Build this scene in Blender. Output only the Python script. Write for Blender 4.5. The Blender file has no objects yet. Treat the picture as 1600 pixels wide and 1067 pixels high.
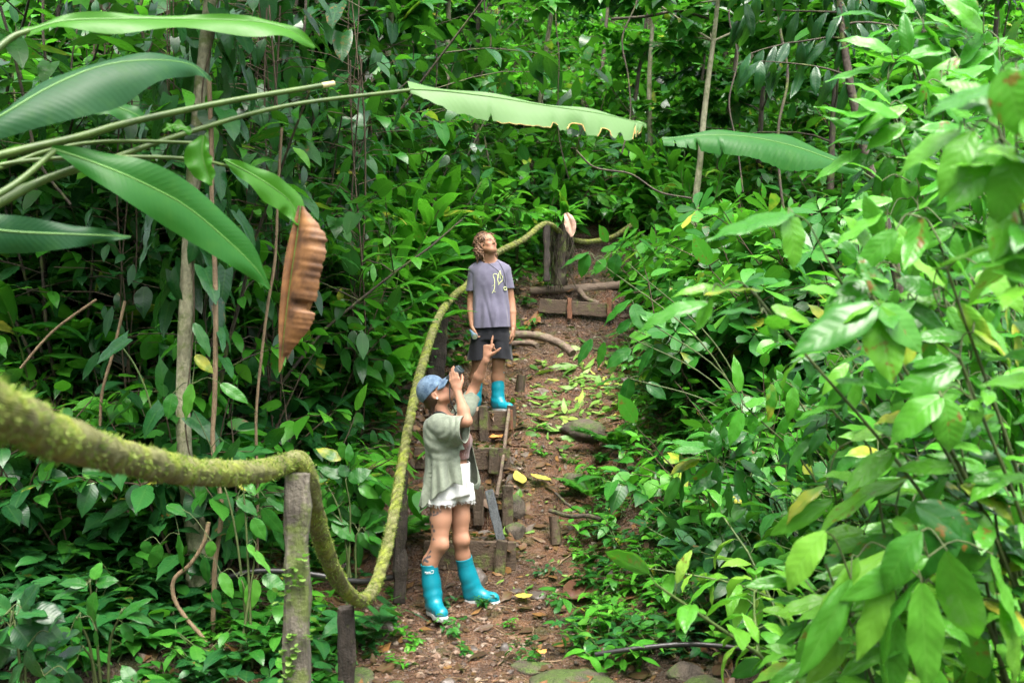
import bpy, bmesh, math, random
import numpy as np
from mathutils import Vector, Matrix, Euler

rng = np.random.default_rng(7)
random.seed(7)
SC = bpy.context.scene
COL = SC.collection
R = math.radians
CAMZ = 1.86
FPX = 1556.0

def at(px, py, d):
    """world point seen at pixel (px, py) of the 1600 x 1067 photograph, d metres in front of the camera"""
    return np.array([(px - 800.0) / FPX * d, d, CAMZ - (py - 533.5) / FPX * d])

# ------------------------------------------------------------------ object helpers
def tag(o, label=None, cat=None, group=None, kind=None):
    if label: o['label'] = label
    if cat: o['category'] = cat
    if group: o['group'] = group
    if kind: o['kind'] = kind
    return o

def thing(name, label, cat, loc=(0, 0, 0), rz=0.0, group=None):
    o = bpy.data.objects.new(name, None)
    COL.objects.link(o)
    o.empty_display_size = 0.1
    o.location = loc
    o.rotation_euler = (0, 0, rz)
    return tag(o, label, cat, group)

KIDS = {}
def link(name, me, parent=None):
    o = bpy.data.objects.new(name, me)
    COL.objects.link(o)
    if parent is not None:
        o.parent = parent
        KIDS.setdefault(parent.name, []).append(o)
    return o

def copy_tree(o, parent=None):
    c = o.copy()
    COL.objects.link(c)
    if parent is not None:
        c.parent = parent
    for ch in list(KIDS.get(o.name, [])):
        k = copy_tree(ch, c)
        KIDS.setdefault(c.name, []).append(k)
    return c

class Geo:
    """collects vertices and faces; builds one mesh"""
    def __init__(self):
        self.v = []; self.f3 = []; self.f4 = []; self.n = 0
        self.r3 = []; self.r4 = []; self.u3 = []; self.u4 = []; self.m3 = []; self.m4 = []; self.vc = []
    def add(self, v, f, rnd=0.5, uv=None, mat=0, col=None):
        v = np.asarray(v, float); f = np.asarray(f, np.int64)
        if len(f) == 0: return
        k = f.shape[1]
        F, RR, U, M = (self.f3, self.r3, self.u3, self.m3) if k == 3 else (self.f4, self.r4, self.u4, self.m4)
        F.append(f + self.n)
        RR.append(np.full(len(f), rnd) if np.isscalar(rnd) else np.asarray(rnd))
        if uv is None: uv = np.zeros((len(v), 2))
        U.append(np.asarray(uv)[f].reshape(-1, 2))
        M.append(np.full(len(f), mat, np.int32))
        self.vc.append(np.ones((len(v), 3)) if col is None else np.asarray(col))
        self.v.append(v); self.n += len(v)
    def mesh(self, name, mats, smooth=True, colors=False):
        me = bpy.data.meshes.new(name)
        v = np.concatenate(self.v)
        loops, starts, tot = [], [], 0
        rr, mm, uu = [], [], []
        for F, RR, U, M, k in ((self.f4, self.r4, self.u4, self.m4, 4), (self.f3, self.r3, self.u3, self.m3, 3)):
            if F:
                f = np.concatenate(F)
                loops.append(f.ravel()); starts.append(tot + np.arange(len(f)) * k); tot += len(f) * k
                rr.append(np.concatenate(RR)); mm.append(np.concatenate(M)); uu.append(np.concatenate(U))
        loops = np.concatenate(loops); starts = np.concatenate(starts)
        me.vertices.add(len(v)); me.vertices.foreach_set('co', v.astype(np.float32).ravel())
        me.loops.add(len(loops)); me.loops.foreach_set('vertex_index', loops.astype(np.int32))
        me.polygons.add(len(starts)); me.polygons.foreach_set('loop_start', starts.astype(np.int32))
        me.polygons.foreach_set('material_index', np.concatenate(mm).astype(np.int32))
        me.update(calc_edges=True)
        me.polygons.foreach_set('use_smooth', np.full(len(starts), smooth))
        a = me.attributes.new('rnd', 'FLOAT', 'FACE'); a.data.foreach_set('value', np.concatenate(rr).astype(np.float32))
        ul = me.uv_layers.new(name='UVMap'); ul.data.foreach_set('uv', np.concatenate(uu).astype(np.float32).ravel())
        if colors:
            c = np.concatenate(self.vc); c4 = np.ones((len(c), 4), np.float32); c4[:, :3] = c
            ca = me.color_attributes.new('Col', 'FLOAT_COLOR', 'POINT'); ca.data.foreach_set('color', c4.ravel())
        for m in mats: me.materials.append(m)
        me.validate()
        return me
    def build(self, name, mats, parent=None, smooth=True, colors=False):
        if not isinstance(mats, (list, tuple)): mats = [mats]
        return link(name, self.mesh(name, mats, smooth, colors), parent)

def nrm(v):
    v = np.asarray(v, float); n = np.linalg.norm(v)
    return v / n if n > 1e-9 else v

def frame(d, up=(0, 0, 1)):
    """rotation matrix whose columns are side, direction, normal"""
    d = nrm(d); up = np.asarray(up, float)
    s = np.cross(d, up)
    if np.linalg.norm(s) < 1e-4: s = np.cross(d, (1, 0, 0.01))
    s = nrm(s); n = np.cross(s, d)
    return np.stack([s, d, n], 1)

def catmull(pts, n):
    """smooth curve through the points: n samples; extra columns (radius) come along"""
    p = np.asarray(pts, float)
    if len(p) == 2: return np.linspace(p[0], p[1], n)
    q = np.vstack([2 * p[0] - p[1], p, 2 * p[-1] - p[-2]])
    out = []
    for t in np.linspace(0, len(p) - 1 - 1e-6, n):
        i = int(t); u = t - i
        a, b, c, d = q[i], q[i + 1], q[i + 2], q[i + 3]
        out.append(.5 * ((2 * b) + (-a + c) * u + (2 * a - 5 * b + 4 * c - d) * u * u + (-a + 3 * b - 3 * c + d) * u ** 3))
    return np.array(out)

def tube(g, pts, rad, sides=6, rnd=.5, mat=0, cap=True, noise=0., uvs=1.0, col=None, seed=None):
    p = np.asarray(pts, float); n = len(p)
    rad = np.broadcast_to(np.asarray(rad, float), (n,))
    t = np.gradient(p, axis=0); t /= np.maximum(np.linalg.norm(t, axis=1, keepdims=True), 1e-9)
    s = np.cross(t[0], (0, 0, 1.)) if abs(t[0][2]) < .9 else np.cross(t[0], (1., 0, 0)); s = nrm(s)
    a = np.linspace(0, 2 * np.pi, sides, endpoint=False)
    V = np.zeros((n, sides, 3)); L = 0; UV = np.zeros((n, sides, 2))
    rs = np.random.default_rng(seed if seed is not None else 3)
    for i in range(n):
        s = nrm(s - t[i] * np.dot(s, t[i])); b = np.cross(t[i], s)
        if i: L += np.linalg.norm(p[i] - p[i - 1])
        rr = rad[i] * (1 + (noise * rs.normal(size=sides) if noise else 0))
        V[i] = p[i] + (np.cos(a) * rr)[:, None] * s + (np.sin(a) * rr)[:, None] * b
        UV[i, :, 0] = a / (2 * np.pi); UV[i, :, 1] = L * uvs
    idx = np.arange(n * sides).reshape(n, sides)
    A = idx[:-1]; B = idx[1:]
    f = np.stack([A, np.roll(A, -1, 1), np.roll(B, -1, 1), B], -1).reshape(-1, 4)
    V = V.reshape(-1, 3); UV = UV.reshape(-1, 2)
    cc = None if col is None else np.broadcast_to(np.asarray(col, float), (len(V), 3))
    g.add(V, f, rnd, UV, mat, cc)
    if cap:
        for k in (0, n - 1):
            ring = V[idx[k]]; c = p[k]
            vv = np.vstack([ring, c]); i = np.arange(sides)
            ff = np.stack([i, np.roll(i, -1), np.full(sides, sides)], 1)
            if k == 0: ff = ff[:, ::-1]
            g.add(vv, ff, rnd, None, mat, None if col is None else np.broadcast_to(np.asarray(col, float), (len(vv), 3)))

def box(g, c, size, rz=0., ry=0., rx=0., mat=0, rnd=.5, jit=0., bev=0.006):
    """chamfered box"""
    h = np.asarray(size, float) / 2; b = min(bev, h.min() * .4)
    bm = bmesh.new(); bmesh.ops.create_cube(bm, size=1)
    for v in bm.verts: v.co = Vector((v.co.x * 2 * h[0], v.co.y * 2 * h[1], v.co.z * 2 * h[2]))
    if max(size) > .25:
        for ax in range(3):
            if size[ax] > .25:
                es = [e for e in bm.edges if abs((e.verts[0].co - e.verts[1].co)[ax]) > 1e-4]
                bmesh.ops.subdivide_edges(bm, edges=es, cuts=int(size[ax] / .08), use_grid_fill=True)
    if b > 0:
        es = [e for e in bm.edges if len(e.link_faces) == 2 and e.calc_face_angle() > 1]
        bmesh.ops.bevel(bm, geom=es, offset=b, segments=1, affect='EDGES')
    bm.verts.ensure_lookup_table()
    M = (Matrix.Rotation(rz, 3, 'Z') @ Matrix.Rotation(ry, 3, 'Y') @ Matrix.Rotation(rx, 3, 'X'))
    v = np.array([v.co[:] for v in bm.verts])
    if jit: v += rng.normal(size=v.shape) * jit
    v = v @ np.array(M).T + np.asarray(c, float)
    bmesh.ops.triangulate(bm, faces=bm.faces[:])
    f = np.array([[q.index for q in fc.verts] for fc in bm.faces])
    bm.free()
    g.add(v, f, rnd, np.stack([v[:, 0], v[:, 2]], 1), mat)

# ------------------------------------------------------------------ value noise
_P = np.random.default_rng(11).random((64, 64, 64))
def vnoise(x, y, z=0.):
    x, y, z = np.broadcast_arrays(np.asarray(x, float), np.asarray(y, float), np.asarray(z, float))
    xi, yi, zi = np.floor(x).astype(int), np.floor(y).astype(int), np.floor(z).astype(int)
    u, v, w = x - xi, y - yi, z - zi
    u, v, w = u * u * (3 - 2 * u), v * v * (3 - 2 * v), w * w * (3 - 2 * w)
    def P(a, b, c): return _P[(xi + a) & 63, (yi + b) & 63, (zi + c) & 63]
    r = 0
    for a in (0, 1):
        for b in (0, 1):
            for c in (0, 1):
                r = r + P(a, b, c) * (u if a else 1 - u) * (v if b else 1 - v) * (w if c else 1 - w)
    return r * 2 - 1
def fbm(x, y, z=0., o=4):
    r = 0; a = 1.
    for i in range(o):
        r = r + a * vnoise(np.asarray(x) * 2 ** i + 7.3 * i, np.asarray(y) * 2 ** i + 3.1 * i, np.asarray(z) * 2 ** i); a *= .5
    return r

# ------------------------------------------------------------------ materials
class NT:
    def __init__(self, name):
        self.m = bpy.data.materials.new(name); self.m.use_nodes = True
        self.t = self.m.node_tree; self.t.nodes.clear()
        self.out = self.t.nodes.new('ShaderNodeOutputMaterial')
    def n(self, typ, **kw):
        nd = self.t.nodes.new('ShaderNode' + typ)
        for k, v in kw.items():
            if k.startswith('i_'):
                key = k[2:].replace('_', ' ')
                self.set(nd.inputs[key], v)
            else: setattr(nd, k, v)
        return nd
    def set(self, sock, v):
        if hasattr(v, 'is_output') or isinstance(v, bpy.types.NodeSocket): self.t.links.new(v, sock)
        elif isinstance(v, (tuple, list)) and len(v) == 3 and sock.type == 'RGBA': sock.default_value = (*v, 1)
        else: sock.default_value = v
    def math(self, op, a, b=0., c=None, clamp=False):
        nd = self.t.nodes.new('ShaderNodeMath'); nd.operation = op; nd.use_clamp = clamp
        self.set(nd.inputs[0], a); self.set(nd.inputs[1], b)
        if c is not None: self.set(nd.inputs[2], c)
        return nd.outputs[0]
    def mix(self, f, a, b, typ='MIX'):
        nd = self.t.nodes.new('ShaderNodeMix'); nd.data_type = 'RGBA'; nd.blend_type = typ
        self.set(nd.inputs[0], f); self.set(nd.inputs[6], a); self.set(nd.inputs[7], b)
        return nd.outputs[2]
    def ramp(self, f, stops, interp='LINEAR'):
        nd = self.t.nodes.new('ShaderNodeValToRGB'); cr = nd.color_ramp; cr.interpolation = interp
        while len(cr.elements) < len(stops): cr.elements.new(.5)
        for e, (p, c) in zip(cr.elements, stops):
            e.position = p
            if np.isscalar(c): c = (c, c, c)
            e.color = (*c, 1)
        self.set(nd.inputs[0], f)
        return nd.outputs[0]
    def noise(self, vec=None, scale=5., detail=4., rough=.6, out=0):
        nd = self.t.nodes.new('ShaderNodeTexNoise')
        nd.inputs['Scale'].default_value = scale; nd.inputs['Detail'].default_value = detail; nd.inputs['Roughness'].default_value = rough
        if vec is not None: self.set(nd.inputs['Vector'], vec)
        return nd.outputs[out]
    def obj(self): return self.n('TexCoord').outputs['Object']
    def uv(self): return self.n('UVMap', uv_map='UVMap').outputs[0]
    def attr(self, name, out='Fac'): return self.n('Attribute', attribute_name=name).outputs[out]
    def bump(self, h, strength=.3, dist=.01):
        nd = self.n('Bump'); nd.inputs['Strength'].default_value = strength; nd.inputs['Distance'].default_value = dist
        self.set(nd.inputs['Height'], h); return nd.outputs[0]
    def bsdf(self, col, rough=.5, spec=.5, normal=None, **kw):
        b = self.n('BsdfPrincipled')
        self.set(b.inputs['Base Color'], col); self.set(b.inputs['Roughness'], rough); self.set(b.inputs['Specular IOR Level'], spec)
        if normal is not None: self.set(b.inputs['Normal'], normal)
        for k, v in kw.items(): self.set(b.inputs[k.replace('_', ' ')], v)
        return b.outputs[0]
    def done(self, sh):
        self.t.links.new(sh, self.out.inputs[0]); return self.m

def mat_leaf(name, ramp, veins=9., vein_k=.55, vein_amt=.35, rough=.32, trans=.35, tcol=None, spots=0., bumpy=.16, spec=.36, yellow=0.):
    """green leaf: colour varies by leaf and plant; side veins from the leaf's own UV (u across, v along)"""
    t = NT(name)
    uvn = t.n('SeparateXYZ', i_Vector=t.uv())
    u, v = uvn.outputs[0], uvn.outputs[1]
    rnd = t.attr('rnd'); oi = t.n('ObjectInfo').outputs['Random']
    f = t.math('ADD', t.math('MULTIPLY', rnd, .75), t.math('MULTIPLY', oi, .25))
    c = t.ramp(f, ramp)
    pos = t.n('NewGeometry').outputs['Position']
    mott = t.noise(pos, 14., 3.)
    c = t.mix(t.math('MULTIPLY', t.math('SUBTRACT', mott, .5), .4, clamp=True), c, (.08, .20, .015))
    au = t.math('ABSOLUTE', u)
    ph = t.math('MULTIPLY', t.math('SUBTRACT', v, t.math('MULTIPLY', au, vein_k / 2)), veins)
    w = t.math('ABSOLUTE', t.math('SUBTRACT', t.math('FRACT', ph), .5))          # 0.5 at the vein
    side = t.math('MULTIPLY', t.math('SUBTRACT', w, .40), 10., clamp=True)
    mid = t.math('SUBTRACT', 1., t.math('MULTIPLY', au, 16.), clamp=True)
    vein = t.math('MAXIMUM', t.math('MULTIPLY', side, .55), mid)
    c = t.mix(t.math('MULTIPLY', vein, vein_amt), c, (.15, .32, .06))
    if spots:
        sp = t.noise(pos, 22., 3., .7)
        sel = t.math('GREATER_THAN', t.math('FRACT', t.math('MULTIPLY', rnd, 37.7)), 1 - spots)
        m = t.math('MULTIPLY', t.math('MULTIPLY', t.math('SUBTRACT', sp, .58), 14., clamp=True), sel)
        c = t.mix(m, c, (.16, .085, .02))
    if yellow:
        ysel = t.math('GREATER_THAN', t.math('FRACT', t.math('MULTIPLY', rnd, 91.3)), 1 - yellow)
        ed = t.noise(pos, 9., 2.)
        c = t.mix(t.math('MULTIPLY', ysel, t.math('MULTIPLY', t.math('SUBTRACT', ed, .35), 3., clamp=True)), c, (.42, .40, .05))
    hgt = t.math('ADD', t.math('MULTIPLY', t.math('ABSOLUTE', t.math('SUBTRACT', w, 0.)), -1.), t.math('MULTIPLY', mid, -.6))
    nb = t.bump(hgt, bumpy, .006)
    rg = t.math('ADD', rough, t.math('MULTIPLY', t.math('SUBTRACT', mott, .5), .3))
    p = t.bsdf(c, rg, spec, nb)
    tr = t.n('BsdfTranslucent')
    t.set(tr.inputs['Color'], t.mix(.5, c, tcol or (.12, .46, .015)))
    mx = t.n('MixShader'); mx.inputs[0].default_value = trans
    t.t.links.new(p, mx.inputs[1]); t.t.links.new(tr.outputs[0], mx.inputs[2])
    return t.done(mx.outputs[0])

def mat_simple(name, c1, c2, scale=8., rough=.7, bump=.3, bscale=40., spec=.4, bdist=.01):
    t = NT(name); o = t.obj()
    c = t.ramp(t.noise(o, scale, 5.), [(.3, c1), (.7, c2)])
    return t.done(t.bsdf(c, rough, spec, t.bump(t.noise(o, bscale, 5., .65), bump, bdist)))
# ================================================================== camera, light, sky
cam = bpy.data.cameras.new('camera'); camo = bpy.data.objects.new('camera', cam); COL.objects.link(camo)
camo.location = (0, 0, CAMZ); camo.rotation_euler = (R(90), 0, 0)
cam.sensor_width = 36; cam.lens = 35.0; cam.clip_start = .05; cam.clip_end = 500
cam.dof.use_dof = True; cam.dof.focus_distance = 8.2; cam.dof.aperture_fstop = 3.2
SC.camera = camo
SC.view_settings.view_transform = 'Standard'; SC.view_settings.look = 'None'
SC.view_settings.gamma = 1; SC.view_settings.use_curve_mapping = False
SC.view_settings.exposure = 2.33
SC.cycles.max_bounces = 8; SC.cycles.diffuse_bounces = 3; SC.cycles.transmission_bounces = 4
SC.cycles.use_denoising = True
SC.cycles.sample_clamp_indirect = 6
w = bpy.data.worlds.new('World'); SC.world = w; w.use_nodes = True
nt = w.node_tree
SUN_EL, SUN_AZ = R(68), R(165)
sky = nt.nodes.new('ShaderNodeTexSky'); sky.sky_type = 'NISHITA'; sky.sun_disc = False
sky.sun_elevation = SUN_EL; sky.sun_rotation = SUN_AZ
sky.air_density = 1.0; sky.dust_density = 6.0; sky.ozone_density = .6
nt.nodes['Background'].inputs[1].default_value = .15
hs = nt.nodes.new('ShaderNodeHueSaturation'); hs.inputs['Saturation'].default_value = .45     # overcast
nt.links.new(sky.outputs[0], hs.inputs['Color']); nt.links.new(hs.outputs[0], nt.nodes['Background'].inputs[0])
sl = bpy.data.lights.new('sun', 'SUN'); sl.energy = 1.1; sl.angle = R(40); sl.color = (1, .96, .88)
so = bpy.data.objects.new('sun', sl); COL.objects.link(so)
# a veiled sun nearly overhead
sd = Vector((math.cos(SUN_EL) * math.sin(SUN_AZ), math.cos(SUN_EL) * math.cos(SUN_AZ), math.sin(SUN_EL)))
so.rotation_euler = sd.to_track_quat('Z', 'Y').to_euler(); so.location = (6, -6, 20)

# ================================================================== terrain
def zp(y):
    return np.interp(y, [3, 4.6, 5.4, 6.7, 7.3, 9.6, 10.2, 11, 12.38, 12.54, 13.0, 13.14, 14.5, 17, 22, 30, 45, 90],
                     [-.4, -.22, -.05, 0, .12, 1.12, 1.25, 1.6, 2.06, 2.29, 2.33, 2.52, 2.95, 3.9, 6.0, 10.0, 19.5, 46])
def xc(y): return np.interp(y, [4, 6.7, 7.4, 9.6, 12.5, 15, 20, 40], [-.3, -.33, -.22, .17, .9, 1.4, 2.2, 4])
STEPS = [(7.42, .36, -1.0, .03), (8.05, .63, -1.0, .0), (8.75, .92, -.88, .0), (9.5, 1.195, -.75, .02)]
def height(x, y, detail=True):
    x = np.asarray(x, float); y = np.asarray(y, float)
    z = zp(y); c = xc(y)
    eL = np.maximum(0, c - .72 - x); eR = np.maximum(0, x - c - .72)
    sL = np.interp(y, [4, 5.2, 7, 9, 14, 22], [.02, .10, .34, .5, .4, .1]); sR = np.interp(y, [4, 5.4, 8, 14, 22], [.06, .24, .46, .4, .1])
    z = z + sL * 6 * (1 - np.exp(-eL / 6)) + sR * 7 * (1 - np.exp(-eR / 7))
    w = np.clip(np.maximum(eL, eR) * 1.5, 0, 1)
    z = z + w * .10 * vnoise(x * .9, y * .9, 3.1) + np.clip((y - 14) / 6, 0, 1) * .5 * vnoise(x * .25, y * .25, 9.)
    # the gully of the path on the right of the steps
    if detail:
        z = z + .035 * fbm(x * 2.2, y * 2.2, 0, 4) + .012 * vnoise(x * 11, y * 11, 5) + .006 * vnoise(x * 29, y * 29, 8)
    for i, (ys, zt, x0, x1) in enumerate(STEPS):
        y1 = STEPS[i + 1][0] if i < 3 else 10.25
        m = (y >= ys - .005) & (y < y1 - .005)
        k = np.clip((x - x0) / .12, 0, 1) * np.clip((x1 + .04 - x) / .16, 0, 1)
        k = k * k * (3 - 2 * k)
        if i == 3: k = k * np.clip((10.25 - y) / .3, 0, 1)
        zt2 = zt - .025 + .012 * vnoise(x * 6, y * 6, 2) + .006 * vnoise(x * 21, y * 21, 2)
        z = np.where(m, z * (1 - k) + zt2 * k, z)
    m = (y > 6.9) & (y < 7.415)                      # foot of the first riser
    z = np.where(m & (x > -1) & (x < .05), np.minimum(z, .16), z)
    # stream bed at the very front
    z = z - .22 * np.clip((5.42 - y + .10 * vnoise(x * 1.7, 4.) - .15 * np.clip(x - .2, 0, 1.5)) / .35, 0, 1)
    return z
def H(x, y): return float(height(np.array([x]), np.array([y]))[0])

def spaced(a, b, d): return np.arange(a, b, d)
xs = np.concatenate([-np.geomspace(60, 4.0, 40), spaced(-3.9, -2.2, .1), spaced(-2.2, 3.0, .03), spaced(3.0, 5, .1), np.geomspace(5, 60, 40)])
ys = np.concatenate([np.linspace(-8, 4.4, 20), spaced(4.5, 11.2, .03), spaced(11.2, 16, .06), np.geomspace(16, 90, 50)])
for s_ in STEPS:   # a crisp riser under each board
    ys = np.concatenate([ys, [s_[0] - .006, s_[0] - .004]])
ys = np.unique(ys)
X, Y = np.meshgrid(xs, ys)
Z = height(X, Y)
Z = np.where(Y < 3, -.5, Z)
g = Geo(); idx = np.arange(X.size).reshape(X.shape)
f = np.stack([idx[:-1, :-1], idx[:-1, 1:], idx[1:, 1:], idx[1:, :-1]], -1).reshape(-1, 4)
g.add(np.stack([X, Y, Z], -1).reshape(-1, 3), f)

t = NT('wet_clay_soil'); pos = t.n('NewGeometry').outputs['Position']
big = t.noise(pos, 1.3, 4.); mid_ = t.noise(pos, 7., 5., .65); fine = t.noise(pos, 38., 5., .7)
c = t.ramp(mid_, [(.28, (.030, .013, .007)), (.45, (.078, .036, .018)), (.58, (.150, .074, .037)), (.75, (.25, .135, .075))])
sx = t.n('SeparateXYZ', i_Vector=pos)
c = t.mix(t.math('MULTIPLY', t.math('SUBTRACT', fine, .42), 2.2, clamp=True), c, (.085, .055, .036))
c = t.mix(t.math('MULTIPLY', t.math('SUBTRACT', big, .50), 4., clamp=True), c, (.05, .032, .02))
# away from the trodden path the soil is dark humus with moss
dx = t.math('ABSOLUTE', t.math('SUBTRACT', sx.outputs[0], t.math('MULTIPLY_ADD', sx.outputs[1], .19, -1.62)))
off = t.math('MULTIPLY', t.math('SUBTRACT', t.math('ADD', dx, t.math('MULTIPLY', t.math('SUBTRACT', big, .5), 1.2)), .95), 2.2, clamp=True)
hum = t.ramp(fine, [(.3, (.018, .012, .008)), (.55, (.05, .032, .02)), (.7, (.085, .05, .028))])
c = t.mix(off, c, hum)
far_ = t.math('MULTIPLY', t.math('SUBTRACT', sx.outputs[1], 10.4), .5, clamp=True)
c = t.mix(t.math('MULTIPLY', far_, t.math('MULTIPLY', t.math('SUBTRACT', t.noise(pos, 4., 5., .7), .36), 5., clamp=True)), c, hum)
moss = t.math('MULTIPLY', t.math('SUBTRACT', t.noise(pos, 3.1, 4.), .56), 9., clamp=True)
c = t.mix(t.math('MULTIPLY', moss, .45), c, (.05, .075, .015))
pebv = t.n('TexVoronoi', i_Scale=46.); t.set(pebv.inputs['Vector'], pos)
hb = t.math('ADD', t.math('MULTIPLY', fine, 1.2), t.math('MULTIPLY', pebv.outputs['Distance'], -.8))
nb = t.bump(t.math('ADD', hb, t.math('MULTIPLY', mid_, .8)), .9, .03)
MAT_SOIL = t.done(t.bsdf(c, t.ramp(fine, [(.35, .14), (.7, .5)]), .55, nb))
tag(g.build('ground', MAT_SOIL), kind='structure')

# stream at the foot of the frame
g = Geo(); gx = np.linspace(-6, 6, 60); gy = np.linspace(2, 6.2, 30); X, Y = np.meshgrid(gx, gy)
idx = np.arange(X.size).reshape(X.shape)
f = np.stack([idx[:-1, :-1], idx[:-1, 1:], idx[1:, 1:], idx[1:, :-1]], -1).reshape(-1, 4)
g.add(np.stack([X, Y, np.full(X.shape, -.175)], -1).reshape(-1, 3), f)
t = NT('stream_water'); pos = t.n('NewGeometry').outputs['Position']
MAT_WATER = t.done(t.bsdf((.035, .022, .013), .06, .5, t.bump(t.noise(pos, 14., 3.), .25, .02)))
tag(g.build('stream', MAT_WATER), kind='structure')

# ================================================================== wood
def mat_wood(name, c1, c2, moss=0., stretch=(9, 9, 1.2), rough=.75):
    t = NT(name); o = t.obj()
    mp = t.n('Mapping'); mp.inputs['Scale'].default_value = stretch; t.set(mp.inputs['Vector'], o)
    gr = t.noise(mp.outputs[0], 6., 6., .7)
    c = t.ramp(gr, [(.3, c1), (.7, c2)])
    pos = t.n('NewGeometry').outputs['Position']
    c = t.mix(t.math('MULTIPLY', t.math('SUBTRACT', t.noise(pos, 5., 4.), .5), 2.5, clamp=True), c, tuple(.45 * v for v in c1))
    if moss:
        m = t.math('MULTIPLY', t.math('SUBTRACT', t.noise(pos, 9., 5., .7), .62 - .2 * moss), 8., clamp=True)
        c = t.mix(t.math('MULTIPLY', m, .8), c, (.10, .14, .025))
    return t.done(t.bsdf(c, rough, .4, t.bump(t.math('ADD', gr, t.noise(pos, 60., 3.)), .7, .012)))
MAT_BOARD = mat_wood('wet_riser_board', (.04, .027, .017), (.115, .078, .05), .45, (1.2, 9, 9))
MAT_STAKE = mat_wood('weathered_stake', (.036, .026, .017), (.10, .07, .046), .5)
MAT_DARKBOARD = mat_wood('dark_slate_board', (.035, .04, .042), (.085, .095, .10), .1)
MAT_POST = mat_wood('rotten_post', (.05, .042, .034), (.19, .17, .13), .75)
MAT_POST2 = mat_wood('dark_post', (.012, .010, .008), (.055, .042, .032), .2)
MAT_BARK = mat_wood('pale_bark', (.13, .125, .07), (.42, .40, .26), .5, (5, 5, 2.5))
MAT_BARKD = mat_wood('dark_bark', (.018, .014, .010), (.085, .065, .045), .5, (6, 6, 2))
MAT_LOG = mat_wood('wet_log', (.06, .04, .027), (.19, .14, .10), .3, (2, 9, 9))
MAT_LIANA = mat_wood('tan_liana', (.10, .065, .035), (.28, .20, .115), .1)
MAT_RED = mat_wood('red_wood', (.10, .04, .02), (.24, .11, .06), .1)

def riser(label, y, zt, x0, x1, hgt, stakes, extra=None, dx_gap=None):
    o = thing('step_riser', label, 'step', ((x0 + x1) / 2, y, zt - hgt), group='wooden step risers')
    L = x1 - x0; g = Geo()
    box(g, (0, 0, hgt / 2), (L, .045, hgt), ry=R(.6), jit=.002, bev=.006)
    g.build('board', MAT_BOARD, o, smooth=False)
    for (xx, hh, tilt) in stakes:
        g = Geo(); box(g, (xx - (x0 + x1) / 2, -.05, hh / 2 + (hgt - hh) * .6 - .02), (.085, .05, hh + .08), ry=tilt, jit=.003, bev=.008)
        g.build('stake', MAT_STAKE, o, smooth=False)
    return o
riser('lowest weathered step board behind the binocular user\'s boots, with a slanted stake in front', 7.42, .375, -.66, .03, .215, [(-.085, .21, R(5))])
riser('second step board from the bottom, dark and half hidden behind the white shorts', 8.05, .64, -.62, .0, .13, [(-.27, .24, 0), (-.035, .25, 0)])
riser('third step board from the bottom, behind the green shirt', 8.75, .93, -.86, -.02, .19, [(-.16, .15, R(2))])
riser('top step board right below the standing man\'s boots, with a broad stake in its middle', 9.5, 1.20, -.46, .0, .19, [(-.27, .26, R(-2)), (-.005, .28, R(1))])

# loose timbers by the steps
g = Geo(); a, b = at(764, 766, 7.62), at(783, 846, 7.42)
def plank_between(g, a, b, w, t_, jit=.002):
    a, b = np.asarray(a), np.asarray(b); d = b - a; L = np.linalg.norm(d)
    gg = Geo(); box(gg, (0, 0, 0), (w, t_, L), jit=jit)
    M = frame(d, (0, -1, 0.001)); Rm = np.stack([M[:, 0], M[:, 2], M[:, 1]], 1)
    v = np.concatenate(gg.v) @ Rm.T + (a + b) / 2
    g.add(v, np.concatenate(gg.f3))
plank_between(g, a, b, .065, .035)
tag(g.build('plank', MAT_DARKBOARD, smooth=False), 'loose slate-grey plank leaning between the two lowest steps', 'plank')
g = Geo(); tube(g, catmull([at(795, 640, 9.42), at(789, 690, 9.0), at(784, 730, 8.5), at(776, 775, 7.95)], 14), .017, 6, noise=.12)
tag(g.build('stick', MAT_LOG), 'thin brown stick lying along the right ends of the steps', 'stick')
g = Geo(); tube(g, [at(797, 640, 9.42), at(798, 690, 9.42)], .03, 6, noise=.1)
tag(g.build('stake', MAT_RED), 'short upright stake beside the right boot of the man', 'stake')
g = Geo(); tube(g, [at(866, 806, 7.75), at(870, 850, 7.72)], .042, 8, noise=.08)
tag(g.build('stump', MAT_BOARD), 'short grey cut stump standing in the clay right of the lowest step', 'stump')
g = Geo(); tube(g, [at(815, 586, 10.2), at(813, 612, 10.2)], .045, 7, noise=.1)
tag(g.build('stump', MAT_STAKE), 'small dark stump on the path right of the man\'s boot', 'stump')

# upper landing
o = thing('landing_riser', 'long dark board edging the upper landing, pinned by two reddish pegs', 'step', at(895, 492, 12.5))
base = np.array(o.location)
g = Geo(); plank_between(g, at(842, 474, 12.42) - base, at(958, 489, 12.40) - base, .05, .16)
v = None
o2 = Geo(); A_, B_ = at(842, 477, 12.42) - base, at(958, 486, 12.40) - base
d_ = B_ - A_; box(o2, (A_ + B_) / 2, (np.linalg.norm(d_), .05, .17), rz=math.atan2(d_[1], d_[0]), ry=-math.asin(d_[2] / np.linalg.norm(d_)), jit=.002)
o2.build('board', MAT_BOARD, o, smooth=False)
for px in (890, 952):
    g = Geo(); p_ = at(px, 482, 12.345) - base
    box(g, p_, (.055, .05, .26), jit=.003); g.build('peg', MAT_RED, o, smooth=False)
def log(name, label, cat, pts, r, mat, n=24, noise=.08, group=None):
    g = Geo(); tube(g, catmull(pts, n), r, 9, noise=noise); return tag(g.build(name, mat), label, cat, group)
log('log', 'grey fallen log lying across the path above the upper landing', 'log', [at(828, 456, 13.1), at(880, 453, 13.15), at(940, 449, 13.2), at(1010, 440, 13.3)], .06, MAT_LOG)
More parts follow.
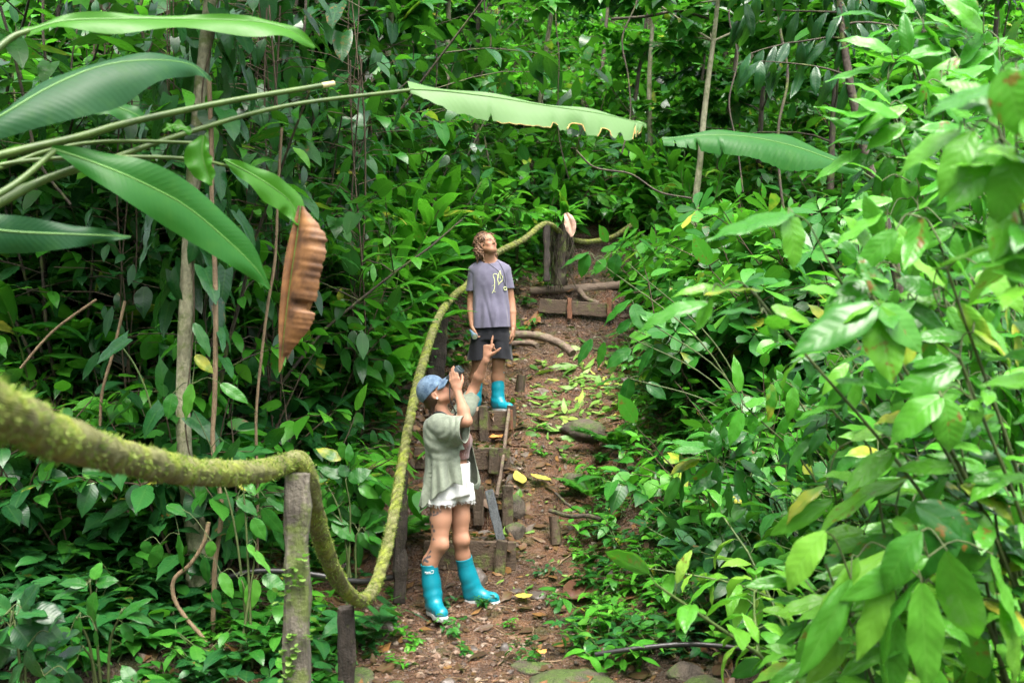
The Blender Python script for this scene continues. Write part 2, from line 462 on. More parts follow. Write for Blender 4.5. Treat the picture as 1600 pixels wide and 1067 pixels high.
log('root', 'short crooked root between the fallen log and the landing board', 'root', [at(905, 452, 13.05), at(915, 466, 12.95), at(935, 474, 12.9)], .035, MAT_LOG, 10)
log('root', 'thick exposed root crossing the path right of the man\'s shorts', 'root', [at(780, 523, 10.8), at(820, 523, 10.75), at(850, 527, 10.7), at(880, 540, 10.6), at(895, 552, 10.5)], .045, MAT_LOG)
log('root', 'lower thin root under the thick root right of the man', 'root', [at(790, 537, 10.7), at(825, 536, 10.62), at(840, 540, 10.5)], .03, MAT_LOG)
log('branch', 'dark fallen branch on the clay path right of the second step', 'branch', [at(858, 797, 7.9), at(890, 806, 7.85), at(920, 806, 7.8), at(950, 816, 7.75)], .018, MAT_BARKD)
log('branch', 'curved dark twig above the fallen branch on the path', 'branch', [at(868, 770, 8.2), at(890, 790, 8.05), at(918, 800, 7.95)], .012, MAT_BARKD)
log('hose', 'black hose running over the mud at the right bank\'s foot', 'hose', [at(930, 1022, 5.55), at(1000, 1012, 5.5), at(1080, 1006, 5.48), at(1170, 1015, 5.42), at(1250, 1040, 5.25), at(1340, 1060, 5.1)], .014,
    mat_simple('black_hose', (.012, .012, .012), (.03, .028, .026), rough=.3), noise=.0)
log('hose', 'second black hose disappearing under the leaves of the right bank', 'hose', [at(1150, 985, 5.7), at(1190, 1000, 5.65), at(1240, 1005, 5.6), at(1300, 1000, 5.6)], .013, bpy.data.materials['black_hose'], noise=0.)
log('pipe', 'black water pipe lying in the gully behind the rope posts', 'pipe', [at(330, 908, 6.3), at(400, 892, 6.4), at(480, 896, 6.5), at(560, 908, 6.6), at(622, 900, 6.95)], .02, bpy.data.materials['black_hose'], noise=.0)

# ================================================================== mossy rope on posts
ROPE = [(-260, 520, 1.2), (-120, 585, 1.38), (0, 643, 1.66), (100, 688, 2.1), (200, 716, 2.6), (300, 737, 3.15), (395, 738, 3.7), (440, 726, 4.0), (464, 720, 4.08), (481, 748, 4.15),
        (491, 800, 4.35), (510, 865, 4.75), (533, 912, 5.15), (562, 938, 5.5), (585, 917, 5.8), (603, 860, 6.05), (617, 790, 6.4), (630, 715, 6.8), (643, 640, 7.3), (662, 563, 8.1), (685, 496, 9.1),
        (708, 464, 9.9), (735, 440, 10.5), (770, 400, 11.0), (790, 388, 11.3), (820, 373, 11.8), (846, 352, 12.3), (862, 352, 12.4), (885, 370, 12.8), (915, 378, 13.2), (955, 371, 13.8), (990, 350, 14.4)]
rp = catmull([at(*p) for p in ROPE], 620)
g = Geo()
# resample evenly
seg = np.linalg.norm(np.diff(rp, axis=0), axis=1); L = np.concatenate([[0], np.cumsum(seg)])
nL = int(L[-1] / .012); s = np.linspace(0, L[-1], nL)
rp = np.stack([np.interp(s, L, rp[:, k]) for k in range(3)], 1)
sides = 18
tg = np.gradient(rp, axis=0); tg /= np.linalg.norm(tg, axis=1, keepdims=True)
a = np.linspace(0, 2 * np.pi, sides, endpoint=False)
sv = np.cross(tg, np.array([.3, -.2, .93])); sv /= np.linalg.norm(sv, axis=1, keepdims=True); bv = np.cross(tg, sv)
tw = s / .085 * 2 * np.pi / 3.
prof = 1 + .10 * np.abs(np.cos(1.5 * (a[None] - tw[:, None])))
clump = .16 * fbm(s[:, None] * 9 + 0 * a[None], np.cos(a)[None] * 1.5 + 0 * s[:, None], np.sin(a)[None] * 1.5 + 0 * s[:, None], 3)
thick = np.interp(s, [0, s[-1] * .22, s[-1] * .36, s[-1]], [.042, .040, .033, .031])[:, None]
rr = thick * (prof + clump)
V = rp[:, None] + (rr * np.cos(a)[None])[..., None] * sv[:, None] + (rr * np.sin(a)[None])[..., None] * bv[:, None]
idx = np.arange(nL * sides).reshape(nL, sides); A = idx[:-1]; B = idx[1:]
f = np.stack([A, np.roll(A, -1, 1), np.roll(B, -1, 1), B], -1).reshape(-1, 4)
uv = np.stack([np.broadcast_to(a / (2 * np.pi), (nL, sides)), np.broadcast_to(s[:, None], (nL, sides))], -1).reshape(-1, 2)
g.add(V.reshape(-1, 3), f, .5, uv)
t = NT('mossy_rope'); pos = t.n('NewGeometry').outputs['Position']
uvn = t.n('SeparateXYZ', i_Vector=t.uv())
ph = t.math('SUBTRACT', t.math('MULTIPLY', uvn.outputs[0], 3.), t.math('MULTIPLY', uvn.outputs[1], 1 / .085))
st = t.math('ABSOLUTE', t.math('SUBTRACT', t.math('FRACT', ph), .5))
c = t.ramp(t.noise(pos, 26., 5., .7), [(.3, (.075, .08, .025)), (.5, (.145, .15, .055)), (.72, (.26, .26, .125))])
m = t.math('MULTIPLY', t.math('SUBTRACT', t.noise(pos, 7., 4., .65), .46), 6., clamp=True)
c = t.mix(t.math('MULTIPLY', m, .8), c, (.22, .27, .03))
c = t.mix(t.math('MULTIPLY', t.math('SUBTRACT', .12, st), 5., clamp=True), c, (.09, .085, .03))
MAT_ROPE = t.done(t.bsdf(c, .85, .2, t.bump(t.math('ADD', t.noise(pos, 120., 4.), t.math('MULTIPLY', st, 1.5)), .9, .012)))
rope = thing('handrail_rope', 'thick moss covered handrail rope sagging from post to post up the slope', 'rope', tuple(rp[len(rp) // 3]))
v0 = np.array(rope.location)
g.v = [x - v0 for x in g.v]
g.build('rope_strand', MAT_ROPE, rope)
# moss on the rope
MAT_MOSS = mat_leaf('rope_moss', [(0., (.075, .12, .018)), (.5, (.14, .20, .03)), (1., (.28, .34, .10))], veins=0, vein_amt=0, rough=.8, trans=.3, spec=.15)
g = Geo()
r_ = np.random.default_rng(21)
nm = 34000
ii = r_.integers(0, nL, nm); aa = r_.random(nm) * 2 * np.pi
keep = ((s[ii] < s[-1] * .4) | (r_.random(nm) < .5)) & (fbm(s[ii] * 5, np.cos(aa) * 1.2, np.sin(aa) * 1.2, 2) > -.25)
ii, aa = ii[keep], aa[keep]; nm = len(ii)
dirn = np.cos(aa)[:, None] * sv[ii] + np.sin(aa)[:, None] * bv[ii]
p0 = rp[ii] + dirn * thick[ii] + tg[ii] * r_.normal(size=(nm, 1)) * .004
jit_ = dirn + .8 * r_.normal(size=(nm, 3)) + np.array([0, 0, -.15]); jit_ /= np.linalg.norm(jit_, axis=1, keepdims=True)
ln = (.006 + .015 * r_.random(nm) ** 2)[:, None]
sd_ = np.cross(jit_, r_.normal(size=(nm, 3))); sd_ /= np.linalg.norm(sd_, axis=1, keepdims=True)
V = np.stack([p0, p0 + jit_ * ln * .5 + sd_ * .0022, p0 + jit_ * ln, p0 + jit_ * ln * .5 - sd_ * .0022], 1).reshape(-1, 3) - v0
g.add(V, np.arange(nm * 4).reshape(-1, 4), r_.random(nm))
mo = g.build('moss', MAT_MOSS, rope); mo['kind'] = 'stuff'

MAT_SPROUT = mat_leaf('fresh_sprout', [(0., (.16, .30, .05)), (1., (.30, .46, .12))], veins=0, vein_amt=.2, rough=.45, trans=.4)
def round_leaf(g, p, d, up, r, rnd=.5):
    a = np.linspace(0, 2 * np.pi, 9)[:-1]
    M = frame(d, up)
    loc = np.stack([np.cos(a) * r * .8, r + np.sin(a) * r, .12 * r * np.cos(2 * a)], 1)
    v = np.vstack([loc, [[0, r, -.08 * r]]]) @ M.T + p
    i = np.arange(8); g.add(v, np.stack([i, np.roll(i, -1), np.full(8, 8)], 1), rnd)
def post(label, px, ptop, d, wpx, mat, zbot, sprouts=0, lean=0.):
    p = at(px, ptop, d); wd = wpx / FPX * d
    o = thing('rope_post', label, 'post', (p[0], p[1], zbot), group=None)
    g = Geo(); hgt = p[2] - zbot
    gg = Geo(); box(gg, (0, 0, hgt / 2), (wd, wd * .9, hgt), rz=R(8), jit=.003, bev=.012)
    v = np.concatenate(gg.v)
    n1 = fbm(v[:, 0] * 6, v[:, 1] * 6, v[:, 2] * 9 + px, 3) * .008
    n2 = np.clip(vnoise(v[:, 2] * 14, px * .7 + v[:, 0] * 9) - .35, 0, 1) * -.025
    v[:, :2] *= (1 + (n1 + n2)[:, None] / (wd / 2))
    v[:, 0] += (v[:, 2] - hgt) * lean
    g.add(v, np.concatenate(gg.f3)); g.build('post_shaft', mat, o, smooth=False)
    if sprouts:
        g = Geo(); r2 = np.random.default_rng(int(px))
        zs = hgt - (.30 + r2.random(20) * .75)
        for zc in zs:
            xcl = r2.uniform(-.5, .5) * wd
            for k in range(6):
                pp = np.array([xcl + r2.normal() * .014, -wd * .47, zc + r2.normal() * .022])
                round_leaf(g, pp, (r2.normal() * .5, -.9, .3 + r2.normal() * .5), (0, .3, 1), .009 + .010 * r2.random(), r2.random())
        so_ = g.build('sprouts', MAT_SPROUT, o); so_['kind'] = 'stuff'
    return o
post('mossy grey front post with bright green sprouts, nearest the camera, under the rope\'s bend', 464, 735, 4.08, 40, MAT_POST, -.75, 1, .0)
post('low dark post holding up the lowest point of the rope', 541, 946, 5.5, 27, MAT_POST2, -.35)
post('dark post in the leaves behind the rope, left of the binocular user', 628, 735, 6.9, 22, MAT_POST2, .05, lean=.02)
post('black leaning post behind the rope below the standing man', 690, 478, 9.9, 26, MAT_POST2, 1.2, lean=.08)
post('thin dark far post where the two rope spans meet above the path', 854, 352, 12.35, 10, MAT_POST2, 2.6)
# ================================================================== bodies: smooth unions of tapered shapes, meshed as one surface
class Sdf:
    def __init__(self, lo, hi, h=.006):
        self.lo = np.asarray(lo, float); self.h = h
        self.shape = tuple(int(math.ceil((b - a) / h)) + 1 for a, b in zip(lo, hi))
        self.D = np.full(self.shape, 1.0, np.float32)
        self.ax = [self.lo[i] + np.arange(self.shape[i]) * h for i in range(3)]
    def sl(self, lo, hi):
        s = []
        for i in range(3):
            a = max(0, int((lo[i] - self.lo[i]) / self.h)); b = min(self.shape[i], int((hi[i] - self.lo[i]) / self.h) + 2)
            if b <= a: return None
            s.append(slice(a, b))
        return tuple(s)
    def grid(self, s): return np.meshgrid(*[self.ax[i][s[i]] for i in range(3)], indexing='ij')
    def put(self, lo, hi, fn, k=.02, op='u'):
        pad = max(k, .03) + .02
        s = self.sl(np.asarray(lo) - pad, np.asarray(hi) + pad)
        if s is None: return
        d = fn(*self.grid(s)); D = self.D[s]
        if op == 'u':
            hh = np.clip(.5 + .5 * (D - d) / k, 0, 1); self.D[s] = D * (1 - hh) + d * hh - k * hh * (1 - hh)
        elif op == 's':
            hh = np.clip(.5 - .5 * (D + d) / k, 0, 1); self.D[s] = D * (1 - hh) - d * hh + k * hh * (1 - hh)
    def cone(self, a, b, r1, r2, k=.02, op='u', flat=None):
        a = np.asarray(a, float); b = np.asarray(b, float); ba = b - a; L2 = max(ba @ ba, 1e-9); rm = max(r1, r2)
        def fn(x, y, z):
            px, py, pz = x - a[0], y - a[1], z - a[2]
            t = np.clip((px * ba[0] + py * ba[1] + pz * ba[2]) / L2, 0, 1)
            px, py, pz = px - t * ba[0], py - t * ba[1], pz - t * ba[2]
            if flat is not None:
                n, sq = flat; q = px * n[0] + py * n[1] + pz * n[2]
                return np.sqrt(np.maximum(px * px + py * py + pz * pz - q * q, 0) + (q * sq) ** 2) - (r1 + (r2 - r1) * t)
            return np.sqrt(px * px + py * py + pz * pz) - (r1 + (r2 - r1) * t)
        self.put(np.minimum(a, b) - rm, np.maximum(a, b) + rm, fn, k, op)
    def limb(self, pts, k=.02):
        for (p, r), (q, s) in zip(pts[:-1], pts[1:]): self.cone(p, q, r, s, k)
    def ell(self, c, rad, M=None, k=.02, op='u'):
        c = np.asarray(c, float); rad = np.asarray(rad, float); M = np.eye(3) if M is None else M; rm = rad.max()
        def fn(x, y, z):
            px, py, pz = x - c[0], y - c[1], z - c[2]
            q = [(px * M[0, i] + py * M[1, i] + pz * M[2, i]) for i in range(3)]
            k0 = np.sqrt(sum((q[i] / rad[i]) ** 2 for i in range(3))); k1 = np.sqrt(sum((q[i] / rad[i] ** 2) ** 2 for i in range(3)))
            return k0 * (k0 - 1) / np.maximum(k1, 1e-6)
        self.put(c - rm, c + rm, fn, k, op)
    def loft(self, rows, k=.02, op='u', pw=2.0, disp=None):
        """rows of (z, cx, cy, rx, ry): a body with elliptical slices, z rising"""
        q = np.asarray(rows, float); zz = q[:, 0]
        zf = np.linspace(zz[0], zz[-1], 80); cv = catmull(q, 200); F = [np.interp(zf, cv[:, 0], cv[:, i]) for i in range(1, 5)]
        def fn(x, y, z):
            zc = np.clip(z, zz[0], zz[-1])
            cx, cy, rx, ry = [np.interp(zc, zf, v) for v in F]
            e = (np.abs((x - cx) / rx) ** pw + np.abs((y - cy) / ry) ** pw) ** (1 / pw)
            d = (e - 1) * np.minimum(rx, ry)
            if disp is not None: d = d + disp(x - cx, y - cy, z, zc)
            dz = np.maximum(np.abs(z - zc), 0)
            return np.where(dz > 0, np.sqrt(np.maximum(d, 0) ** 2 + dz ** 2) + np.minimum(d, 0) * 0, d)
        lo = [(q[:, 1] - q[:, 3]).min(), (q[:, 2] - q[:, 4]).min(), zz[0]]; hi = [(q[:, 1] + q[:, 3]).max(), (q[:, 2] + q[:, 4]).max(), zz[-1]]
        self.put(lo, hi, fn, k, op)
    def mesh(self, smooth=2):
        """surface nets"""
        D = self.D; h = self.h
        ins = D < 0
        c = np.zeros(tuple(n - 1 for n in D.shape), np.int8)
        for i in (0, 1):
            for j in (0, 1):
                for k in (0, 1): c += ins[i:D.shape[0] - 1 + i, j:D.shape[1] - 1 + j, k:D.shape[2] - 1 + k]
        act = (c > 0) & (c < 8)
        I = np.argwhere(act); idm = np.full(act.shape, -1, np.int64); idm[act] = np.arange(len(I))
        P = np.zeros((len(I), 3)); W = np.zeros(len(I))
        cor = [(i, j, k) for i in (0, 1) for j in (0, 1) for k in (0, 1)]
        val = {q: D[I[:, 0] + q[0], I[:, 1] + q[1], I[:, 2] + q[2]].astype(float) for q in cor}
        for q in cor:
            for ax in range(3):
                if q[ax] == 0:
                    q2 = list(q); q2[ax] = 1; q2 = tuple(q2)
                    a, b = val[q], val[q2]; m = (a < 0) != (b < 0)
                    t = np.where(m, a / np.where(np.abs(a - b) < 1e-12, 1, a - b), 0)
                    pt = np.tile(np.array(q, float), (len(I), 1)); pt[:, ax] = t
                    P[m] += pt[m]; W[m] += 1
        P = (I + P / W[:, None]) * h + self.lo
        F = []
        for ax in range(3):
            u, v = (ax + 1) % 3, (ax + 2) % 3
            s0 = [slice(None)] * 3; s1 = [slice(None)] * 3; s0[ax] = slice(0, -1); s1[ax] = slice(1, None)
            ch = ins[tuple(s0)] != ins[tuple(s1)]
            e = np.argwhere(ch); e = e[(e[:, u] > 0) & (e[:, v] > 0) & (e[:, u] < D.shape[u] - 1) & (e[:, v] < D.shape[v] - 1)]
            quad = []
            for du, dv in ((-1, -1), (0, -1), (0, 0), (-1, 0)):
                w_ = e.copy(); w_[:, u] += du; w_[:, v] += dv; quad.append(idm[w_[:, 0], w_[:, 1], w_[:, 2]])
            quad = np.stack(quad, 1); fl = ~ins[e[:, 0], e[:, 1], e[:, 2]]
            quad[fl] = quad[fl][:, ::-1]; F.append(quad)
        F = np.concatenate(F); F = F[(F >= 0).all(1)]
        for _ in range(smooth):
            S = np.zeros_like(P); N = np.zeros(len(P))
            for a, b in ((0, 1), (1, 2), (2, 3), (3, 0)):
                np.add.at(S, F[:, a], P[F[:, b]]); np.add.at(S, F[:, b], P[F[:, a]]); np.add.at(N, F[:, a], 1); np.add.at(N, F[:, b], 1)
            P = P * .5 + .5 * S / np.maximum(N, 1)[:, None]
        return P, F

def clip(P, F, k):
    """keep where k > 0; vertices just outside slide onto the zero line, so that hems come out smooth"""
    k = np.asarray(k, float); F = F[(k[F] > 0).any(1)]; Q = np.zeros_like(P); N = np.zeros(len(P))
    for a, b in ((0, 1), (1, 2), (2, 3), (3, 0), (0, 2), (1, 3)):
        for i, j in ((F[:, a], F[:, b]), (F[:, b], F[:, a])):
            m = (k[i] <= 0) & (k[j] > 0); t = (k[j][m] / (k[j][m] - k[i][m]))[:, None]
            np.add.at(Q, i[m], P[j[m]] + (P[i[m]] - P[j[m]]) * np.clip(t, .02, 1)); np.add.at(N, i[m], 1)
    P = np.where((N > 0)[:, None], Q / np.maximum(N, 1)[:, None], P)
    used = np.unique(F); remap = np.full(len(P), -1); remap[used] = np.arange(len(used))
    return P[used], remap[F], used

def sdf_part(name, P, F, mat, parent, keep=None, col=None, thick=0., off=1.):
    if keep is not None:
        P, F, used = clip(P, F, keep(P))
        if col is not None: col = col[used]
    g = Geo(); g.add(P, F, .5, np.stack([P[:, 0], P[:, 2]], 1), 0, col)
    o = g.build(name, mat, parent, colors=col is not None)
    if thick:
        md = o.modifiers.new('thickness', 'SOLIDIFY'); md.thickness = thick; md.offset = off; md.use_rim = True
    return o

def rot(v, axis, ang):
    axis = nrm(axis); v = np.asarray(v, float)
    return v * math.cos(ang) + np.cross(axis, v) * math.sin(ang) + axis * (axis @ v) * (1 - math.cos(ang))

def hand(S, wrist, d, n, s, curls, thumb=None, size=1.0, k=.0045, spread=.08):
    """five fingers on a palm. d: towards the fingers, n: the way the palm faces, s: towards the thumb side. curls: four (base, mid, tip) bends"""
    wrist = np.asarray(wrist, float); d, n, s = nrm(d), nrm(n), nrm(s); z = size
    S.cone(wrist - d * .02 * z, wrist + d * .03 * z, .024 * z, .026 * z, .02, flat=(n, 1.35))
    out = []
    for i in range(4):
        x = (1.5 - i) * .0195 * z
        root = wrist + d * .018 * z + s * x * .55; kn = wrist + d * (.086 - .004 * abs(i - 1.2) ** 1.5) * z + s * x
        S.cone(root, kn, .0135 * z, .0112 * z, .012, flat=(n, 1.05))
        Ls = np.array([.042, .027, .021]) * z * (.94, 1.04, .97, .80)[i]; rr = np.array([.0092, .0083, .0075, .0062]) * z * (1, 1.02, .97, .86)[i]
        dd = rot(d, n, (1.5 - i) * spread * -1); p = kn; pts = [p]
        for j in range(3):
            dd = rot(dd, np.cross(dd, n), curls[i][j]); q = p + dd * Ls[j]
            S.cone(p, q, rr[j], rr[j + 1], k if j else .008); p = q; pts.append(p)
        out.append(pts)
    th = thumb or (.75, .35, .25, .3)          # away from the palm's edge, towards the palm, bend, bend
    r0 = wrist + d * .022 * z + s * .022 * z
    td = nrm(d * math.cos(th[0]) + s * math.sin(th[0]) + n * th[1]); p = r0
    for L, ra, rb, bend in ((.042, .0155, .0115, 0), (.033, .0108, .0095, th[2]), (.026, .0095, .0078, th[3])):
        td = nrm(rot(td, np.cross(td, nrm(d * .8 - s * .5 + n * .3)), bend)) if bend else td
        q = p + td * L * z; S.cone(p, q, ra * z, rb * z, .010 if ra > .012 else .006); p = q
    out.append([p]); return out

SKIN_T = None
def mat_skin(name):
    t = NT(name); o = t.obj()
    c = t.n('Attribute', attribute_name='Col').outputs['Color']
    nz = t.noise(o, 30., 4.)
    c = t.mix(t.math('MULTIPLY', t.math('SUBTRACT', nz, .45), .6, clamp=True), c, (.36, .16, .10))
    return t.done(t.bsdf(c, .58, .3, t.bump(t.noise(o, 160., 4.), .25, .003), Subsurface_Weight=.06, Subsurface_Radius=(.02, .008, .004)))
MAT_SKIN = mat_skin('skin')
def mat_cloth(name, c1, c2, scale=12., weave=260., bump=.25, rough=.9, streak=None):
    t = NT(name); o = t.obj()
    vec = o
    if streak:
        mp = t.n('Mapping'); mp.inputs['Scale'].default_value = streak; t.set(mp.inputs['Vector'], o); vec = mp.outputs[0]
    c = t.ramp(t.noise(vec, scale, 5., .65), [(.3, c1), (.7, c2)])
    return t.done(t.bsdf(c, rough, .2, t.bump(t.noise(o, weave, 2.), bump, .003), Sheen_Weight=.15))
MAT_TEE = mat_cloth('faded_violet_cotton', (.095, .090, .130), (.135, .128, .178))
MAT_BLACKC = mat_cloth('black_cotton', (.007, .0075, .010), (.016, .017, .021))
MAT_LINEN = mat_cloth('sage_linen', (.155, .18, .135), (.225, .255, .195), 45., 300., .4)
MAT_WHITEC = mat_cloth('white_gauze', (.60, .60, .585), (.76, .76, .74), 40., 200., .6)
MAT_CROP = mat_cloth('brown_knit', (.14, .062, .050), (.20, .095, .08), 30.)
MAT_DENIM = mat_cloth('washed_denim', (.035, .07, .13), (.17, .25, .34), 26., 280., .4)
t = NT('teal_rubber'); o_ = t.obj()
c = t.ramp(t.noise(o_, 5., 3.), [(.3, (.003, .175, .235)), (.7, (.006, .235, .305))])
zz_ = t.n('SeparateXYZ', i_Vector=o_).outputs[2]
md_ = t.math('MULTIPLY', t.math('SUBTRACT', t.math('ADD', t.noise(o_, 28., 5., .7), t.math('MULTIPLY', t.math('SUBTRACT', .10, zz_), 2.6)), .62), 6., clamp=True)
c = t.mix(t.math('MULTIPLY', md_, .75), c, (.10, .062, .036))
MAT_RUBBER = t.done(t.bsdf(c, .34, .5, t.bump(t.noise(o_, 25., 3.), .10, .01)))
MAT_SOLE = mat_simple('pale_sole', (.42, .44, .44), (.62, .64, .64), rough=.6)
MAT_LINER = mat_simple('boot_lining', (.45, .52, .55), (.6, .66, .7), rough=.9)
MAT_WHITE = mat_simple('white_print', (.75, .8, .82), (.8, .84, .86), rough=.6)
MAT_PRINT = mat_simple('lime_print', (.42, .47, .20), (.62, .66, .30), 30., rough=.8)
MAT_BLACKP = mat_simple('black_plastic', (.012, .013, .014), (.03, .032, .035), rough=.45)
MAT_OPTIC = mat_simple('grey_armour_rubber', (.03, .04, .045), (.06, .075, .082), 20., rough=.55)
def mat_hair(name, c1, c2):
    t = NT(name); o = t.obj(); rnd = t.attr('rnd')
    c = t.mix(rnd, c1, c2)
    return t.done(t.bsdf(c, .5, .4, t.bump(t.noise(o, 150., 3.), .5, .004)))
MAT_HAIRM = mat_hair('curly_brown_hair', (.04, .019, .010), (.22, .12, .062))
MAT_HAIRF = mat_hair('dark_brown_hair', (.030, .014, .008), (.085, .042, .022))

def boot(parent, ankle, top, r_top, toe_dir, ground, tilt=0., size=1., logo=None):
    """wellington boot: shaft from the ankle up to the leg, foot along toe_dir, pale cleated sole"""
    ankle = np.asarray(ankle, float); top = np.asarray(top, float); td = nrm(np.array([toe_dir[0], toe_dir[1], 0.])); sd_ = np.array([-td[1], td[0], 0])
    heel = np.array([ankle[0], ankle[1], ground]) - td * .055 * size; toe = heel + td * .285 * size
    lo = np.minimum(np.minimum(heel, toe), top) - .12; hi = np.maximum(np.maximum(heel, toe), top) + .12
    S = Sdf(lo, hi, .006); ax = nrm(top - ankle); Lh = np.linalg.norm(top - ankle)
    S.cone(ankle + (0, 0, -.0), ankle + ax * Lh * .45, .057 * size, r_top * .95, .03); S.cone(ankle + ax * Lh * .45, top + ax * .03, r_top * .95, r_top, .03)
    S.cone(heel + td * .055 + (0, 0, .068), ankle, .050 * size, .058 * size, .03)
    S.cone(heel + td * .05 + (0, 0, .060), heel + td * .225 * size + (0, 0, .050), .044 * size, .043 * size, .035)
    S.cone(heel + td * .17 * size + sd_ * .012 + (0, 0, .046), heel + td * .235 * size + (0, 0, .044), .040 * size, .038 * size, .03)
    S.cone(heel + td * .11 + (0, 0, .085), ankle + ax * .05 + td * .012, .042, .05, .04)
    P, F = S.mesh(3)
    fold = .0016 * np.sin((P - ankle) @ ax * 80 + 2 * np.sin((P @ td) * 30)) * np.exp(-((((P - ankle) @ ax) - .02) / .06) ** 2)
    C = ankle + ((P - ankle) @ ax)[:, None] * ax; rad = P - C
    P = P + rad / np.maximum(np.linalg.norm(rad, axis=1, keepdims=True), 1e-6) * fold[:, None]
    for q in (.02, .035, .05):       # rings under the rim
        w_ = np.exp(-((((P - top) @ ax) + q) / .004) ** 2)[:, None]; P = P - rad / np.maximum(np.linalg.norm(rad, axis=1, keepdims=True), 1e-6) * .002 * w_
    P[:, 2] = np.maximum(P[:, 2], ground + .02)
    b = sdf_part('boot', P, F, MAT_RUBBER, parent, keep=lambda p: -((p - top) @ ax), thick=.005, off=-1)
    b.data.materials.append(MAT_LINER)
    for m in b.modifiers: m.material_offset = 1; m.material_offset_rim = 0
    # sole with cleats
    g = Geo(); n = 40; th = np.linspace(0, 2 * np.pi, n, endpoint=False)
    u = (np.cos(th) * .5 + .5); wd = np.interp(u, [0, .12, .3, .45, .7, .9, 1], [.022, .042, .044, .042, .052, .042, .02]) * size
    base = heel[None] + td * ((u * .292 - .006) * size)[:, None] + sd_ * (np.sin(th) / np.maximum(np.abs(np.sin(th)), .35) * np.minimum(np.abs(np.sin(th)) * 2.2, 1) * wd)[:, None]
    ctr = heel + td * .14 * size
    rows = []
    for zz, sc in ((0.0, .97), (.012, 1.0), (.026, 1.01), (.034, .985)):
        r_ = ctr + (base - ctr) * sc; r_[:, 2] = ground + zz + .010 * (1 - 4 * (u - .5) ** 2) * (zz < .01) * (np.abs(u - .42) < .1) + .014 * np.clip(u - .8, 0, 1)
        if zz == 0: r_[:, 2] += .004 * (np.arange(n) % 2)
        rows.append(r_)
    V = np.concatenate(rows); idx = np.arange(4 * n).reshape(4, n); A = idx[:-1]; B = idx[1:]
    g.add(V, np.stack([A, np.roll(A, -1, 1), np.roll(B, -1, 1), B], -1).reshape(-1, 4))
    for k_ in (0, 3):
        vv = np.vstack([rows[k_], rows[k_].mean(0)]); i = np.arange(n); ff = np.stack([i, np.roll(i, -1), np.full(n, n)], 1); g.add(vv, ff)
    g.build('sole', MAT_SOLE, b, smooth=False)
    if logo is not None:
        ld = nrm(logo); ld = nrm(ld - ax * (ld @ ax)); ls = np.cross(ax, ld); g = Geo()
        base = ankle + ax * Lh * .80
        rr = r_top * .965 + .004
        def pt(a, z): ang = a / rr; return base + ld * math.cos(ang) * rr + ls * math.sin(ang) * rr + ax * z
        def stroke(pts, r=.0021):
            tube(g, [pt(*p) for p in pts], r, 5)
        # a rounded bracket round four small blurred letters
        stroke([(.020, .010), (.034, .010), (.037, .006), (.036, -.006), (.032, -.010), (-.018, -.010)], .0017)
        stroke([(-.024, -.004), (-.024, .005), (-.017, .005)]); stroke([(-.024, 0), (-.018, 0)])
        stroke([(-.009, .005), (-.014, .003), (-.009, 0), (-.009, -.004), (-.014, -.005)])
        stroke([(-.004, -.005), (-.004, .005), (.003, -.005), (.003, .005)])
        stroke([(.008, -.004), (.008, .004), (.013, .004), (.013, -.004), (.008, -.004)])
        g.build('logo', MAT_WHITE, b)
    return b

def head(S, c, f, up, size=1., jaw=1.):
    """skull, face, nose, ears. c: centre of the skull, f: where the face looks, up: the crown"""
    f = nrm(f); up = nrm(np.asarray(up) - f * (np.asarray(up) @ f)); s = np.cross(up, f); z = size; M = np.stack([s, f, up], 1)
    P = lambda x, y, w: np.asarray(c) + s * x * z + f * y * z + up * w * z
    S.ell(P(0, -.012, .03), np.array([.076, .094, .088]) * z, M, .01)
    S.ell(P(0, .022, -.035), np.array([.062, .070, .075]) * z, M, .03)
    S.ell(P(0, .050, -.085), np.array([.036 * jaw, .034, .028]) * z, M, .03)
    for q in (-1, 1):
        S.cone(P(q * .052, .0, -.055), P(q * .024, .058, -.090), .020 * z, .017 * z, .025)
        S.ell(P(q * .038, .060, -.022), np.array([.020, .018, .016]) * z, M, .02)              # cheekbone
        S.cone(P(q * .012, .083, .022), P(q * .045, .070, .020), .010 * z, .009 * z, .012)        # brow
        S.ell(P(q * .031, .091, .003), np.array([.015, .012, .010]) * z, M, .008, 's')           # eye socket
        S.ell(P(q * .031, .074, .003), np.array([.0125, .0125, .0115]) * z, M, .004)             # eyeball
        S.ell(P(q * .079, -.012, -.012), np.array([.010, .020, .031]) * z, M, .008)              # ear
        S.ell(P(q * .087, -.006, -.012), np.array([.005, .010, .017]) * z, M, .004, 's')
        S.ell(P(q * .0105, .094, -.030), np.array([.0085, .010, .008]) * z, M, .006)             # nostril
    S.cone(P(0, .083, .016), P(0, .106, -.022), .008 * z, .0115 * z, .010)
    S.ell(P(0, .0865, -.053), np.array([.020, .010, .006]) * z, M, .006); S.ell(P(0, .084, -.066), np.array([.017, .011, .0065]) * z, M, .006)
    S.ell(P(0, .097, -.0595), np.array([.017, .012, .0022]) * z, M, .002, 's')
    return P, M

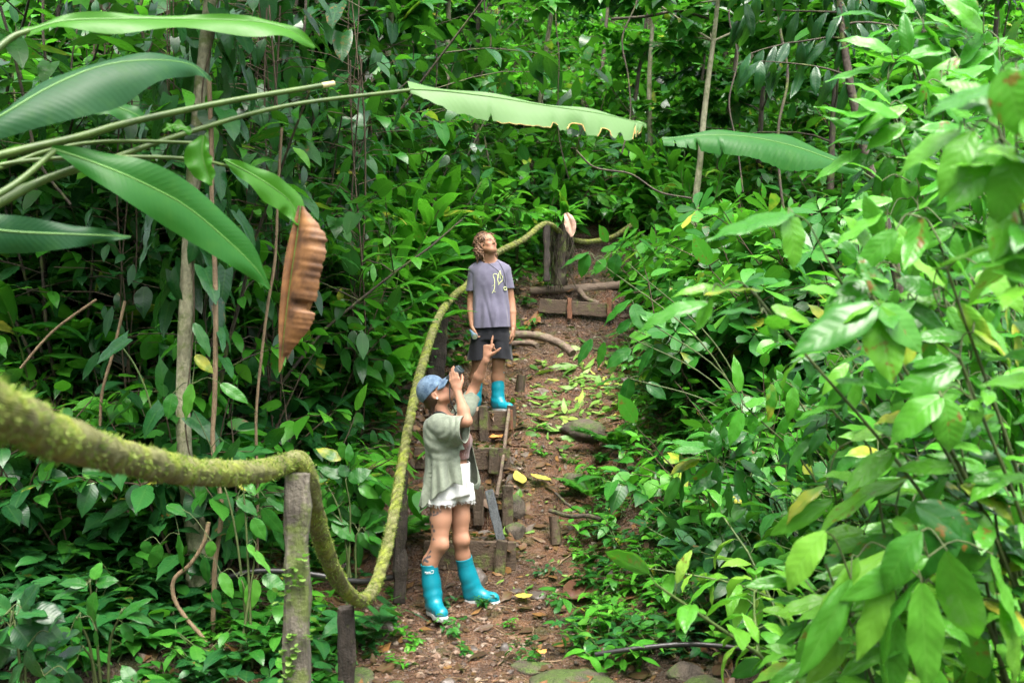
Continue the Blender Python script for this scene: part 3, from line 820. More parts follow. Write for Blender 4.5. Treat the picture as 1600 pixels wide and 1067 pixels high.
def paint(P, base, marks):
    col = np.tile(np.asarray(base, float), (len(P), 1))
    for c, rad, M, rgb, soft in marks:
        q = (P - np.asarray(c)) @ M / np.asarray(rad); d = np.linalg.norm(q, axis=1)
        k = np.clip((1 - d) / soft + .0, 0, 1)[:, None]; col = col * (1 - k) + np.asarray(rgb) * k
    return col
def paint_line(col, P, pts, r, rgb):
    for a, b in zip(pts[:-1], pts[1:]):
        a = np.asarray(a); b = np.asarray(b); ba = b - a; t = np.clip(((P - a) @ ba) / max(ba @ ba, 1e-9), 0, 1)
        d = np.linalg.norm(P - a - t[:, None] * ba, axis=1); k = np.clip((r - d) / (r * .4), 0, 1)[:, None]
        col[:] = col * (1 - k) + np.asarray(rgb) * k

def snap(P, pts, lift=.003, axis=1, sign=-1):
    """lay points on the outer side of a surface: nearest vertex in the other two axes, outermost along the axis"""
    out = []
    oth = [i for i in range(3) if i != axis]
    for p in pts:
        d = np.hypot(P[:, oth[0]] - p[0], P[:, oth[1]] - p[1]); m = d < .012
        if not m.any(): m = d < d.min() + .01
        v = (P[m, axis] * sign).max() * sign
        q = np.zeros(3); q[oth[0]], q[oth[1]], q[axis] = p[0], p[1], v + lift * sign; out.append(q)
    return np.array(out)

# ------------------------------------------------------------------ the standing man
MX, MY = (768 - 800) / FPX * 9.72, 9.72
MZ = CAMZ - (643.5 - 533.5) / FPX * 9.72
man = thing('person', 'standing man with curly hair, faded violet t-shirt and black shorts, gazing up', 'person', (MX, MY, MZ))
def build_man():
    skin = (.29, .150, .088)
    S = Sdf((-.30, -.26, -.01), (.30, .16, 1.78), .0045)
    # legs
    for sx_, hipx, kx, ax_ in ((-1, -.085, -.128, -.155), (1, .075, .068, .062)):
        S.limb([((hipx, .01, .86), .092), ((kx, -.015, .49), .060)], .03); S.limb([((kx, -.015, .49), .057), ((ax_, .02, .33), .060), ((ax_, .015, .10), .042)], .03)
    # trunk
    S.loft([(.82, -.005, .0, .155, .105), (.95, -.01, .0, .148, .098), (1.10, -.015, 0, .135, .092), (1.25, -.02, .0, .148, .102), (1.37, -.02, .005, .150, .098), (1.43, -.02, .012, .12, .076)], .03)
    for q in (-1, 1): S.cone((-.02 + q * .06, .012, 1.425), (-.02 + q * .145, .014, 1.385), .054, .050, .04)
    S.cone((-.022, .016, 1.42), (-.034, -.005, 1.53), .057, .052, .03)
    S.cone((-.02 - .08, .03, 1.42), (-.03, .015, 1.52), .04, .04, .04); S.cone((-.02 + .08, .03, 1.42), (-.03, .015, 1.52), .04, .04, .04)
    # arms
    S.limb([((-.168, .018, 1.375), .052), ((-.188, .03, 1.23), .046), ((-.200, .03, 1.085), .040)], .015); S.limb([((-.200, .03, 1.085), .041), ((-.200, -.005, .98), .038), ((-.188, -.065, .845), .025)], .012)
    S.limb([((.133, .018, 1.375), .052), ((.165, .03, 1.23), .045), ((.190, .035, 1.08), .039)], .015); S.limb([((.190, .035, 1.08), .040), ((.205, .0, .97), .037), ((.212, -.045, .835), .025)], .012)
    # his right hand closes round a flashlight, his left hangs half open
    hand(S, (-.186, -.072, .83), (.12, -.30, -.95), (.93, .28, .1), (.2, -.9, .25), [(.55, .9, .5), (.6, 1.0, .55), (.65, 1.0, .55), (.7, 1.0, .55)], (.45, .35, .35, .35), 1.0)
    hand(S, (.213, -.052, .82), (.03, -.18, -.98), (-.95, .2, -.05), (-.2, -.95, .15), [(.22, .3, .2), (.32, .40, .25), (.40, .48, .3), (.5, .5, .3)], (.40, .25, .2, .2), 1.0)
    hc = np.array([-.038, -.012, 1.632]); f = nrm((.62, -.72, .34)); up = (-.16, .24, 1.)
    Ph, Mh = head(S, hc, f, up, .97, 1.08)
    P, F = S.mesh(2)
    E = lambda x, y, w: Ph(x, y, w)
    marks = [(E(0, .088, -.0600), (.021, .014, .010), Mh, (.30, .10, .085), .5), (E(0, .088, -.0600), (.013, .02, .0035), Mh, (.05, .02, .02), .5)]
    for q in (-1, 1):
        marks += [(E(q * .031, .084, .003), (.013, .012, .0065), Mh, (.30, .27, .25), .4), (E(q * .032, .087, .003), (.0075, .012, .0075), Mh, (.025, .022, .02), .3),
                  (E(q * .031, .084, .0105), (.019, .014, .0055), Mh, (.09, .045, .03), .5), (E(q * .033, .086, .0235), (.024, .018, .0075), Mh, (.07, .034, .018), .35),
                  (E(q * .011, .100, -.037), (.005, .008, .004), Mh, (.12, .05, .035), .6), (E(q * .042, .065, -.028), (.028, .03, .024), Mh, (.46, .20, .14), 1.),
                  (E(q * .016, .092, -.0455), (.019, .014, .0065), Mh, (.15, .07, .035), .5)]
    marks += [(E(0, .080, -.088), (.034, .03, .022), Mh, (.27, .14, .085), .9), (E(0, .02, -.105), (.06, .07, .025), Mh, (.33, .17, .11), .9)]
    col = paint(P, skin, marks)
    sdf_part('body', P, F, MAT_SKIN, man, col=col)
    # T-shirt: trunk and two sleeves
    def folds(x, y, z, zc):
        a = np.arctan2(x, -y)
        dn_ = np.clip((1.27 - z) / .3, 0, 1)
        f1 = .007 * np.sin(a * 10 + 2.2 * np.sin(z * 5) + .8) * dn_
        f2 = -.012 * np.exp(-((x + .085 - (1.25 - z) * .22) / .020) ** 2) * dn_ + .010 * np.exp(-((x + .05 - (1.25 - z) * .16) / .020) ** 2) * dn_ - .008 * np.exp(-((x - .07 + (1.25 - z) * .12) / .018) ** 2) * dn_
        return -(f1 + f2) + .0035 * vnoise(x * 16, y * 16, z * 8)
    T = Sdf((-.30, -.24, .78), (.28, .24, 1.52), .006)
    T.loft([(.80, .0, -.005, .190, .150), (.95, -.006, -.005, .180, .142), (1.10, -.010, -.003, .168, .120), (1.25, -.016, .0, .166, .120), (1.36, -.018, .005, .164, .112), (1.44, -.02, .012, .125, .086)], .03, pw=2.3, disp=folds)
    for q in (-1, 1): T.cone((-.02 + q * .06, .014, 1.426), (-.02 + q * .150, .016, 1.382), .062, .056, .04)
    T.cone((-.022, .014, 1.42), (-.027, .005, 1.50), .070, .066, .02)
    P, F = T.mesh(2); Pt = P
    hemz = lambda x, y: .832 + .006 * np.sin(x * 9) - .010 * (y < 0)
    neckf = lambda x, y, z: np.maximum(z - (1.448 + .018 * np.clip(y / .06, -1, 1)), np.hypot(x + .024, y - .008) - .085)
    neckf = lambda x, y, z: np.maximum((1.446 + .018 * np.clip(y / .06, -1, 1)) - z, np.hypot(x + .024, y - .008) - .082)
    PP, FF, _ = clip(P, F, np.minimum(P[:, 2] - hemz(P[:, 0], P[:, 1]), neckf(P[:, 0], P[:, 1], P[:, 2])))
    g = Geo(); g.add(PP, FF)
    for a, b, ra, rb, cut in (((-.160, .016, 1.385), (-.192, .026, 1.14), .060, .064, 1.178), ((.126, .016, 1.385), (.172, .028, 1.14), .060, .060, 1.205)):
        U = Sdf(np.minimum(a, b) - np.array([.1, .1, .1]), np.maximum(a, b) + np.array([.1, .1, .1]), .006)
        U.cone(a, b, ra, rb, .02); P, F = U.mesh(2)
        nz = vnoise(P[:, 0] * 20, P[:, 1] * 20, P[:, 2] * 12); P = P + np.stack([.004 * nz, .004 * nz, 0 * nz], 1)
        P, F, _ = clip(P, F, P[:, 2] - cut - .03 * (P[:, 0] - b[0]) * np.sign(b[0])); g.add(P, F)
    shirt = g.build('shirt', MAT_TEE, man); md = shirt.modifiers.new('thickness', 'SOLIDIFY'); md.thickness = .004; md.offset = 1; md.use_rim = True
    # pale lime drawing on the chest (pixel positions on the photograph's shirt)
    px = lambda a, b: ((a - 768) / 160.1, (643.5 - b) / 160.1)
    g = Geo()
    for line, r_ in (([(771.5, 435), (771, 430.5), (774, 429), (778.5, 431)], .0028), ([(771.8, 434), (773, 439), (773.2, 446), (772.5, 453), (769.3, 459)], .0034), ([(772.5, 456), (774, 457.5)], .004),
                     ([(778.3, 431), (777.7, 437), (779, 443)], .0045), ([(779, 446), (781, 443), (784.8, 439.5)], .0045), ([(784.8, 439.5), (785.5, 433), (783, 431), (781.9, 424), (779.8, 428), (779.5, 436)], .003), ([(782, 424), (782.3, 437)], .0028),
                     ([(769, 448), (772, 446.5)], .0018)):
        pp = snap(Pt, [px(*q) for q in catmull([(*q, 0.) for q in line], 14)[:, :2]], .0015)
        tube(g, pp, r_, 6)
    pr = g.build('shirt_print', MAT_PRINT, shirt)
    # necklace cord with a ring pendant
    g = Geo()
    for line in ([(762, 411), (769, 417), (779, 425), (787, 440), (790, 449)], [(777, 408), (782, 414), (789, 431), (790.5, 449)]):
        pp = snap(Pt, [px(*q) for q in catmull([(*q, 0.) for q in line], 16)[:, :2]], .003); tube(g, pp, .0022, 5)
    cord = g.build('necklace', MAT_BLACKP, man)
    g = Geo(); ang = np.linspace(0, 2 * np.pi, 17); c0 = px(789.5, 451.5)
    pp = snap(Pt, [(c0[0] + .014 * math.cos(a), c0[1] + .016 * math.sin(a)) for a in ang], .006); tube(g, pp, .004, 6); g.build('ring_pendant', MAT_PRINT, cord)
    # shorts
    Q = Sdf((-.30, -.24, .44), (.30, .24, .92), .007)
    fd = lambda x, y, z, zc: .006 * np.sin(np.arctan2(x, -y) * 7 + z * 9) * np.clip((.8 - z) / .3, 0, 1)
    Q.loft([(.70, -.01, .0, .185, .130), (.80, -.008, 0, .176, .125), (.90, -.008, 0, .168, .118)], .02, pw=2.4)
    Q.loft([(.46, -.135, -.01, .103, .118), (.60, -.117, -.005, .102, .118), (.76, -.088, .0, .098, .112)], .012, pw=2.2, disp=fd)
    Q.loft([(.46, .102, -.01, .103, .118), (.60, .092, -.005, .100, .118), (.76, .078, .0, .098, .112)], .012, pw=2.2, disp=fd)
    P, F = Q.mesh(2)
    sdf_part('shorts', P, F, MAT_BLACKC, man, lambda p: np.minimum(p[:, 2] - (.515 + .012 * np.sin(p[:, 0] * 14 + 1)), .89 - p[:, 2]), thick=.005)
    boot(man, (-.162, .02, .105), (-.145, .02, .40), .061, (-.25, -.9), .012, size=1.0)
    boot(man, (.058, .02, .105), (.066, .012, .395), .061, (.62, -.78), .002, size=1.03)
    # curly hair
    g = Geo(); r2 = np.random.default_rng(5)
    Hs = Sdf(hc - .20, hc + .20, .007)
    Hs.ell(Ph(0, -.030, .040), np.array([.092, .098, .092]), Mh, .02)
    for q in (-1, 1):
        Hs.cone(Ph(q * .074, -.040, .03), Ph(q * .084, -.05, -.075), .036, .038, .03); Hs.cone(Ph(q * .05, -.075, 0), Ph(q * .055, -.072, -.09), .045, .042, .03)
    Hs.cone(Ph(0, -.09, 0), Ph(0, -.085, -.10), .05, .05, .03)
    Hs.ell(Ph(0, .088, -.012), np.array([.062, .080, .090]), Mh, .012, 's')
    for q in (-1, 1): Hs.ell(Ph(q * .088, .012, -.02), np.array([.022, .030, .034]), Mh, .012, 's')
    P, F = Hs.mesh(1)
    nz = fbm(P[:, 0] * 26, P[:, 1] * 26, P[:, 2] * 26, 3); ctr = Ph(0, -.02, 0); dv = P - ctr; P = P + dv / np.linalg.norm(dv, axis=1, keepdims=True) * (.009 * nz)[:, None]
    g.add(P, F, np.clip(.35 + .25 * nz[F].mean(1), 0, 1))
    pick = P[r2.integers(0, len(P), 260)]
    dn = nrm(Mh[:, 2] * -1 + np.array([0, 0, -.6]))
    for p in pick:
        loc = (p - hc) @ Mh
        if loc[1] > .045 and loc[2] < .085: continue
        L = .035 + .045 * r2.random(); n_ = 18; tt = np.linspace(0, 1, n_); out = nrm(p - ctr); side = np.cross(out, dn); ph = r2.random() * 6.3
        rr = (.004 + .006 * r2.random()) * (1 if loc[2] < .05 else .35)
        dr = dn if loc[2] < .05 else nrm(np.cross(np.cross(out, dn - Mh[:, 1] * .5), out) + out * .02)
        pts = p + out * .004 + dr * (L * (tt - .2))[:, None] + out * (rr * np.cos(tt * 9 + ph))[:, None] + side * (rr * np.sin(tt * 9 + ph))[:, None]
        tube(g, pts, .0058 * (1 - .75 * np.abs(tt - .35)), 6, rnd=float(np.clip(r2.normal(.5, .28), 0, 1)))
    g.build('hair', MAT_HAIRM, man)
build_man()
# flashlight in his hand
fl = thing('flashlight', 'blue-grey hand torch held by the standing man', 'flashlight', (MX - .180, MY - .135, MZ + .765))
def lathe(g, prof, axis, o=(0, 0, 0), n=20, mat=0, cap=True):
    axis = nrm(axis); M = frame(axis, (0.01, 0, 1) if abs(axis[2]) < .9 else (1, 0, 0)); a = np.linspace(0, 2 * np.pi, n, endpoint=False)
    V = np.concatenate([np.asarray(o) + axis * z + (np.cos(a) * r)[:, None] * M[:, 0] + (np.sin(a) * r)[:, None] * M[:, 2] for z, r in prof])
    m = len(prof); idx = np.arange(m * n).reshape(m, n); A = idx[:-1]; B = idx[1:]
    g.add(V, np.stack([A, B, np.roll(B, -1, 1), np.roll(A, -1, 1)], -1).reshape(-1, 4), .5, None, mat)
    if cap:
        for k in (0, m - 1):
            i = np.arange(n); vv = np.vstack([V[idx[k]], V[idx[k]].mean(0)]); g.add(vv, np.stack([i, np.roll(i, -1), np.full(n, n)], 1), .5, None, mat)
ax_ = nrm((.30, -.85, -.42))
g = Geo(); lathe(g, [(-.075, .012), (-.07, .015), (.0, .016), (.03, .017), (.045, .026), (.062, .030), (.078, .031), (.082, .029)], ax_)
g.build('torch_body', mat_simple('blue_grey_metal', (.05, .10, .14), (.12, .20, .25), rough=.35), fl)
g = Geo(); lathe(g, [(.0825, .0265), (.084, .026)], ax_); lathe(g, [(.084, .013), (.087, .012)], ax_)
g.build('lens', mat_simple('torch_lens', (.18, .22, .16), (.34, .38, .26), 120., rough=.15), fl)

# ------------------------------------------------------------------ the woman with the binoculars
WD = 6.86; WS = FPX / WD
WX, WY = (705 - 800) / FPX * WD, WD
WZ = CAMZ - (957 - 533.5) / FPX * WD
woman = thing('person', 'woman in denim cap and open sage shirt, pointing up and looking through binoculars', 'person', (WX, WY, WZ))
def W(px, py, y=0.):
    """local point seen at that pixel, y metres behind the figure's plane (negative: nearer the camera)"""
    q = at(px, py, WD + y); return q - np.array([WX, WY, WZ])
def build_woman():
    skin = (.36, .185, .115)
    S = Sdf((-.32, -.32, -.03), (.42, .36, 1.95), .0045)
    # legs: her right one nearer the camera
    hipR, kneeR, ankR = W(690, 765, -.07), W(687, 850, -.13), W(677, 930, -.10)
    hipL, kneeL, ankL = W(716, 765, .07), W(720, 843, .035), W(733, 922, .10)
    S.limb([(hipR, .088), (hipR * .45 + kneeR * .55, .070), (kneeR, .054)], .03); S.limb([(kneeR, .055), (W(672, 878, -.115), .050), (ankR, .034)], .03)
    S.limb([(hipL, .086), (hipL * .45 + kneeL * .55, .067), (kneeL, .052)], .03); S.limb([(kneeL, .053), (W(723, 868, .065), .049), (ankL, .034)], .03)
    S.ell(kneeR + (.03, -.035, .0), (.032, .028, .036), None, .03); S.ell(kneeL + (.034, -.030, .0), (.030, .026, .034), None, .03)
    # trunk, leaning back a little
    z = lambda py: W(700, py)[2]
    S.loft([(z(772), W(702, 770)[0], .0, .125, .160), (z(745), W(703, 745)[0], 0, .118, .150), (z(715), W(708, 715)[0], 0, .095, .122), (z(690), W(706, 690)[0], 0, .105, .135), (z(672), W(700, 670)[0], 0, .105, .150), (z(655), W(694, 655)[0], 0, .075, .13)], .03)
    S.ell(W(719, 689, -.065), (.058, .058, .062), None, .03); S.ell(W(722, 689, .06), (.058, .058, .062), None, .03)      # chest
    S.ell(W(686, 765, -.06), (.085, .095, .09), None, .04); S.ell(W(688, 765, .07), (.085, .09, .09), None, .04)           # seat
    shR, shL = W(687, 664, -.15), W(712, 660, .16)
    S.cone(W(693, 660, 0), shR, .06, .060, .04); S.cone(W(695, 658, 0), shL, .06, .058, .04)
    hc = W(682, 613, .0); f = nrm((.72, -.14, .69)); up = nrm((-.69, .05, .72))
    S.cone(W(693, 658, .0), W(686, 628, .0), .052, .048, .03)
    Ph, Mh = head(S, hc, f, up, .97, .92)
    # near arm: forward, then up to the binoculars
    elR, wrR = W(729, 658, -.20), W(715, 612, -.098)
    S.limb([(shR, .052), ((shR + elR) / 2, .045), (elR, .036)], .03); S.limb([(elR, .037), (elR * .65 + wrR * .35, .039), (wrR, .024)], .02)
    hand(S, W(714.5, 611, -.098), (-.24, .12, .96), (.25, .93, -.05), (.85, -.25, .12), [(.12, .35, .40), (.08, .30, .40), (.10, .32, .4), (.16, .40, .4)], (.5, .45, .3, .3), 1.02, spread=.07)
    # far arm: up and out, pointing
    elL, wrL = W(741, 606, .26), W(759, 562, .16)
    S.limb([(shL, .052), ((shL + elL) / 2, .044), (elL, .037)], .03); S.limb([(elL, .037), (elL * .6 + wrL * .4, .036), (wrL, .023)], .02)
    hand(S, W(760, 559, .158), (.13, .0, .98), (.62, .70, -.18), (.85, -.55, -.15) if 0 else (.80, -.55, -.2), [(.02, .05, .05), (1.25, 1.5, .9), (1.35, 1.5, .9), (1.4, 1.5, .9)], (.95, .1, .15, .15), .98, spread=.02)
    P, F = S.mesh(2)
    E = lambda x, y, w_: Ph(x, y, w_)
    marks = [(E(0, .086, -.0595), (.019, .014, .011), Mh, (.42, .13, .115), .6)]
    for q in (-1, 1):
        marks += [(E(q * .031, .082, .0235), (.021, .016, .005), Mh, (.12, .06, .035), .6), (E(q * .040, .06, -.030), (.03, .03, .025), Mh, (.55, .22, .16), 1.), (E(q * .031, .082, .003), (.014, .012, .004), Mh, (.08, .05, .04), .6),
                  (E(q * .084, -.008, -.032), (.010, .016, .012), Mh, (.62, .30, .22), .8)]
    col = paint(P, skin, marks)
    ink = (.055, .06, .07)
    # botanical tattoo down the outside of her right leg
    def L(px, py):
        q = W(px, py, 0); m = np.hypot(P[:, 0] - q[0], P[:, 2] - q[2]) < .012
        y = P[m, 1].min() if m.any() else -.2
        q = W(px, py, y); return np.array([q[0], y, q[2]])
    def stem(pts, r): paint_line(col, P, [L(*p) for p in pts], r + .0045, ink)
    def blob(px, py, r): 
        q = L(px, py); d = np.linalg.norm(P - q, axis=1); r = r + .006; k = np.clip((r - d) / (r * .5), 0, 1)[:, None] * .95; col[:] = col * (1 - k) + np.array(ink) * k
    stem([(672, 799), (671, 812), (669, 828), (671, 842), (668, 858), (667, 872)], .0035)
    for a, b, r_ in ((673, 816, .009), (676, 822, .010), (671, 830, .009), (669, 812, .007), (678, 829, .009), (674, 836, .008), (667, 838, .006), (676, 842, .008), (667, 852, .007)): blob(a, b, r_)
    for a in ((677, 800), (683, 801), (688, 799), (673, 804)): blob(*a, .009)
    stem([(670, 801), (676, 805), (684, 803), (690, 800)], .003); stem([(671, 834), (677, 842), (680, 843)], .0025); stem([(670, 822), (676, 820)], .0025)
    for line in ([(662, 877), (664, 870), (672, 861)], [(664, 871), (670, 870), (671.5, 869)], [(664, 868), (665, 862)], [(663, 874), (668, 877)]): stem(line, .0065)
    sdf_part('body', P, F, MAT_SKIN, woman, col=col)
    # brown knitted crop top
    T = Sdf((-.25, -.25, z(725)), (.30, .25, z(640)), .007)
    T.loft([(z(717), W(708, 715)[0], 0, .104, .132), (z(690), W(707, 690)[0], 0, .116, .146), (z(672), W(701, 670)[0], 0, .112, .152), (z(660), W(697, 660)[0], 0, .09, .14)], .03)
    T.ell(W(719, 689, -.065), (.068, .068, .072), None, .03); T.ell(W(722, 689, .06), (.068, .068, .072), None, .03)
    Pc, Fc = T.mesh(2)
    Pc = Pc + np.stack([.002 * np.sin(np.arctan2(Pc[:, 1], Pc[:, 0]) * 60)] * 3, 1) * np.array([1, 1, 0])
    sdf_part('crop_top', Pc, Fc, MAT_CROP, woman, lambda p: np.minimum(p[:, 2] - z(715.5), z(666) + .03 * np.clip(-p[:, 0], 0, .1) * 10 - p[:, 2]), thick=.004)
    # white frayed shorts
    Q = Sdf((-.30, -.30, z(815)), (.30, .30, z(715)), .007)
    fd = lambda x, y, z_, zc: .005 * vnoise(x * 24, y * 24, z_ * 14) + .004 * np.sin(np.arctan2(x, -y) * 9 + z_ * 22)
    Q.loft([(z(772), W(700, 770)[0], 0, .145, .180), (z(750), W(701, 750)[0], 0, .140, .172), (z(733), W(706, 733)[0], 0, .122, .150), (z(721), W(709, 721)[0], 0, .108, .138)], .03, disp=fd)
    Q.loft([(z(800), W(689, 800)[0], -.095, .088, .098), (z(780), W(690, 780)[0], -.09, .098, .108), (z(758), W(692, 758)[0], -.07, .108, .11)], .025, disp=fd)
    Q.loft([(z(795), W(720, 795)[0], .07, .088, .105), (z(778), W(718, 778)[0], .07, .098, .11), (z(758), W(714, 758)[0], .07, .105, .11)], .025, disp=fd)
    Q.ell(W(688, 764, -.05), (.088, .105, .09), None, .04)
    Ps, Fs = Q.mesh(2)
    hem = lambda p: np.where(p[:, 1] < -.005, z(782), z(783)) + .004 * np.sin(p[:, 0] * 120 + p[:, 1] * 90)
    sh_ = sdf_part('shorts', Ps, Fs, MAT_WHITEC, woman, lambda p: np.minimum(p[:, 2] - hem(p), z(722) - p[:, 2]), thick=.004)
    g = Geo(); r2 = np.random.default_rng(4); band = Ps[np.abs(Ps[:, 2] - hem(Ps)) < .008]
    for p in band[r2.integers(0, len(band), 420)]:
        e = p + np.array([r2.normal() * .005, r2.normal() * .005, -.010 - .012 * r2.random()]); tube(g, [p + (0, 0, .004), (p + e) / 2 + r2.normal(size=3) * .002, e], .0013, 3, cap=False)
    g.build('frayed_hem', MAT_WHITEC, sh_)
    # open overshirt: loose, long behind, falling open in front
    O = Sdf((-.42, -.40, z(815)), (.42, .42, z(590)), .0075)
    def drape(x, y, z_, zc):
        a = np.arctan2(y, x)
        low = np.clip((z(680) - z_) / .25, 0, 1)
        return (.014 * np.sin(a * 8 + 1.3 * np.sin(z_ * 7)) + .008 * np.sin(a * 17 + z_ * 9)) * low + .006 * vnoise(x * 18, y * 18, z_ * 12)
    O.loft([(z(806), W(699, 806)[0], .0, .182, .255), (z(785), W(700, 785)[0], 0, .178, .25), (z(750), W(702, 750)[0], 0, .165, .225), (z(715), W(702, 715)[0], 0, .155, .185), (z(690), W(700, 690)[0], 0, .150, .178), (z(672), W(695, 672)[0], 0, .138, .175), (z(656), W(691, 656)[0], 0, .095, .15)], .04, disp=drape, pw=2.35)
    O.limb([(W(687, 664, -.12), .079), (W(700, 670, -.18), .084), (W(724, 671, -.225), .088)], .018)
    O.cone(W(692, 690, -.13), W(714, 682, -.19), .050, .060, .015)
    O.cone(W(722, 690, .12), W(737, 752, .13), .05, .055, .05)
    O.limb([(W(712, 660, .13), .068), (W(727, 638, .21), .062), (W(739, 616, .258), .056)], .04)
    O.cone(W(681, 670, -.07), W(682, 690, -.10), .072, .075, .05)
    O.cone(W(693, 652, .0), W(690, 644, .0), .075, .066, .03)
    Po, Fo = O.mesh(2)
    nz = fbm(Po[:, 0] * 9, Po[:, 1] * 9, Po[:, 2] * 6, 3)
    # cloth hangs in curved folds from the near shoulder, and gathers under the sleeve
    q0 = W(686, 655, -.15); dd_ = np.hypot((Po[:, 0] - q0[0]) * 1.25, Po[:, 2] - q0[2]); aa_ = np.arctan2(Po[:, 0] - q0[0], q0[2] - Po[:, 2])
    up_ = np.clip((Po[:, 2] - z(725)) / .08, 0, 1) * np.clip((-Po[:, 1] + .05) / .1, 0, 1)
    fo_ = .0045 * np.sin(dd_ * 105 + 2.5 * vnoise(Po[:, 0] * 9, Po[:, 2] * 9, 4.) + aa_ * 1.5) * up_ * np.clip((dd_ - .03) / .08, 0, 1)
    dn2 = np.clip((z(712) - Po[:, 2]) / .1, 0, 1)
    fo_ = fo_ + .008 * np.sin((Po[:, 0] * 62 + (Po[:, 2] - z(712)) * 16) + 2 * vnoise(Po[:, 0] * 7, Po[:, 2] * 4, 1.)) * dn2
    Po = Po + np.stack([.004 * nz, .004 * np.roll(nz, 1) - fo_, 0 * nz], 1)
    eR = W(726, 669, -.225); dR = nrm(W(720, 671, -.225) - W(697, 672, -.19))
    eL = W(738, 618, .253); dL = nrm(W(739, 616, .258) - W(727, 638, .21))
    nkc = W(693, 652, 0)
    def keepo(p):
        x, y, zz = p.T; mn = np.minimum; mx = np.maximum
        sleeveR = mx(-((p - eR) @ dR), np.linalg.norm(p - eR, axis=1) - .16)
        sleeveL = mx(-((p - eL) @ dL), np.linalg.norm(p - eL, axis=1) - .15)
        xf = x - W(700, 750)[0]
        hem = np.where(y < 0, np.interp(xf, [-.22, -.15, -.05, .06, .12, .2], [z(793), z(786), z(763), z(747), z(753), z(753)]), np.interp(xf, [-.2, -.1, .1, .2], [z(800), z(785), z(755), z(768)]))
        ang = np.arctan2(y, x - W(700, 700)[0] + .02); rad = np.hypot(y, x - W(700, 700)[0] + .02)
        lo_ = np.interp(zz, [z(772), z(700), z(650)], [-.98, -1.0, -.75]); hi_ = np.interp(zz, [z(772), z(700), z(650)], [.34, .42, .35])
        front = mn(mn(ang - lo_, hi_ - ang) * rad, mn(x - W(700, 700)[0] - .01, z(640) - zz))     # inside the opening: positive
        onarm = mn(mn((p - W(700, 668, -.17)) @ dR - .02, -y - .115), zz - z(699))
        front = mn(front, -onarm)
        neck = mn(zz - (z(651) + (x - nkc[0]) * -.25), .115 - np.hypot(x - nkc[0], y))
        return mn(mn(mn(sleeveR, sleeveL), zz - hem), mn(-front, -neck))
    sdf_part('overshirt', Po, Fo, MAT_LINEN, woman, keepo, thick=.004)
    boot(woman, W(676, 929, -.10), W(670.5, 880, -.115), .060, (.42, -.90), W(678, 964, -.16)[2], size=.95, logo=(-.10, -1, 0))
    boot(woman, W(735, 916, .10), W(724.5, 871, .065), .061, (.95, -.30), W(745, 944, .08)[2] - .0, size=.95)
    # cap
    C = Sdf(hc - .25, hc + .25, .006)
    C.ell(Ph(0, -.016, .040), np.array([.088, .105, .098]), Mh, .01)
    Pq, Fq = C.mesh(2)
    def keepc(p):
        q = (p - hc) @ Mh; return q[:, 2] - (.018 - .055 * np.clip(-q[:, 1] - .02, -.3, .3))
    cap = sdf_part('cap', Pq, Fq, MAT_DENIM, woman, keepc, thick=.003)
    g = Geo(); nu, nv = 17, 9; pts = np.zeros((nv, nu, 3))
    for j, v_ in enumerate(np.linspace(0, 1, nv)):
        for i, u_ in enumerate(np.linspace(-1, 1, nu)):
            a = u_ * 1.15; x = .086 * math.sin(a) * (1 - .06 * v_); y0 = -.012 + .104 * math.cos(a); y = y0 + .082 * v_ * (1 - .35 * u_ * u_)
            pts[j, i] = Ph(x, y, .036 - .020 * v_ - .034 * u_ * u_)
    idx = np.arange(nv * nu).reshape(nv, nu); g.add(pts.reshape(-1, 3), np.stack([idx[:-1, :-1], idx[:-1, 1:], idx[1:, 1:], idx[1:, :-1]], -1).reshape(-1, 4))
    br = g.build('brim', MAT_DENIM, cap); md = br.modifiers.new('thickness', 'SOLIDIFY'); md.thickness = .004
    g = Geo(); lathe(g, [(-.003, .008), (.004, .007), (.006, .003)], Mh[:, 2], Ph(0, -.016, .138)); g.build('button', MAT_DENIM, cap)
    for x, y, w_ in ((-.045, -.06, .108), (-.075, -.02, .088), (.045, -.06, .108), (-.05, .04, .108)):
        q = Ph(x, y, w_); c_ = Ph(0, -.016, .04); n_ = nrm(q - c_); e = (q - c_) @ Mh / np.array([.088, .105, .098]); q = c_ + (q - c_) / np.linalg.norm(e) + n_ * .002
        g = Geo(); lathe(g, [(-.001, .0045), (.0012, .0035)], n_, q, 8); g.build('eyelet', MAT_BLACKP, cap)
    # hair under the cap and a short bunch at the nape
    Hh = Sdf(hc - .25, hc + .2, .006)
    Hh.ell(Ph(0, -.020, .008), np.array([.083, .092, .088]), Mh, .02)
    Hh.cone(Ph(0, -.085, -.03), Ph(0, -.075, -.105), .045, .034, .03); Hh.cone(Ph(0, -.085, -.075), Ph(.0, -.12, -.135), .028, .016, .02)
    Hh.ell(Ph(0, .085, -.02), np.array([.10, .085, .10]), Mh, .01, 's')
    for q in (-1, 1): Hh.ell(Ph(q * .085, .005, -.03), np.array([.025, .030, .045]), Mh, .01, 's')
    Pp, Fp = Hh.mesh(1); q = (Pp - hc) @ Mh
    nzz = fbm(q[:, 0] * 60, q[:, 1] * 14, q[:, 2] * 14, 2); g = Geo(); Pp = Pp + .003 * nzz[:, None]
    g.add(Pp, Fp, np.clip(.4 + .4 * nzz[Fp].mean(1), 0, 1))
    r2 = np.random.default_rng(8)
    for i in range(60):
        p = Ph(r2.normal() * .03, -.09 + r2.normal() * .012, -.06 + r2.normal() * .03); tt = np.linspace(0, 1, 7)[:, None]
        tube(g, p + tt * (Mh[:, 2] * -.07 - Mh[:, 1] * .02) + tt ** 2 * r2.normal(size=3) * .02, .0022, 4, rnd=r2.random())
    g.build('hair', MAT_HAIRF, woman)
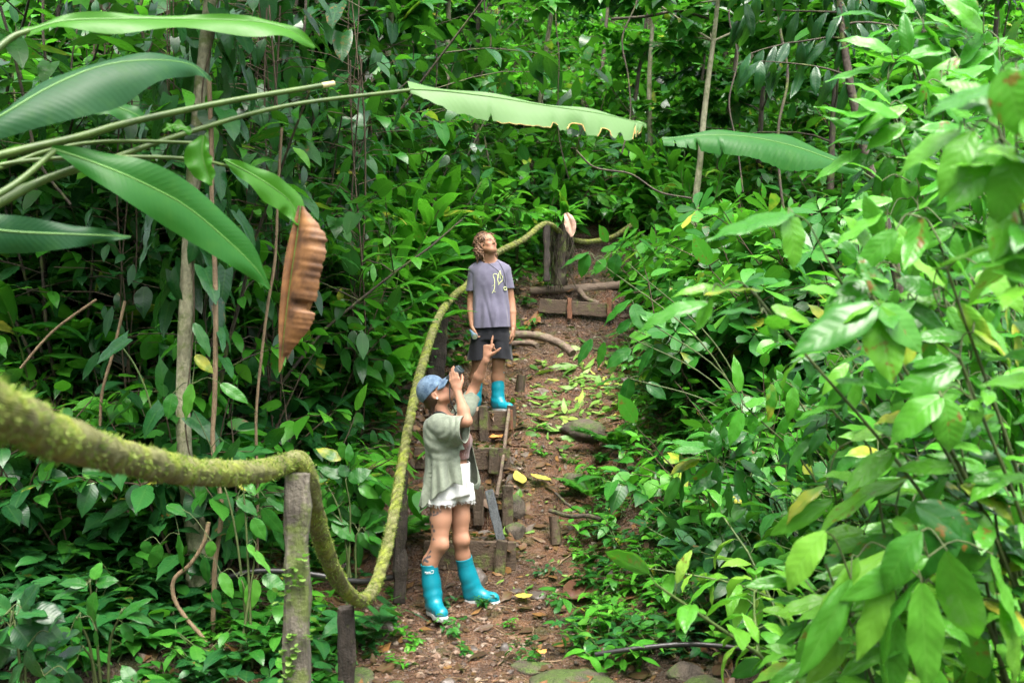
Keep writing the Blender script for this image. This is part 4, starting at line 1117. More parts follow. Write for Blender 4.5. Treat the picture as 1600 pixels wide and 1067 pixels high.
    for q in (-1, 1): g = Geo(); lathe(g, [(0, .006), (.004, .007), (.007, .004)], q * Mh[:, 0], Ph(q * .088, -.004, -.040)); g.build('earring', MAT_WHITE, woman)
    return Ph, Mh, hc
WPh, WMh, Whc = build_woman()
# binoculars
base = np.array([WX, WY, WZ])
bn = thing('binoculars', 'dark grey binoculars held to the woman\'s eyes on a black neck strap', 'binoculars', tuple(base + WPh(0, .12, .005)))
b0 = np.array(bn.location) - base
for q in (-1, 1):
    g = Geo(); e0 = WPh(q * .032, .097, .004) - b0; axb = WMh[:, 1]
    lathe(g, [(0, .017), (.012, .019), (.028, .018), (.032, .022), (.075, .027), (.10, .030), (.138, .032), (.142, .030), (.143, .025)], axb, e0)
    br = g.build('barrel', MAT_OPTIC, bn)
    g = Geo(); lathe(g, [(.1435, .0245), (.1445, .024)], axb, e0); g.build('lens', mat_simple('coated_glass', (.01, .02, .03), (.02, .05, .05), rough=.05), br)
g = Geo(); mid0 = WPh(0, .097, .006) - b0
lathe(g, [(.035, .012), (.04, .016), (.09, .016), (.095, .012)], WMh[:, 1], mid0)
gg = Geo(); box(gg, (0, 0, 0), (.062, .05, .022)); g.add(np.concatenate(gg.v) @ WMh.T + mid0 + WMh[:, 1] * .066, np.concatenate(gg.f3))
g.build('bridge', MAT_BLACKP, bn)
g = Geo()
nk = W(690, 650, 0)
for q, mid in ((-1, [(703, 622, -.10), (707, 634, -.10), (712, 647, -.07)]), (1, [(706, 618, .0), (713, 628, -.02), (716, 640, -.03)])):
    pts = [WPh(q * .055, .15, .0)] + [W(*m) for m in mid] + [W(706, 652, -.04 * (1 if q < 0 else .4))]
    if q < 0: pts += [W(698, 650, -.075)]
    tube(g, catmull([p - b0 for p in pts], 24), .0042, 5)
tube(g, catmull([p - b0 for p in [W(704, 653, -.07), W(690, 644, -.075), W(678, 645, -.03), W(676, 646, .03), W(690, 648, .07), W(706, 651, .05)]], 30), .008, 6)
g.build('strap', MAT_BLACKP, bn)
# ================================================================== leaf shapes and leaf batches
def leaf_tmpl(shape, n=6, m=1, fold=.22, droop=.6, wave=0., seed=0):
    """unit leaf: base at the origin, +Y to the tip, +Z the upper face, width 1"""
    r_ = np.random.default_rng(seed)
    t = np.linspace(0, 1, n + 1)
    if shape == 'ovate': w = (t + .02) ** .60 * (1 - t) ** 1.0
    elif shape == 'lance': w = (t + .01) ** .75 * (1 - t) ** 1.0
    elif shape == 'heart': w = (t + .10) ** .30 * (1 - t) ** .80
    elif shape == 'obov': w = (t + .01) ** 1.1 * (1 - t) ** .5
    elif shape == 'paddle': w = (t + .01) ** .35 * (1 - t) ** .45
    else: w = np.sin(np.pi * t) ** .8
    w = w / w.max(); w[-1] = .012
    if shape in ('ovate', 'heart'): w[-2] *= .75                    # drip tip
    th = droop * (t - .15) ; dy = np.cos(th); dz = -np.sin(th)
    y = np.concatenate([[0], np.cumsum((dy[:-1] + dy[1:]) / 2 / n)]); z = np.concatenate([[0], np.cumsum((dz[:-1] + dz[1:]) / 2 / n)])
    us = np.linspace(-1, 1, 2 * m + 1)
    V = np.zeros((n + 1, 2 * m + 1, 3)); UV = np.zeros((n + 1, 2 * m + 1, 2))
    for j, u in enumerate(us):
        x = u * w * .5
        V[:, j, 0] = x; V[:, j, 1] = y + (-.14 * abs(u) * (1 - t) ** 4 if shape == 'heart' else 0) + .05 * np.abs(x)
        V[:, j, 2] = z + fold * np.abs(x) - fold * .9 * np.abs(x) * abs(u) + wave * abs(u) * np.sin(t * 17 + (u > 0) * 1.7 + r_.random()) * .5
        UV[:, j, 0] = u * .5 * w / max(w.max(), 1e-6) * 1.0; UV[:, j, 1] = t
    UV[..., 0] = us[None, :] * .5 * (.25 + .75 * w[:, None])
    idx = np.arange((n + 1) * (2 * m + 1)).reshape(n + 1, -1)
    F = np.stack([idx[:-1, :-1], idx[:-1, 1:], idx[1:, 1:], idx[1:, :-1]], -1).reshape(-1, 4)
    return V.reshape(-1, 3), F, UV.reshape(-1, 2)
def tmpls(shape, n=6, m=1, fold=.25, droops=(.2, .6, 1.0), wave=.02):
    return [leaf_tmpl(shape, n, m, fold * f_, d, wave, i) for i, (d, f_) in enumerate((d, f_) for d in droops for f_ in (.7, 1.4))]

def leaves(g, tm, pos, dirs, ups, L, W, rnd, mat=0, r_=None):
    """a batch of leaves; each takes one of the templates at random"""
    pos, dirs, ups = (np.atleast_2d(np.asarray(a, float)) for a in (pos, dirs, ups)); N = len(pos)
    L = np.broadcast_to(L, (N,)); W = np.broadcast_to(W, (N,)); rnd = np.broadcast_to(rnd, (N,))
    d = dirs / np.maximum(np.linalg.norm(dirs, axis=1, keepdims=True), 1e-9)
    s = np.cross(d, np.broadcast_to(ups, d.shape)); ln = np.linalg.norm(s, axis=1, keepdims=True)
    s = np.where(ln < 1e-3, np.cross(d, np.array([1., .1, 0])), s); s /= np.maximum(np.linalg.norm(s, axis=1, keepdims=True), 1e-9)
    nn = np.cross(s, d)
    pick = (r_ or rng).integers(0, len(tm), N)
    for k, (V, F, UV) in enumerate(tm):
        I = np.where(pick == k)[0]
        if not len(I): continue
        P = pos[I, None] + V[None, :, 0, None] * (W[I, None, None] * s[I, None]) + V[None, :, 1, None] * (L[I, None, None] * d[I, None]) + V[None, :, 2, None] * (L[I, None, None] * nn[I, None])
        nv = len(V)
        FF = (F[None] + (np.arange(len(I)) * nv)[:, None, None]).reshape(-1, F.shape[1])
        g.add(P.reshape(-1, 3), FF, np.repeat(rnd[I], len(F)), np.tile(UV, (len(I), 1)), mat)

T_OV = tmpls('ovate', 6, 1, .28); T_OVH = tmpls('ovate', 10, 2, .36, (.3, .8, 1.2), .045); T_LA = tmpls('lance', 6, 1, .3, (.3, .8, 1.3)); T_LAH = tmpls('lance', 10, 2, .36, (.4, .9, 1.3), .04)
T_HERO = tmpls('ovate', 12, 2, .34, (.05, .35, .7), .04); T_HEROL = tmpls('lance', 12, 2, .34, (.05, .4, .8), .04); T_HE = tmpls('heart', 6, 1, .25, (.2, .5, .9)); T_HEH = tmpls('heart', 9, 2, .22, (.3, .7), .03); T_OB = tmpls('obov', 6, 1, .25, (.1, .5)); T_PA = tmpls('paddle', 10, 2, .3, (.5, 1.1, 1.5), .03)
T_SM = tmpls('lance', 3, 1, .3, (.2, .7)); T_SO = tmpls('ovate', 4, 1, .3, (.2, .7))

# ------------------------------------------------------------------ leaf and stem materials
G_DARK = [(0, (.005, .032, .010)), (.5, (.010, .066, .016)), (1, (.026, .125, .026))]
G_MID = [(0, (.006, .050, .008)), (.5, (.019, .115, .013)), (.85, (.045, .19, .020)), (1, (.10, .29, .032))]
G_BRIGHT = [(0, (.022, .14, .012)), (.5, (.055, .26, .020)), (.85, (.10, .35, .028)), (1, (.19, .43, .045))]
M_DARK = mat_leaf('dark_glossy_leaf', G_DARK, 11, .6, .12, .30, .16, spots=.05)
M_MID = mat_leaf('mid_green_leaf', G_MID, 9, .6, .14, .31, .26, spots=.06, yellow=.02)
M_BRIGHT = mat_leaf('bright_green_leaf', G_BRIGHT, 9, .6, .16, .30, .38, spots=.06, yellow=.02)
G_FRONT = [(0, (.026, .14, .014)), (.45, (.080, .29, .024)), (.8, (.16, .39, .036)), (1, (.28, .48, .065))]  # yellow-green leaf colour, lightened to make up for the shade at the right
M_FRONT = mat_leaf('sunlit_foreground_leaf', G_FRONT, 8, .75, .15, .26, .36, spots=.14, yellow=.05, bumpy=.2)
M_FINE = mat_leaf('fern_green', [(0, (.010, .080, .008)), (.6, (.03, .16, .012)), (1, (.07, .26, .02))], 6, .5, .15, .4, .35)
M_HELI = mat_leaf('heliconia_blade', [(0, (.006, .052, .009)), (1, (.020, .12, .014))], 46, .25, .08, .42, .30, bumpy=.12, spec=.2)
M_STEM = mat_simple('green_stem', (.035, .07, .015), (.10, .15, .035), 20., .5, .2)
M_TWIG = mat_simple('brown_twig', (.03, .022, .013), (.10, .07, .04), 20., .75, .5)

def stemcurve(p0, d0, L, n=9, sag=.25, r_=rng, wob=.08):
    p = np.array(p0, float); d = nrm(d0); pts = [p.copy()]
    for i in range(n - 1):
        d = nrm(d + np.array([0, 0, -sag / n]) + r_.normal(size=3) * wob); p = p + d * L / (n - 1); pts.append(p.copy())
    return np.array(pts)

def plant_root(name): return thing(name, None, None)
def shrub(name='shrub', seed=0, h=1.2, nst=6, spread=.5, L=.2, ratio=.5, tm=None, mat=None, per=14, branches=2, start=.25, hang=.35, twig=None, low=False):
    """stems with side shoots and alternate leaves on short stalks"""
    r_ = np.random.default_rng(seed); o = plant_root(name); gs, gl = Geo(), Geo(); tm = tm or T_OV
    for i in range(nst):
        a = i * 2.4 + r_.random(); sp = spread * (.3 + .9 * r_.random())
        d0 = np.array([math.cos(a) * sp, math.sin(a) * sp, 1.]); hh = h * (.6 + .5 * r_.random())
        c = stemcurve((math.cos(a) * .05, math.sin(a) * .05, -.05), d0, hh, 9, .35 * sp + .1, r_, .07)
        tube(gs, c, np.linspace(.011, .004, 9) * (h / 1.2) ** .5, 5, r_.random())
        runs = [(c, per)]
        for b in range(branches):
            j = r_.integers(3, 7); a2 = r_.random() * 6.28
            c2 = stemcurve(c[j], np.array([math.cos(a2), math.sin(a2), .5]), hh * (.25 + .3 * r_.random()), 6, .5, r_, .08)
            tube(gs, c2, np.linspace(.006, .0025, 6), 4, r_.random()); runs.append((c2, per // 2 + 1))
        for c_, k in runs:
            main = len(c_) == 9
            tt = np.linspace(start if main else .15, 1, k) * (len(c_) - 1.001); ii = tt.astype(int); fr = (tt - ii)[:, None]
            P = c_[ii] * (1 - fr) + c_[np.minimum(ii + 1, len(c_) - 1)] * fr; tan = c_[np.minimum(ii + 1, len(c_) - 1)] - c_[ii]
            tan /= np.maximum(np.linalg.norm(tan, axis=1, keepdims=True), 1e-6)
            az = np.arange(k) * 2.4 + r_.random() * 6
            out = np.stack([np.cos(az), np.sin(az), np.zeros(k)], 1); out -= tan * (out * tan).sum(1, keepdims=True)
            D = out + tan * .45 + np.array([0, 0, -hang]) + r_.normal(size=(k, 3)) * .22
            D[-1] = tan[-1] + r_.normal(size=3) * .2
            D /= np.linalg.norm(D, axis=1, keepdims=True)
            pl = L * .16; Q = P + D * pl + np.array([0, 0, .02])
            for q, p in zip(Q, P): tube(gs, [p, q], .0022, 3, cap=False)
            U = np.array([0, 0, 1.]) + r_.normal(size=(k, 3)) * .28 + out * .15
            Ls = L * (.65 + .55 * r_.random(k)); leaves(gl, tm, Q, D, U, Ls, Ls * ratio * (.85 + .3 * r_.random(k)), r_.random(k), 0, r_)
    gs.build('stems', twig or M_TWIG, o); gl.build('foliage', mat or M_MID, o)
    return o
def rosette(name='sapling', seed=0, h=1.4, nst=7, L=.2, mat=None, spread=.6, whorl=8, tm=None, ratio=.42, tiers=3):
    """stems carrying whorls of leaves in tiers"""
    r_ = np.random.default_rng(seed); o = plant_root(name); gs, gl = Geo(), Geo()
    for i in range(nst):
        a = i * 2.4 + r_.random() * .6; sp = spread * (.25 + r_.random()); hh = h * (.55 + .5 * r_.random())
        c = stemcurve((0, 0, -.05), (math.cos(a) * sp, math.sin(a) * sp, 1), hh, 9, .3, r_, .06); tube(gs, c, np.linspace(.013, .004, 9), 5)
        tips = [(c[-1], nrm(c[-1] - c[-2]))]
        for b in range(tiers):
            j = r_.integers(3, 8); a2 = r_.random() * 6.28; c2 = stemcurve(c[j], (math.cos(a2), math.sin(a2), .6), h * (.15 + .2 * r_.random()), 5, .2, r_, .05)
            tube(gs, c2, np.linspace(.006, .003, 5), 4); tips.append((c2[-1], nrm(c2[-1] - c2[-2])))
        for p, t_ in tips:
            k = whorl + r_.integers(-2, 2); az = np.arange(k) * 2 * np.pi / k + r_.random() * 3
            M = frame(nrm(t_ + np.array([0, 0, .6])), (1, 0, 0)); out = np.cos(az)[:, None] * M[:, 0] + np.sin(az)[:, None] * M[:, 2]
            D = out + M[:, 1] * r_.uniform(-.1, .55, k)[:, None]; Ls = L * (.7 + .5 * r_.random(k))
            leaves(gl, tm or T_OB, p + out * .012 - M[:, 1] * (.035 * r_.random(k))[:, None], D, np.tile(M[:, 1], (k, 1)) + r_.normal(size=(k, 3)) * .15, Ls, Ls * ratio, r_.random(k), 0, r_)
    gs.build('stems', M_TWIG, o); gl.build('foliage', mat or M_MID, o); return o
def climber(name='climber', seed=0, h=2.2, n=70, rad=.28, L=.22, ratio=.52, mat=None, tm=None):
    """a vine up a support, its leaves hanging outwards tip down"""
    r_ = np.random.default_rng(seed); o = plant_root(name); gs, gl = Geo(), Geo()
    for k in range(3):
        z = np.linspace(-.1, h, 16); c = np.stack([.05 * np.sin(z * 2.2 + k * 2) + .03 * k, .05 * np.cos(z * 1.7 + k * 2), z], 1); tube(gs, c, .006, 5)
    z = h * r_.random(n) ** .9; az = r_.random(n) * 6.283; out = np.stack([np.cos(az), np.sin(az), 0 * az], 1); rr = rad * (.25 + .75 * r_.random(n))
    P = out * rr[:, None] + np.stack([0 * z, 0 * z, z], 1)
    for p, q in zip(P, np.stack([0 * z, 0 * z, z - .06], 1)): tube(gs, [q, (p + q) / 2 + (0, 0, .03), p], .003, 3, cap=False)
    D = out * r_.uniform(.15, .9, n)[:, None] + np.array([0, 0, -.85]) + r_.normal(size=(n, 3)) * .25; U = out + np.array([0, 0, .55]) + r_.normal(size=(n, 3)) * .25
    Ls = L * (.6 + .6 * r_.random(n)); leaves(gl, tm or T_HE, P, D, U, Ls, Ls * ratio * (.85 + .3 * r_.random(n)), r_.random(n), 0, r_)
    gs.build('vine_stems', M_TWIG, o); gl.build('foliage', mat or M_DARK, o); return o
def ginger(name='ginger_plant', seed=0, n=7, h=1.5, L=.42, mat=None, lean=.5):
    r_ = np.random.default_rng(seed); o = plant_root(name); gs, gl = Geo(), Geo()
    for i in range(n):
        a = i * 2.4 + r_.random(); sp = lean * (.3 + r_.random()); hh = h * (.6 + .5 * r_.random())
        c = stemcurve((math.cos(a) * .08, math.sin(a) * .08, -.05), (math.cos(a) * sp, math.sin(a) * sp, 1), hh, 10, .6 * sp, r_, .03); tube(gs, c, np.linspace(.012, .005, 10), 6)
        k = 9; tt = np.linspace(.42, 1, k) * 8.99; ii = tt.astype(int); P = c[ii]; tan = c[np.minimum(ii + 1, 9)] - c[ii]; tan /= np.linalg.norm(tan, axis=1, keepdims=True) + 1e-9
        s = nrm(np.cross(nrm(np.array([math.cos(a), math.sin(a), .2])), (0, 0, 1.)) + r_.normal(size=3) * .2); sg = np.where(np.arange(k) % 2, 1., -1.)[:, None]
        D = s * sg * .9 + tan * r_.uniform(.35, .8, k)[:, None] + r_.normal(size=(k, 3)) * .12; D[-1] = tan[-1]
        Ls = L * (.7 + .45 * r_.random(k)); leaves(gl, T_LAH, P, D, np.tile([0, 0, 1.], (k, 1)) + tan * .3 + r_.normal(size=(k, 3)) * .15, Ls, Ls * .25, r_.random(k), 0, r_)
    gs.build('stems', M_STEM, o); gl.build('foliage', mat or M_BRIGHT, o); return o
def fern(name='fern', seed=0, n=9, L=.55, mat=None, pinL=.10, arch=1.1):
    r_ = np.random.default_rng(seed); o = plant_root(name); gs, gl = Geo(), Geo()
    for i in range(n):
        a = i * 2.4 + r_.random() * .5; c = stemcurve((0, 0, -.02), (math.cos(a) * .8, math.sin(a) * .8, 1), L * (.7 + .5 * r_.random()), 16, arch, r_, .015); tube(gs, c, np.linspace(.004, .0015, 16), 4)
        k = 22; tt = np.linspace(.18, .99, k) * 14.9; ii = tt.astype(int); fr = (tt - ii)[:, None]; P = c[ii] * (1 - fr) + c[ii + 1] * fr; tan = c[ii + 1] - c[ii]; tan /= np.linalg.norm(tan, axis=1, keepdims=True)
        s = np.cross(tan, (0, 0, 1.)); s /= np.linalg.norm(s, axis=1, keepdims=True); up = np.cross(s, tan)
        ln = pinL * (L / .55) * np.sin(np.linspace(.35, 3.0, k)) ** .7
        for q in (-1, 1): leaves(gl, T_SM, P, s * q + tan * .35, up + r_.normal(size=(k, 3)) * .1, ln, ln * .3, np.full(k, r_.random()), 0, r_)
    gs.build('stems', M_STEM, o); gl.build('fronds', mat or M_FINE, o); return o
def herb(name='herb', seed=0, n=5, h=.22, L=.10, ratio=.42, mat=None, tm=None, k=6):
    r_ = np.random.default_rng(seed); o = plant_root(name); gs, gl = Geo(), Geo()
    for i in range(n):
        a = i * 2.4 + r_.random(); c = stemcurve((r_.normal() * .05, r_.normal() * .05, -.03), (math.cos(a) * .6, math.sin(a) * .6, 1), h * (.5 + .7 * r_.random()), 6, .5, r_, .08); tube(gs, c, np.linspace(.0045, .002, 6), 4)
        tt = np.linspace(.3, 1, k) * 4.99; ii = tt.astype(int); P = c[ii] + (c[np.minimum(ii + 1, 5)] - c[ii]) * (tt - ii)[:, None]; az = np.arange(k) * 2.1 + r_.random() * 6
        D = np.stack([np.cos(az), np.sin(az), r_.uniform(-.3, .5, k)], 1); Ls = L * (.6 + .6 * r_.random(k))
        leaves(gl, tm or T_OV, P, D, np.array([0, 0, 1.]) + r_.normal(size=(k, 3)) * .25, Ls, Ls * ratio, r_.random(k), 0, r_)
    gs.build('stems', M_STEM, o); gl.build('foliage', mat or M_MID, o); return o
def tree(name='tree', seed=0, h=7., r0=.10, crown=2.2, nl=1500, L=.2, ratio=.45, mat=None, lean=.08, tm=None, z0=.45, bark=None):
    """tapered trunk with limbs, and a crown of leaf sprays along the twigs"""
    r_ = np.random.default_rng(seed); o = plant_root(name); gt, gl = Geo(), Geo()
    c = stemcurve((0, 0, -.3), (r_.normal() * lean, r_.normal() * lean, 1), h, 14, 0., r_, .035); tube(gt, c, np.linspace(r0 * 1.15, r0 * .25, 14), 9, noise=.05)
    tips = []
    for i in range(13):
        j = r_.integers(int(14 * z0), 13); a = i * 2.4 + r_.random(); Lb = crown * (.45 + .65 * r_.random()) * (1 - .35 * (j - 6) / 8)
        b = stemcurve(c[j], (math.cos(a), math.sin(a), .35 + .4 * r_.random()), Lb, 8, .45, r_, .10); tube(gt, b, np.linspace(r0 * .32, r0 * .06, 8), 5)
        for q in range(5):
            m = r_.integers(2, 8); a2 = r_.random() * 6.28; t2 = stemcurve(b[m], (math.cos(a2), math.sin(a2), .2), crown * (.15 + .22 * r_.random()), 5, .5, r_, .1); tube(gt, t2, np.linspace(r0 * .08, .004, 5), 4); tips.append(t2)
    tips = np.array(tips); N = nl; ti = r_.integers(0, len(tips), N); m = r_.random(N) ** .7 * 3.99; mi = m.astype(int); fr = (m - mi)[:, None]
    P = tips[ti, mi] * (1 - fr) + tips[ti, np.minimum(mi + 1, 4)] * fr; az = r_.random(N) * 6.283
    D = np.stack([np.cos(az), np.sin(az), r_.uniform(-.8, .3, N)], 1); P = P + D * .03 * r_.random((N, 1))
    lr = np.clip(r_.random(len(tips))[ti] * .6 + .4 * r_.random(N), 0, 1); Ls = L * (.6 + .6 * r_.random(N))
    leaves(gl, tm or T_SO, P, D, np.array([0, 0, 1.]) + r_.normal(size=(N, 3)) * .35, Ls, Ls * ratio, lr, 0, r_)
    gt.build('trunk', bark or MAT_BARKD, o); gl.build('crown', mat or M_MID, o); return o

COUNT = {}
def set_at(o, x, y, z=None, s=1., rz=None, tilt=.0, label=None, cat=None, group=None, r_=random):
    o.location = (x, y, (H(x, y) if z is None else z)); o.scale = (s, s, s)
    o.rotation_euler = (r_.uniform(-tilt, tilt), r_.uniform(-tilt, tilt), r_.uniform(0, 6.28) if rz is None else rz)
    tag(o, label, cat, group); return o
USED = set()
def place(protos, x, y, **kw):
    p = protos[random.randrange(len(protos))]
    if p.name in USED: o = copy_tree(p)
    else: o = p; USED.add(p.name)
    return set_at(o, x, y, **kw)
def drop_unused(protos):
    for p in protos:
        if p.name not in USED:
            for ch in KIDS.get(p.name, []): bpy.data.objects.remove(ch)
            bpy.data.objects.remove(p)

def scatter(n, ylo, yhi, xlo, xhi, mind, ok=lambda x, y: True, seed=1, tries=40):
    """random points no closer than mind"""
    r_ = random.Random(seed); pts = []; cell = {}
    for _ in range(n * tries):
        if len(pts) >= n: break
        y = r_.uniform(ylo, yhi); x = r_.uniform(xlo(y), xhi(y))
        if not ok(x, y): continue
        k = (int(x // mind), int(y // mind))
        if any((x - u) ** 2 + (y - v) ** 2 < mind * mind for a in (-1, 0, 1) for b in (-1, 0, 1) for u, v in cell.get((k[0] + a, k[1] + b), ())): continue
        pts.append((x, y)); cell.setdefault(k, []).append((x, y))
    return pts
def near_path(x, y, wl=.85, wr=.85): c = float(xc(y)); return c - wl < x < c + wr
def px_of(x, y, z): return 800 + x / y * FPX, 533.5 - (z - CAMZ) / y * FPX
def clear_of_people(x, y, h, pad=.12):
    """does a plant of this height at x, y stand in front of the two people or of the steps?"""
    px_, pb = px_of(x, y, H(x, y)); _, pt = px_of(x, y, H(x, y) + h); w_ = pad / y * FPX
    if y < 9.9 and 640 - w_ < px_ < 830 + w_ and pt < 905: return False
    if y < 13.2 and 720 - w_ < px_ < 960 + w_ and pt < 640 and pb > 350: return False
    return True
# ================================================================== planting
random.seed(3)
# ---- far hillside
P_far = [shrub('bush', 100 + i, 1.5, 6, .55, .27 + .04 * (i % 3), .46, T_OV, m, 12, 2, .15) for i, m in enumerate((M_MID, M_BRIGHT, M_BRIGHT, M_MID, M_MID, M_BRIGHT))]
P_farL = [shrub('bush', 120 + i, 1.5, 5, .5, .42, .55, T_HE, m, 8, 1, .2) for i, m in enumerate((M_DARK, M_MID, M_MID))]
P_farT = [tree('tree', 140 + i, 5.2 + 1.0 * i, .065, 1.9, 1500, .27, .45, m, .06, z0=.22) for i, m in enumerate((M_MID, M_BRIGHT, M_DARK, M_MID))]
P_farG = [ginger('ginger_plant', 150 + i, 8, 1.9, .5, m) for i, m in enumerate((M_MID, M_BRIGHT))]
P_fern = [fern('fern', 160 + i, 10, .9, M_FINE, .13) for i in range(3)]
fw = lambda y: .53 * y + .6
for x, y in scatter(250, 15.0, 32, lambda y: -fw(y), fw, .88, lambda x, y: not (y < 15.4 and near_path(x, y, .3, .4)), 1):
    place(P_far, x, y, s=random.uniform(.8, 1.45), tilt=.15, label='leafy green bush among the many that cover the far hillside above the path', cat='bush', group='bushes of the far hillside')
for x, y in scatter(60, 15, 30, lambda y: -fw(y), fw, 1.6, lambda x, y: not (y < 19 and near_path(x, y)), 2):
    place(P_farL, x, y, s=random.uniform(.8, 1.4), tilt=.15, label='bush with few very large leaves scattered over the far hillside above the path', cat='bush', group='large leaved bushes of the far hillside')
for x, y in scatter(40, 16.5, 30, lambda y: -fw(y), fw, 1.9, lambda x, y: True, 5):
    place(P_farT, x, y, s=random.uniform(.75, 1.15), label='slim dark trunked tree rising from the far hillside into the top of view', cat='tree', group='trees of the far hillside')
for x, y in scatter(22, 13.5, 22, lambda y: -fw(y), fw, 1.7, lambda x, y: not near_path(x, y, .8, .9), 6):
    place(P_farG, x, y, s=random.uniform(.7, 1.2), label='upright ginger plant with long two ranked leaves on the far hillside', cat='plant', group='ginger plants of the far hillside')
for x, y in scatter(36, 12.5, 20, lambda y: -fw(y), fw, 1.2, lambda x, y: not near_path(x, y, .7, .8) and not (y < 14.5 and 740 < px_of(x, y, 0)[0] < 890), 7):
    place(P_fern, x, y, s=random.uniform(.7, 1.3), label='arching fern low between the shrubs of the hillside behind the man', cat='fern', group='ferns of the far hillside')

P_back = [tree('tree', 145 + i, 9.5 + i, .12, 2.9, 1700, .34, .5, m, .05, z0=.3) for i, m in enumerate((M_MID, M_BRIGHT))]
for x, y in scatter(34, 31, 42, lambda y: -fw(y), fw, 2.2, lambda x, y: True, 8):
    place(P_back, x, y, s=random.uniform(.85, 1.2), label='tall tree of the pale green tree line that closes the top of the view', cat='tree', group='trees along the top of the hill')
P_midT = [tree('tree', 170 + i, 3.9 + .6 * i, .045, 1.4, 1300, .24, .5, m, .07, z0=.30, tm=T_HE) for i, m in enumerate((M_BRIGHT, M_MID, M_MID))]
for i, (px, py, d) in enumerate(((60, 560, 10.5), (200, 560, 12.0), (430, 560, 10.5), (600, 470, 14.5))):
    p = at(px, py, d); place(P_midT, p[0], d, s=random.uniform(.9, 1.15), label='slender tree with broad leaves standing among the climbers of the left bank', cat='tree', group='slender trees of the left bank')
for i, (px, py, d) in enumerate(((1180, 430, 14.5), (1290, 470, 12.5), (1540, 480, 12.5), (1080, 420, 16.0))):
    p = at(px, py, d); place(P_midT, p[0], d, s=random.uniform(.85, 1.1), label='slender tree with broad leaves standing at the back of the right bank', cat='tree', group='slender trees of the right bank')

for px, py, d, s_ in ((985, 350, 15.6, .8), (1030, 350, 15.9, .9), (950, 330, 16.2, .85), (905, 330, 16.4, .9), (1075, 340, 15.2, .8)):
    p = at(px, py, d); place(P_far, p[0], d, s=s_, label='bush closing the upper end of the path behind the far rope span', cat='bush', group='bushes at the upper end of the path')
P_can = [tree('canopy_tree', 180 + i, 6.6 + .5 * i, .048, 2.6, 1500, .30, .5, m, .05, z0=.5, tm=T_SO, bark=MAT_BARK) for i, m in enumerate((M_MID, M_DARK))]  # trees added so their crowns shade the hillside behind the man
for px, py, d in ((600, 440, 12.8), (1080, 420, 12.6), (700, 390, 15.0), (1010, 370, 16.6), (820, 350, 17.5), (470, 480, 11.5)):
    p = at(px, py, d); place(P_can, p[0], d, s=random.uniform(.95, 1.1), label='slim tall tree whose crown spreads over the top of the path out of view', cat='tree', group='trees shading the upper path')

# ---- left bank: climbers, shrubs, ginger
P_clim = [climber('climber', 200 + i, (3.4, 2.6, 4.0, 3.0)[i], (120, 100, 130, 110)[i], .45, (.24, .17, .28, .20)[i], (.55, .42, .58, .36)[i], m, (T_HE, T_OV, T_HEH, T_LA)[i]) for i, m in enumerate((M_DARK, M_MID, M_DARK, M_DARK))]
P_tall = [shrub('shrub', 240 + i, 2.9, 8, .42, (.23, .27, .20, .25)[i], (.46, .5, .36, .55)[i], (T_OV, T_OV, T_LA, T_HE)[i], m, 20, 4, .12, twig=MAT_BARKD) for i, m in enumerate((M_MID, M_DARK, M_BRIGHT, M_MID))]
P_lsh = [shrub('shrub', 210 + i, 1.2, 6, .55, .23, .5, t_, m, 12, 2, .12) for i, (m, t_) in enumerate(((M_MID, T_OV), (M_DARK, T_OV), (M_MID, T_HE), (M_BRIGHT, T_OV)))]
lx = lambda y: -.53 * y - .3
def left_hi(y): return float(xc(y)) - .95
for x, y in scatter(26, 7.2, 14.5, lx, lambda y: left_hi(y) - .2, .7, lambda x, y: 120 < px_of(x, y, 0)[0] < (560 if y < 10 else 640), 11):
    place(P_clim, x, y, s=random.uniform(.9, 1.35), label='climber with big dark hanging leaves on the left bank behind the slim trunk', cat='climber', group='climbers of the left bank')
for x, y in scatter(90, 6.3, 14.5, lx, left_hi, .42, lambda x, y: clear_of_people(x, y, 1.1, .5) and not (px_of(x, y, 0)[0] > 380 and y < 7.2) and not (530 < px_of(x, y, 0)[0] < 730 and 7.8 < y < 11.5), 12):
    place(P_lsh, x, y, s=random.uniform(.65, 1.15), tilt=.15, label='knee to waist high leafy shrub on the left bank beyond the rope', cat='shrub', group='shrubs of the left bank')
for x, y in scatter(34, 7.6, 14.8, lx, lambda y: left_hi(y) - .35, .62, lambda x, y: px_of(x, y, 0)[0] < (500 if y < 11.5 else 640), 14):
    place(P_tall, x, y, s=random.uniform(.75, 1.3), tilt=.12, label='tall many stemmed shrub rising behind the climbers and heliconia blades of the left bank', cat='shrub', group='tall shrubs of the left bank')
P_herb = [herb('herb', 300 + i, 6, .26, .12, .42, m, t_) for i, (m, t_) in enumerate(((M_MID, T_OV), (M_BRIGHT, T_LA), (M_MID, T_LA), (M_DARK, T_OV), (M_BRIGHT, T_OV)))]
for x, y in scatter(110, 5.5, 11, lambda y: max(lx(y), -4.2), lambda y: left_hi(y) + .12, .2, lambda x, y: clear_of_people(x, y, .3, .15) and not (y < 6.1 and px_of(x, y, 0)[0] < 500 and random.random() < .75), 13):
    place(P_herb, x, y, s=random.uniform(.7, 1.5), tilt=.2, label='small low herb rooted in the soil left of the rope and steps', cat='herb', group='herbs left of the rope')
P_lowL = [herb('low_plant', 320 + i, 6, .34, .17, .5, m, t_) for i, (m, t_) in enumerate(((M_DARK, T_OV), (M_DARK, T_HE), (M_MID, T_OV)))]
P_gin = [ginger('ginger_plant', 220 + i, 8, 1.45, .60, M_BRIGHT, .55) for i in range(3)]
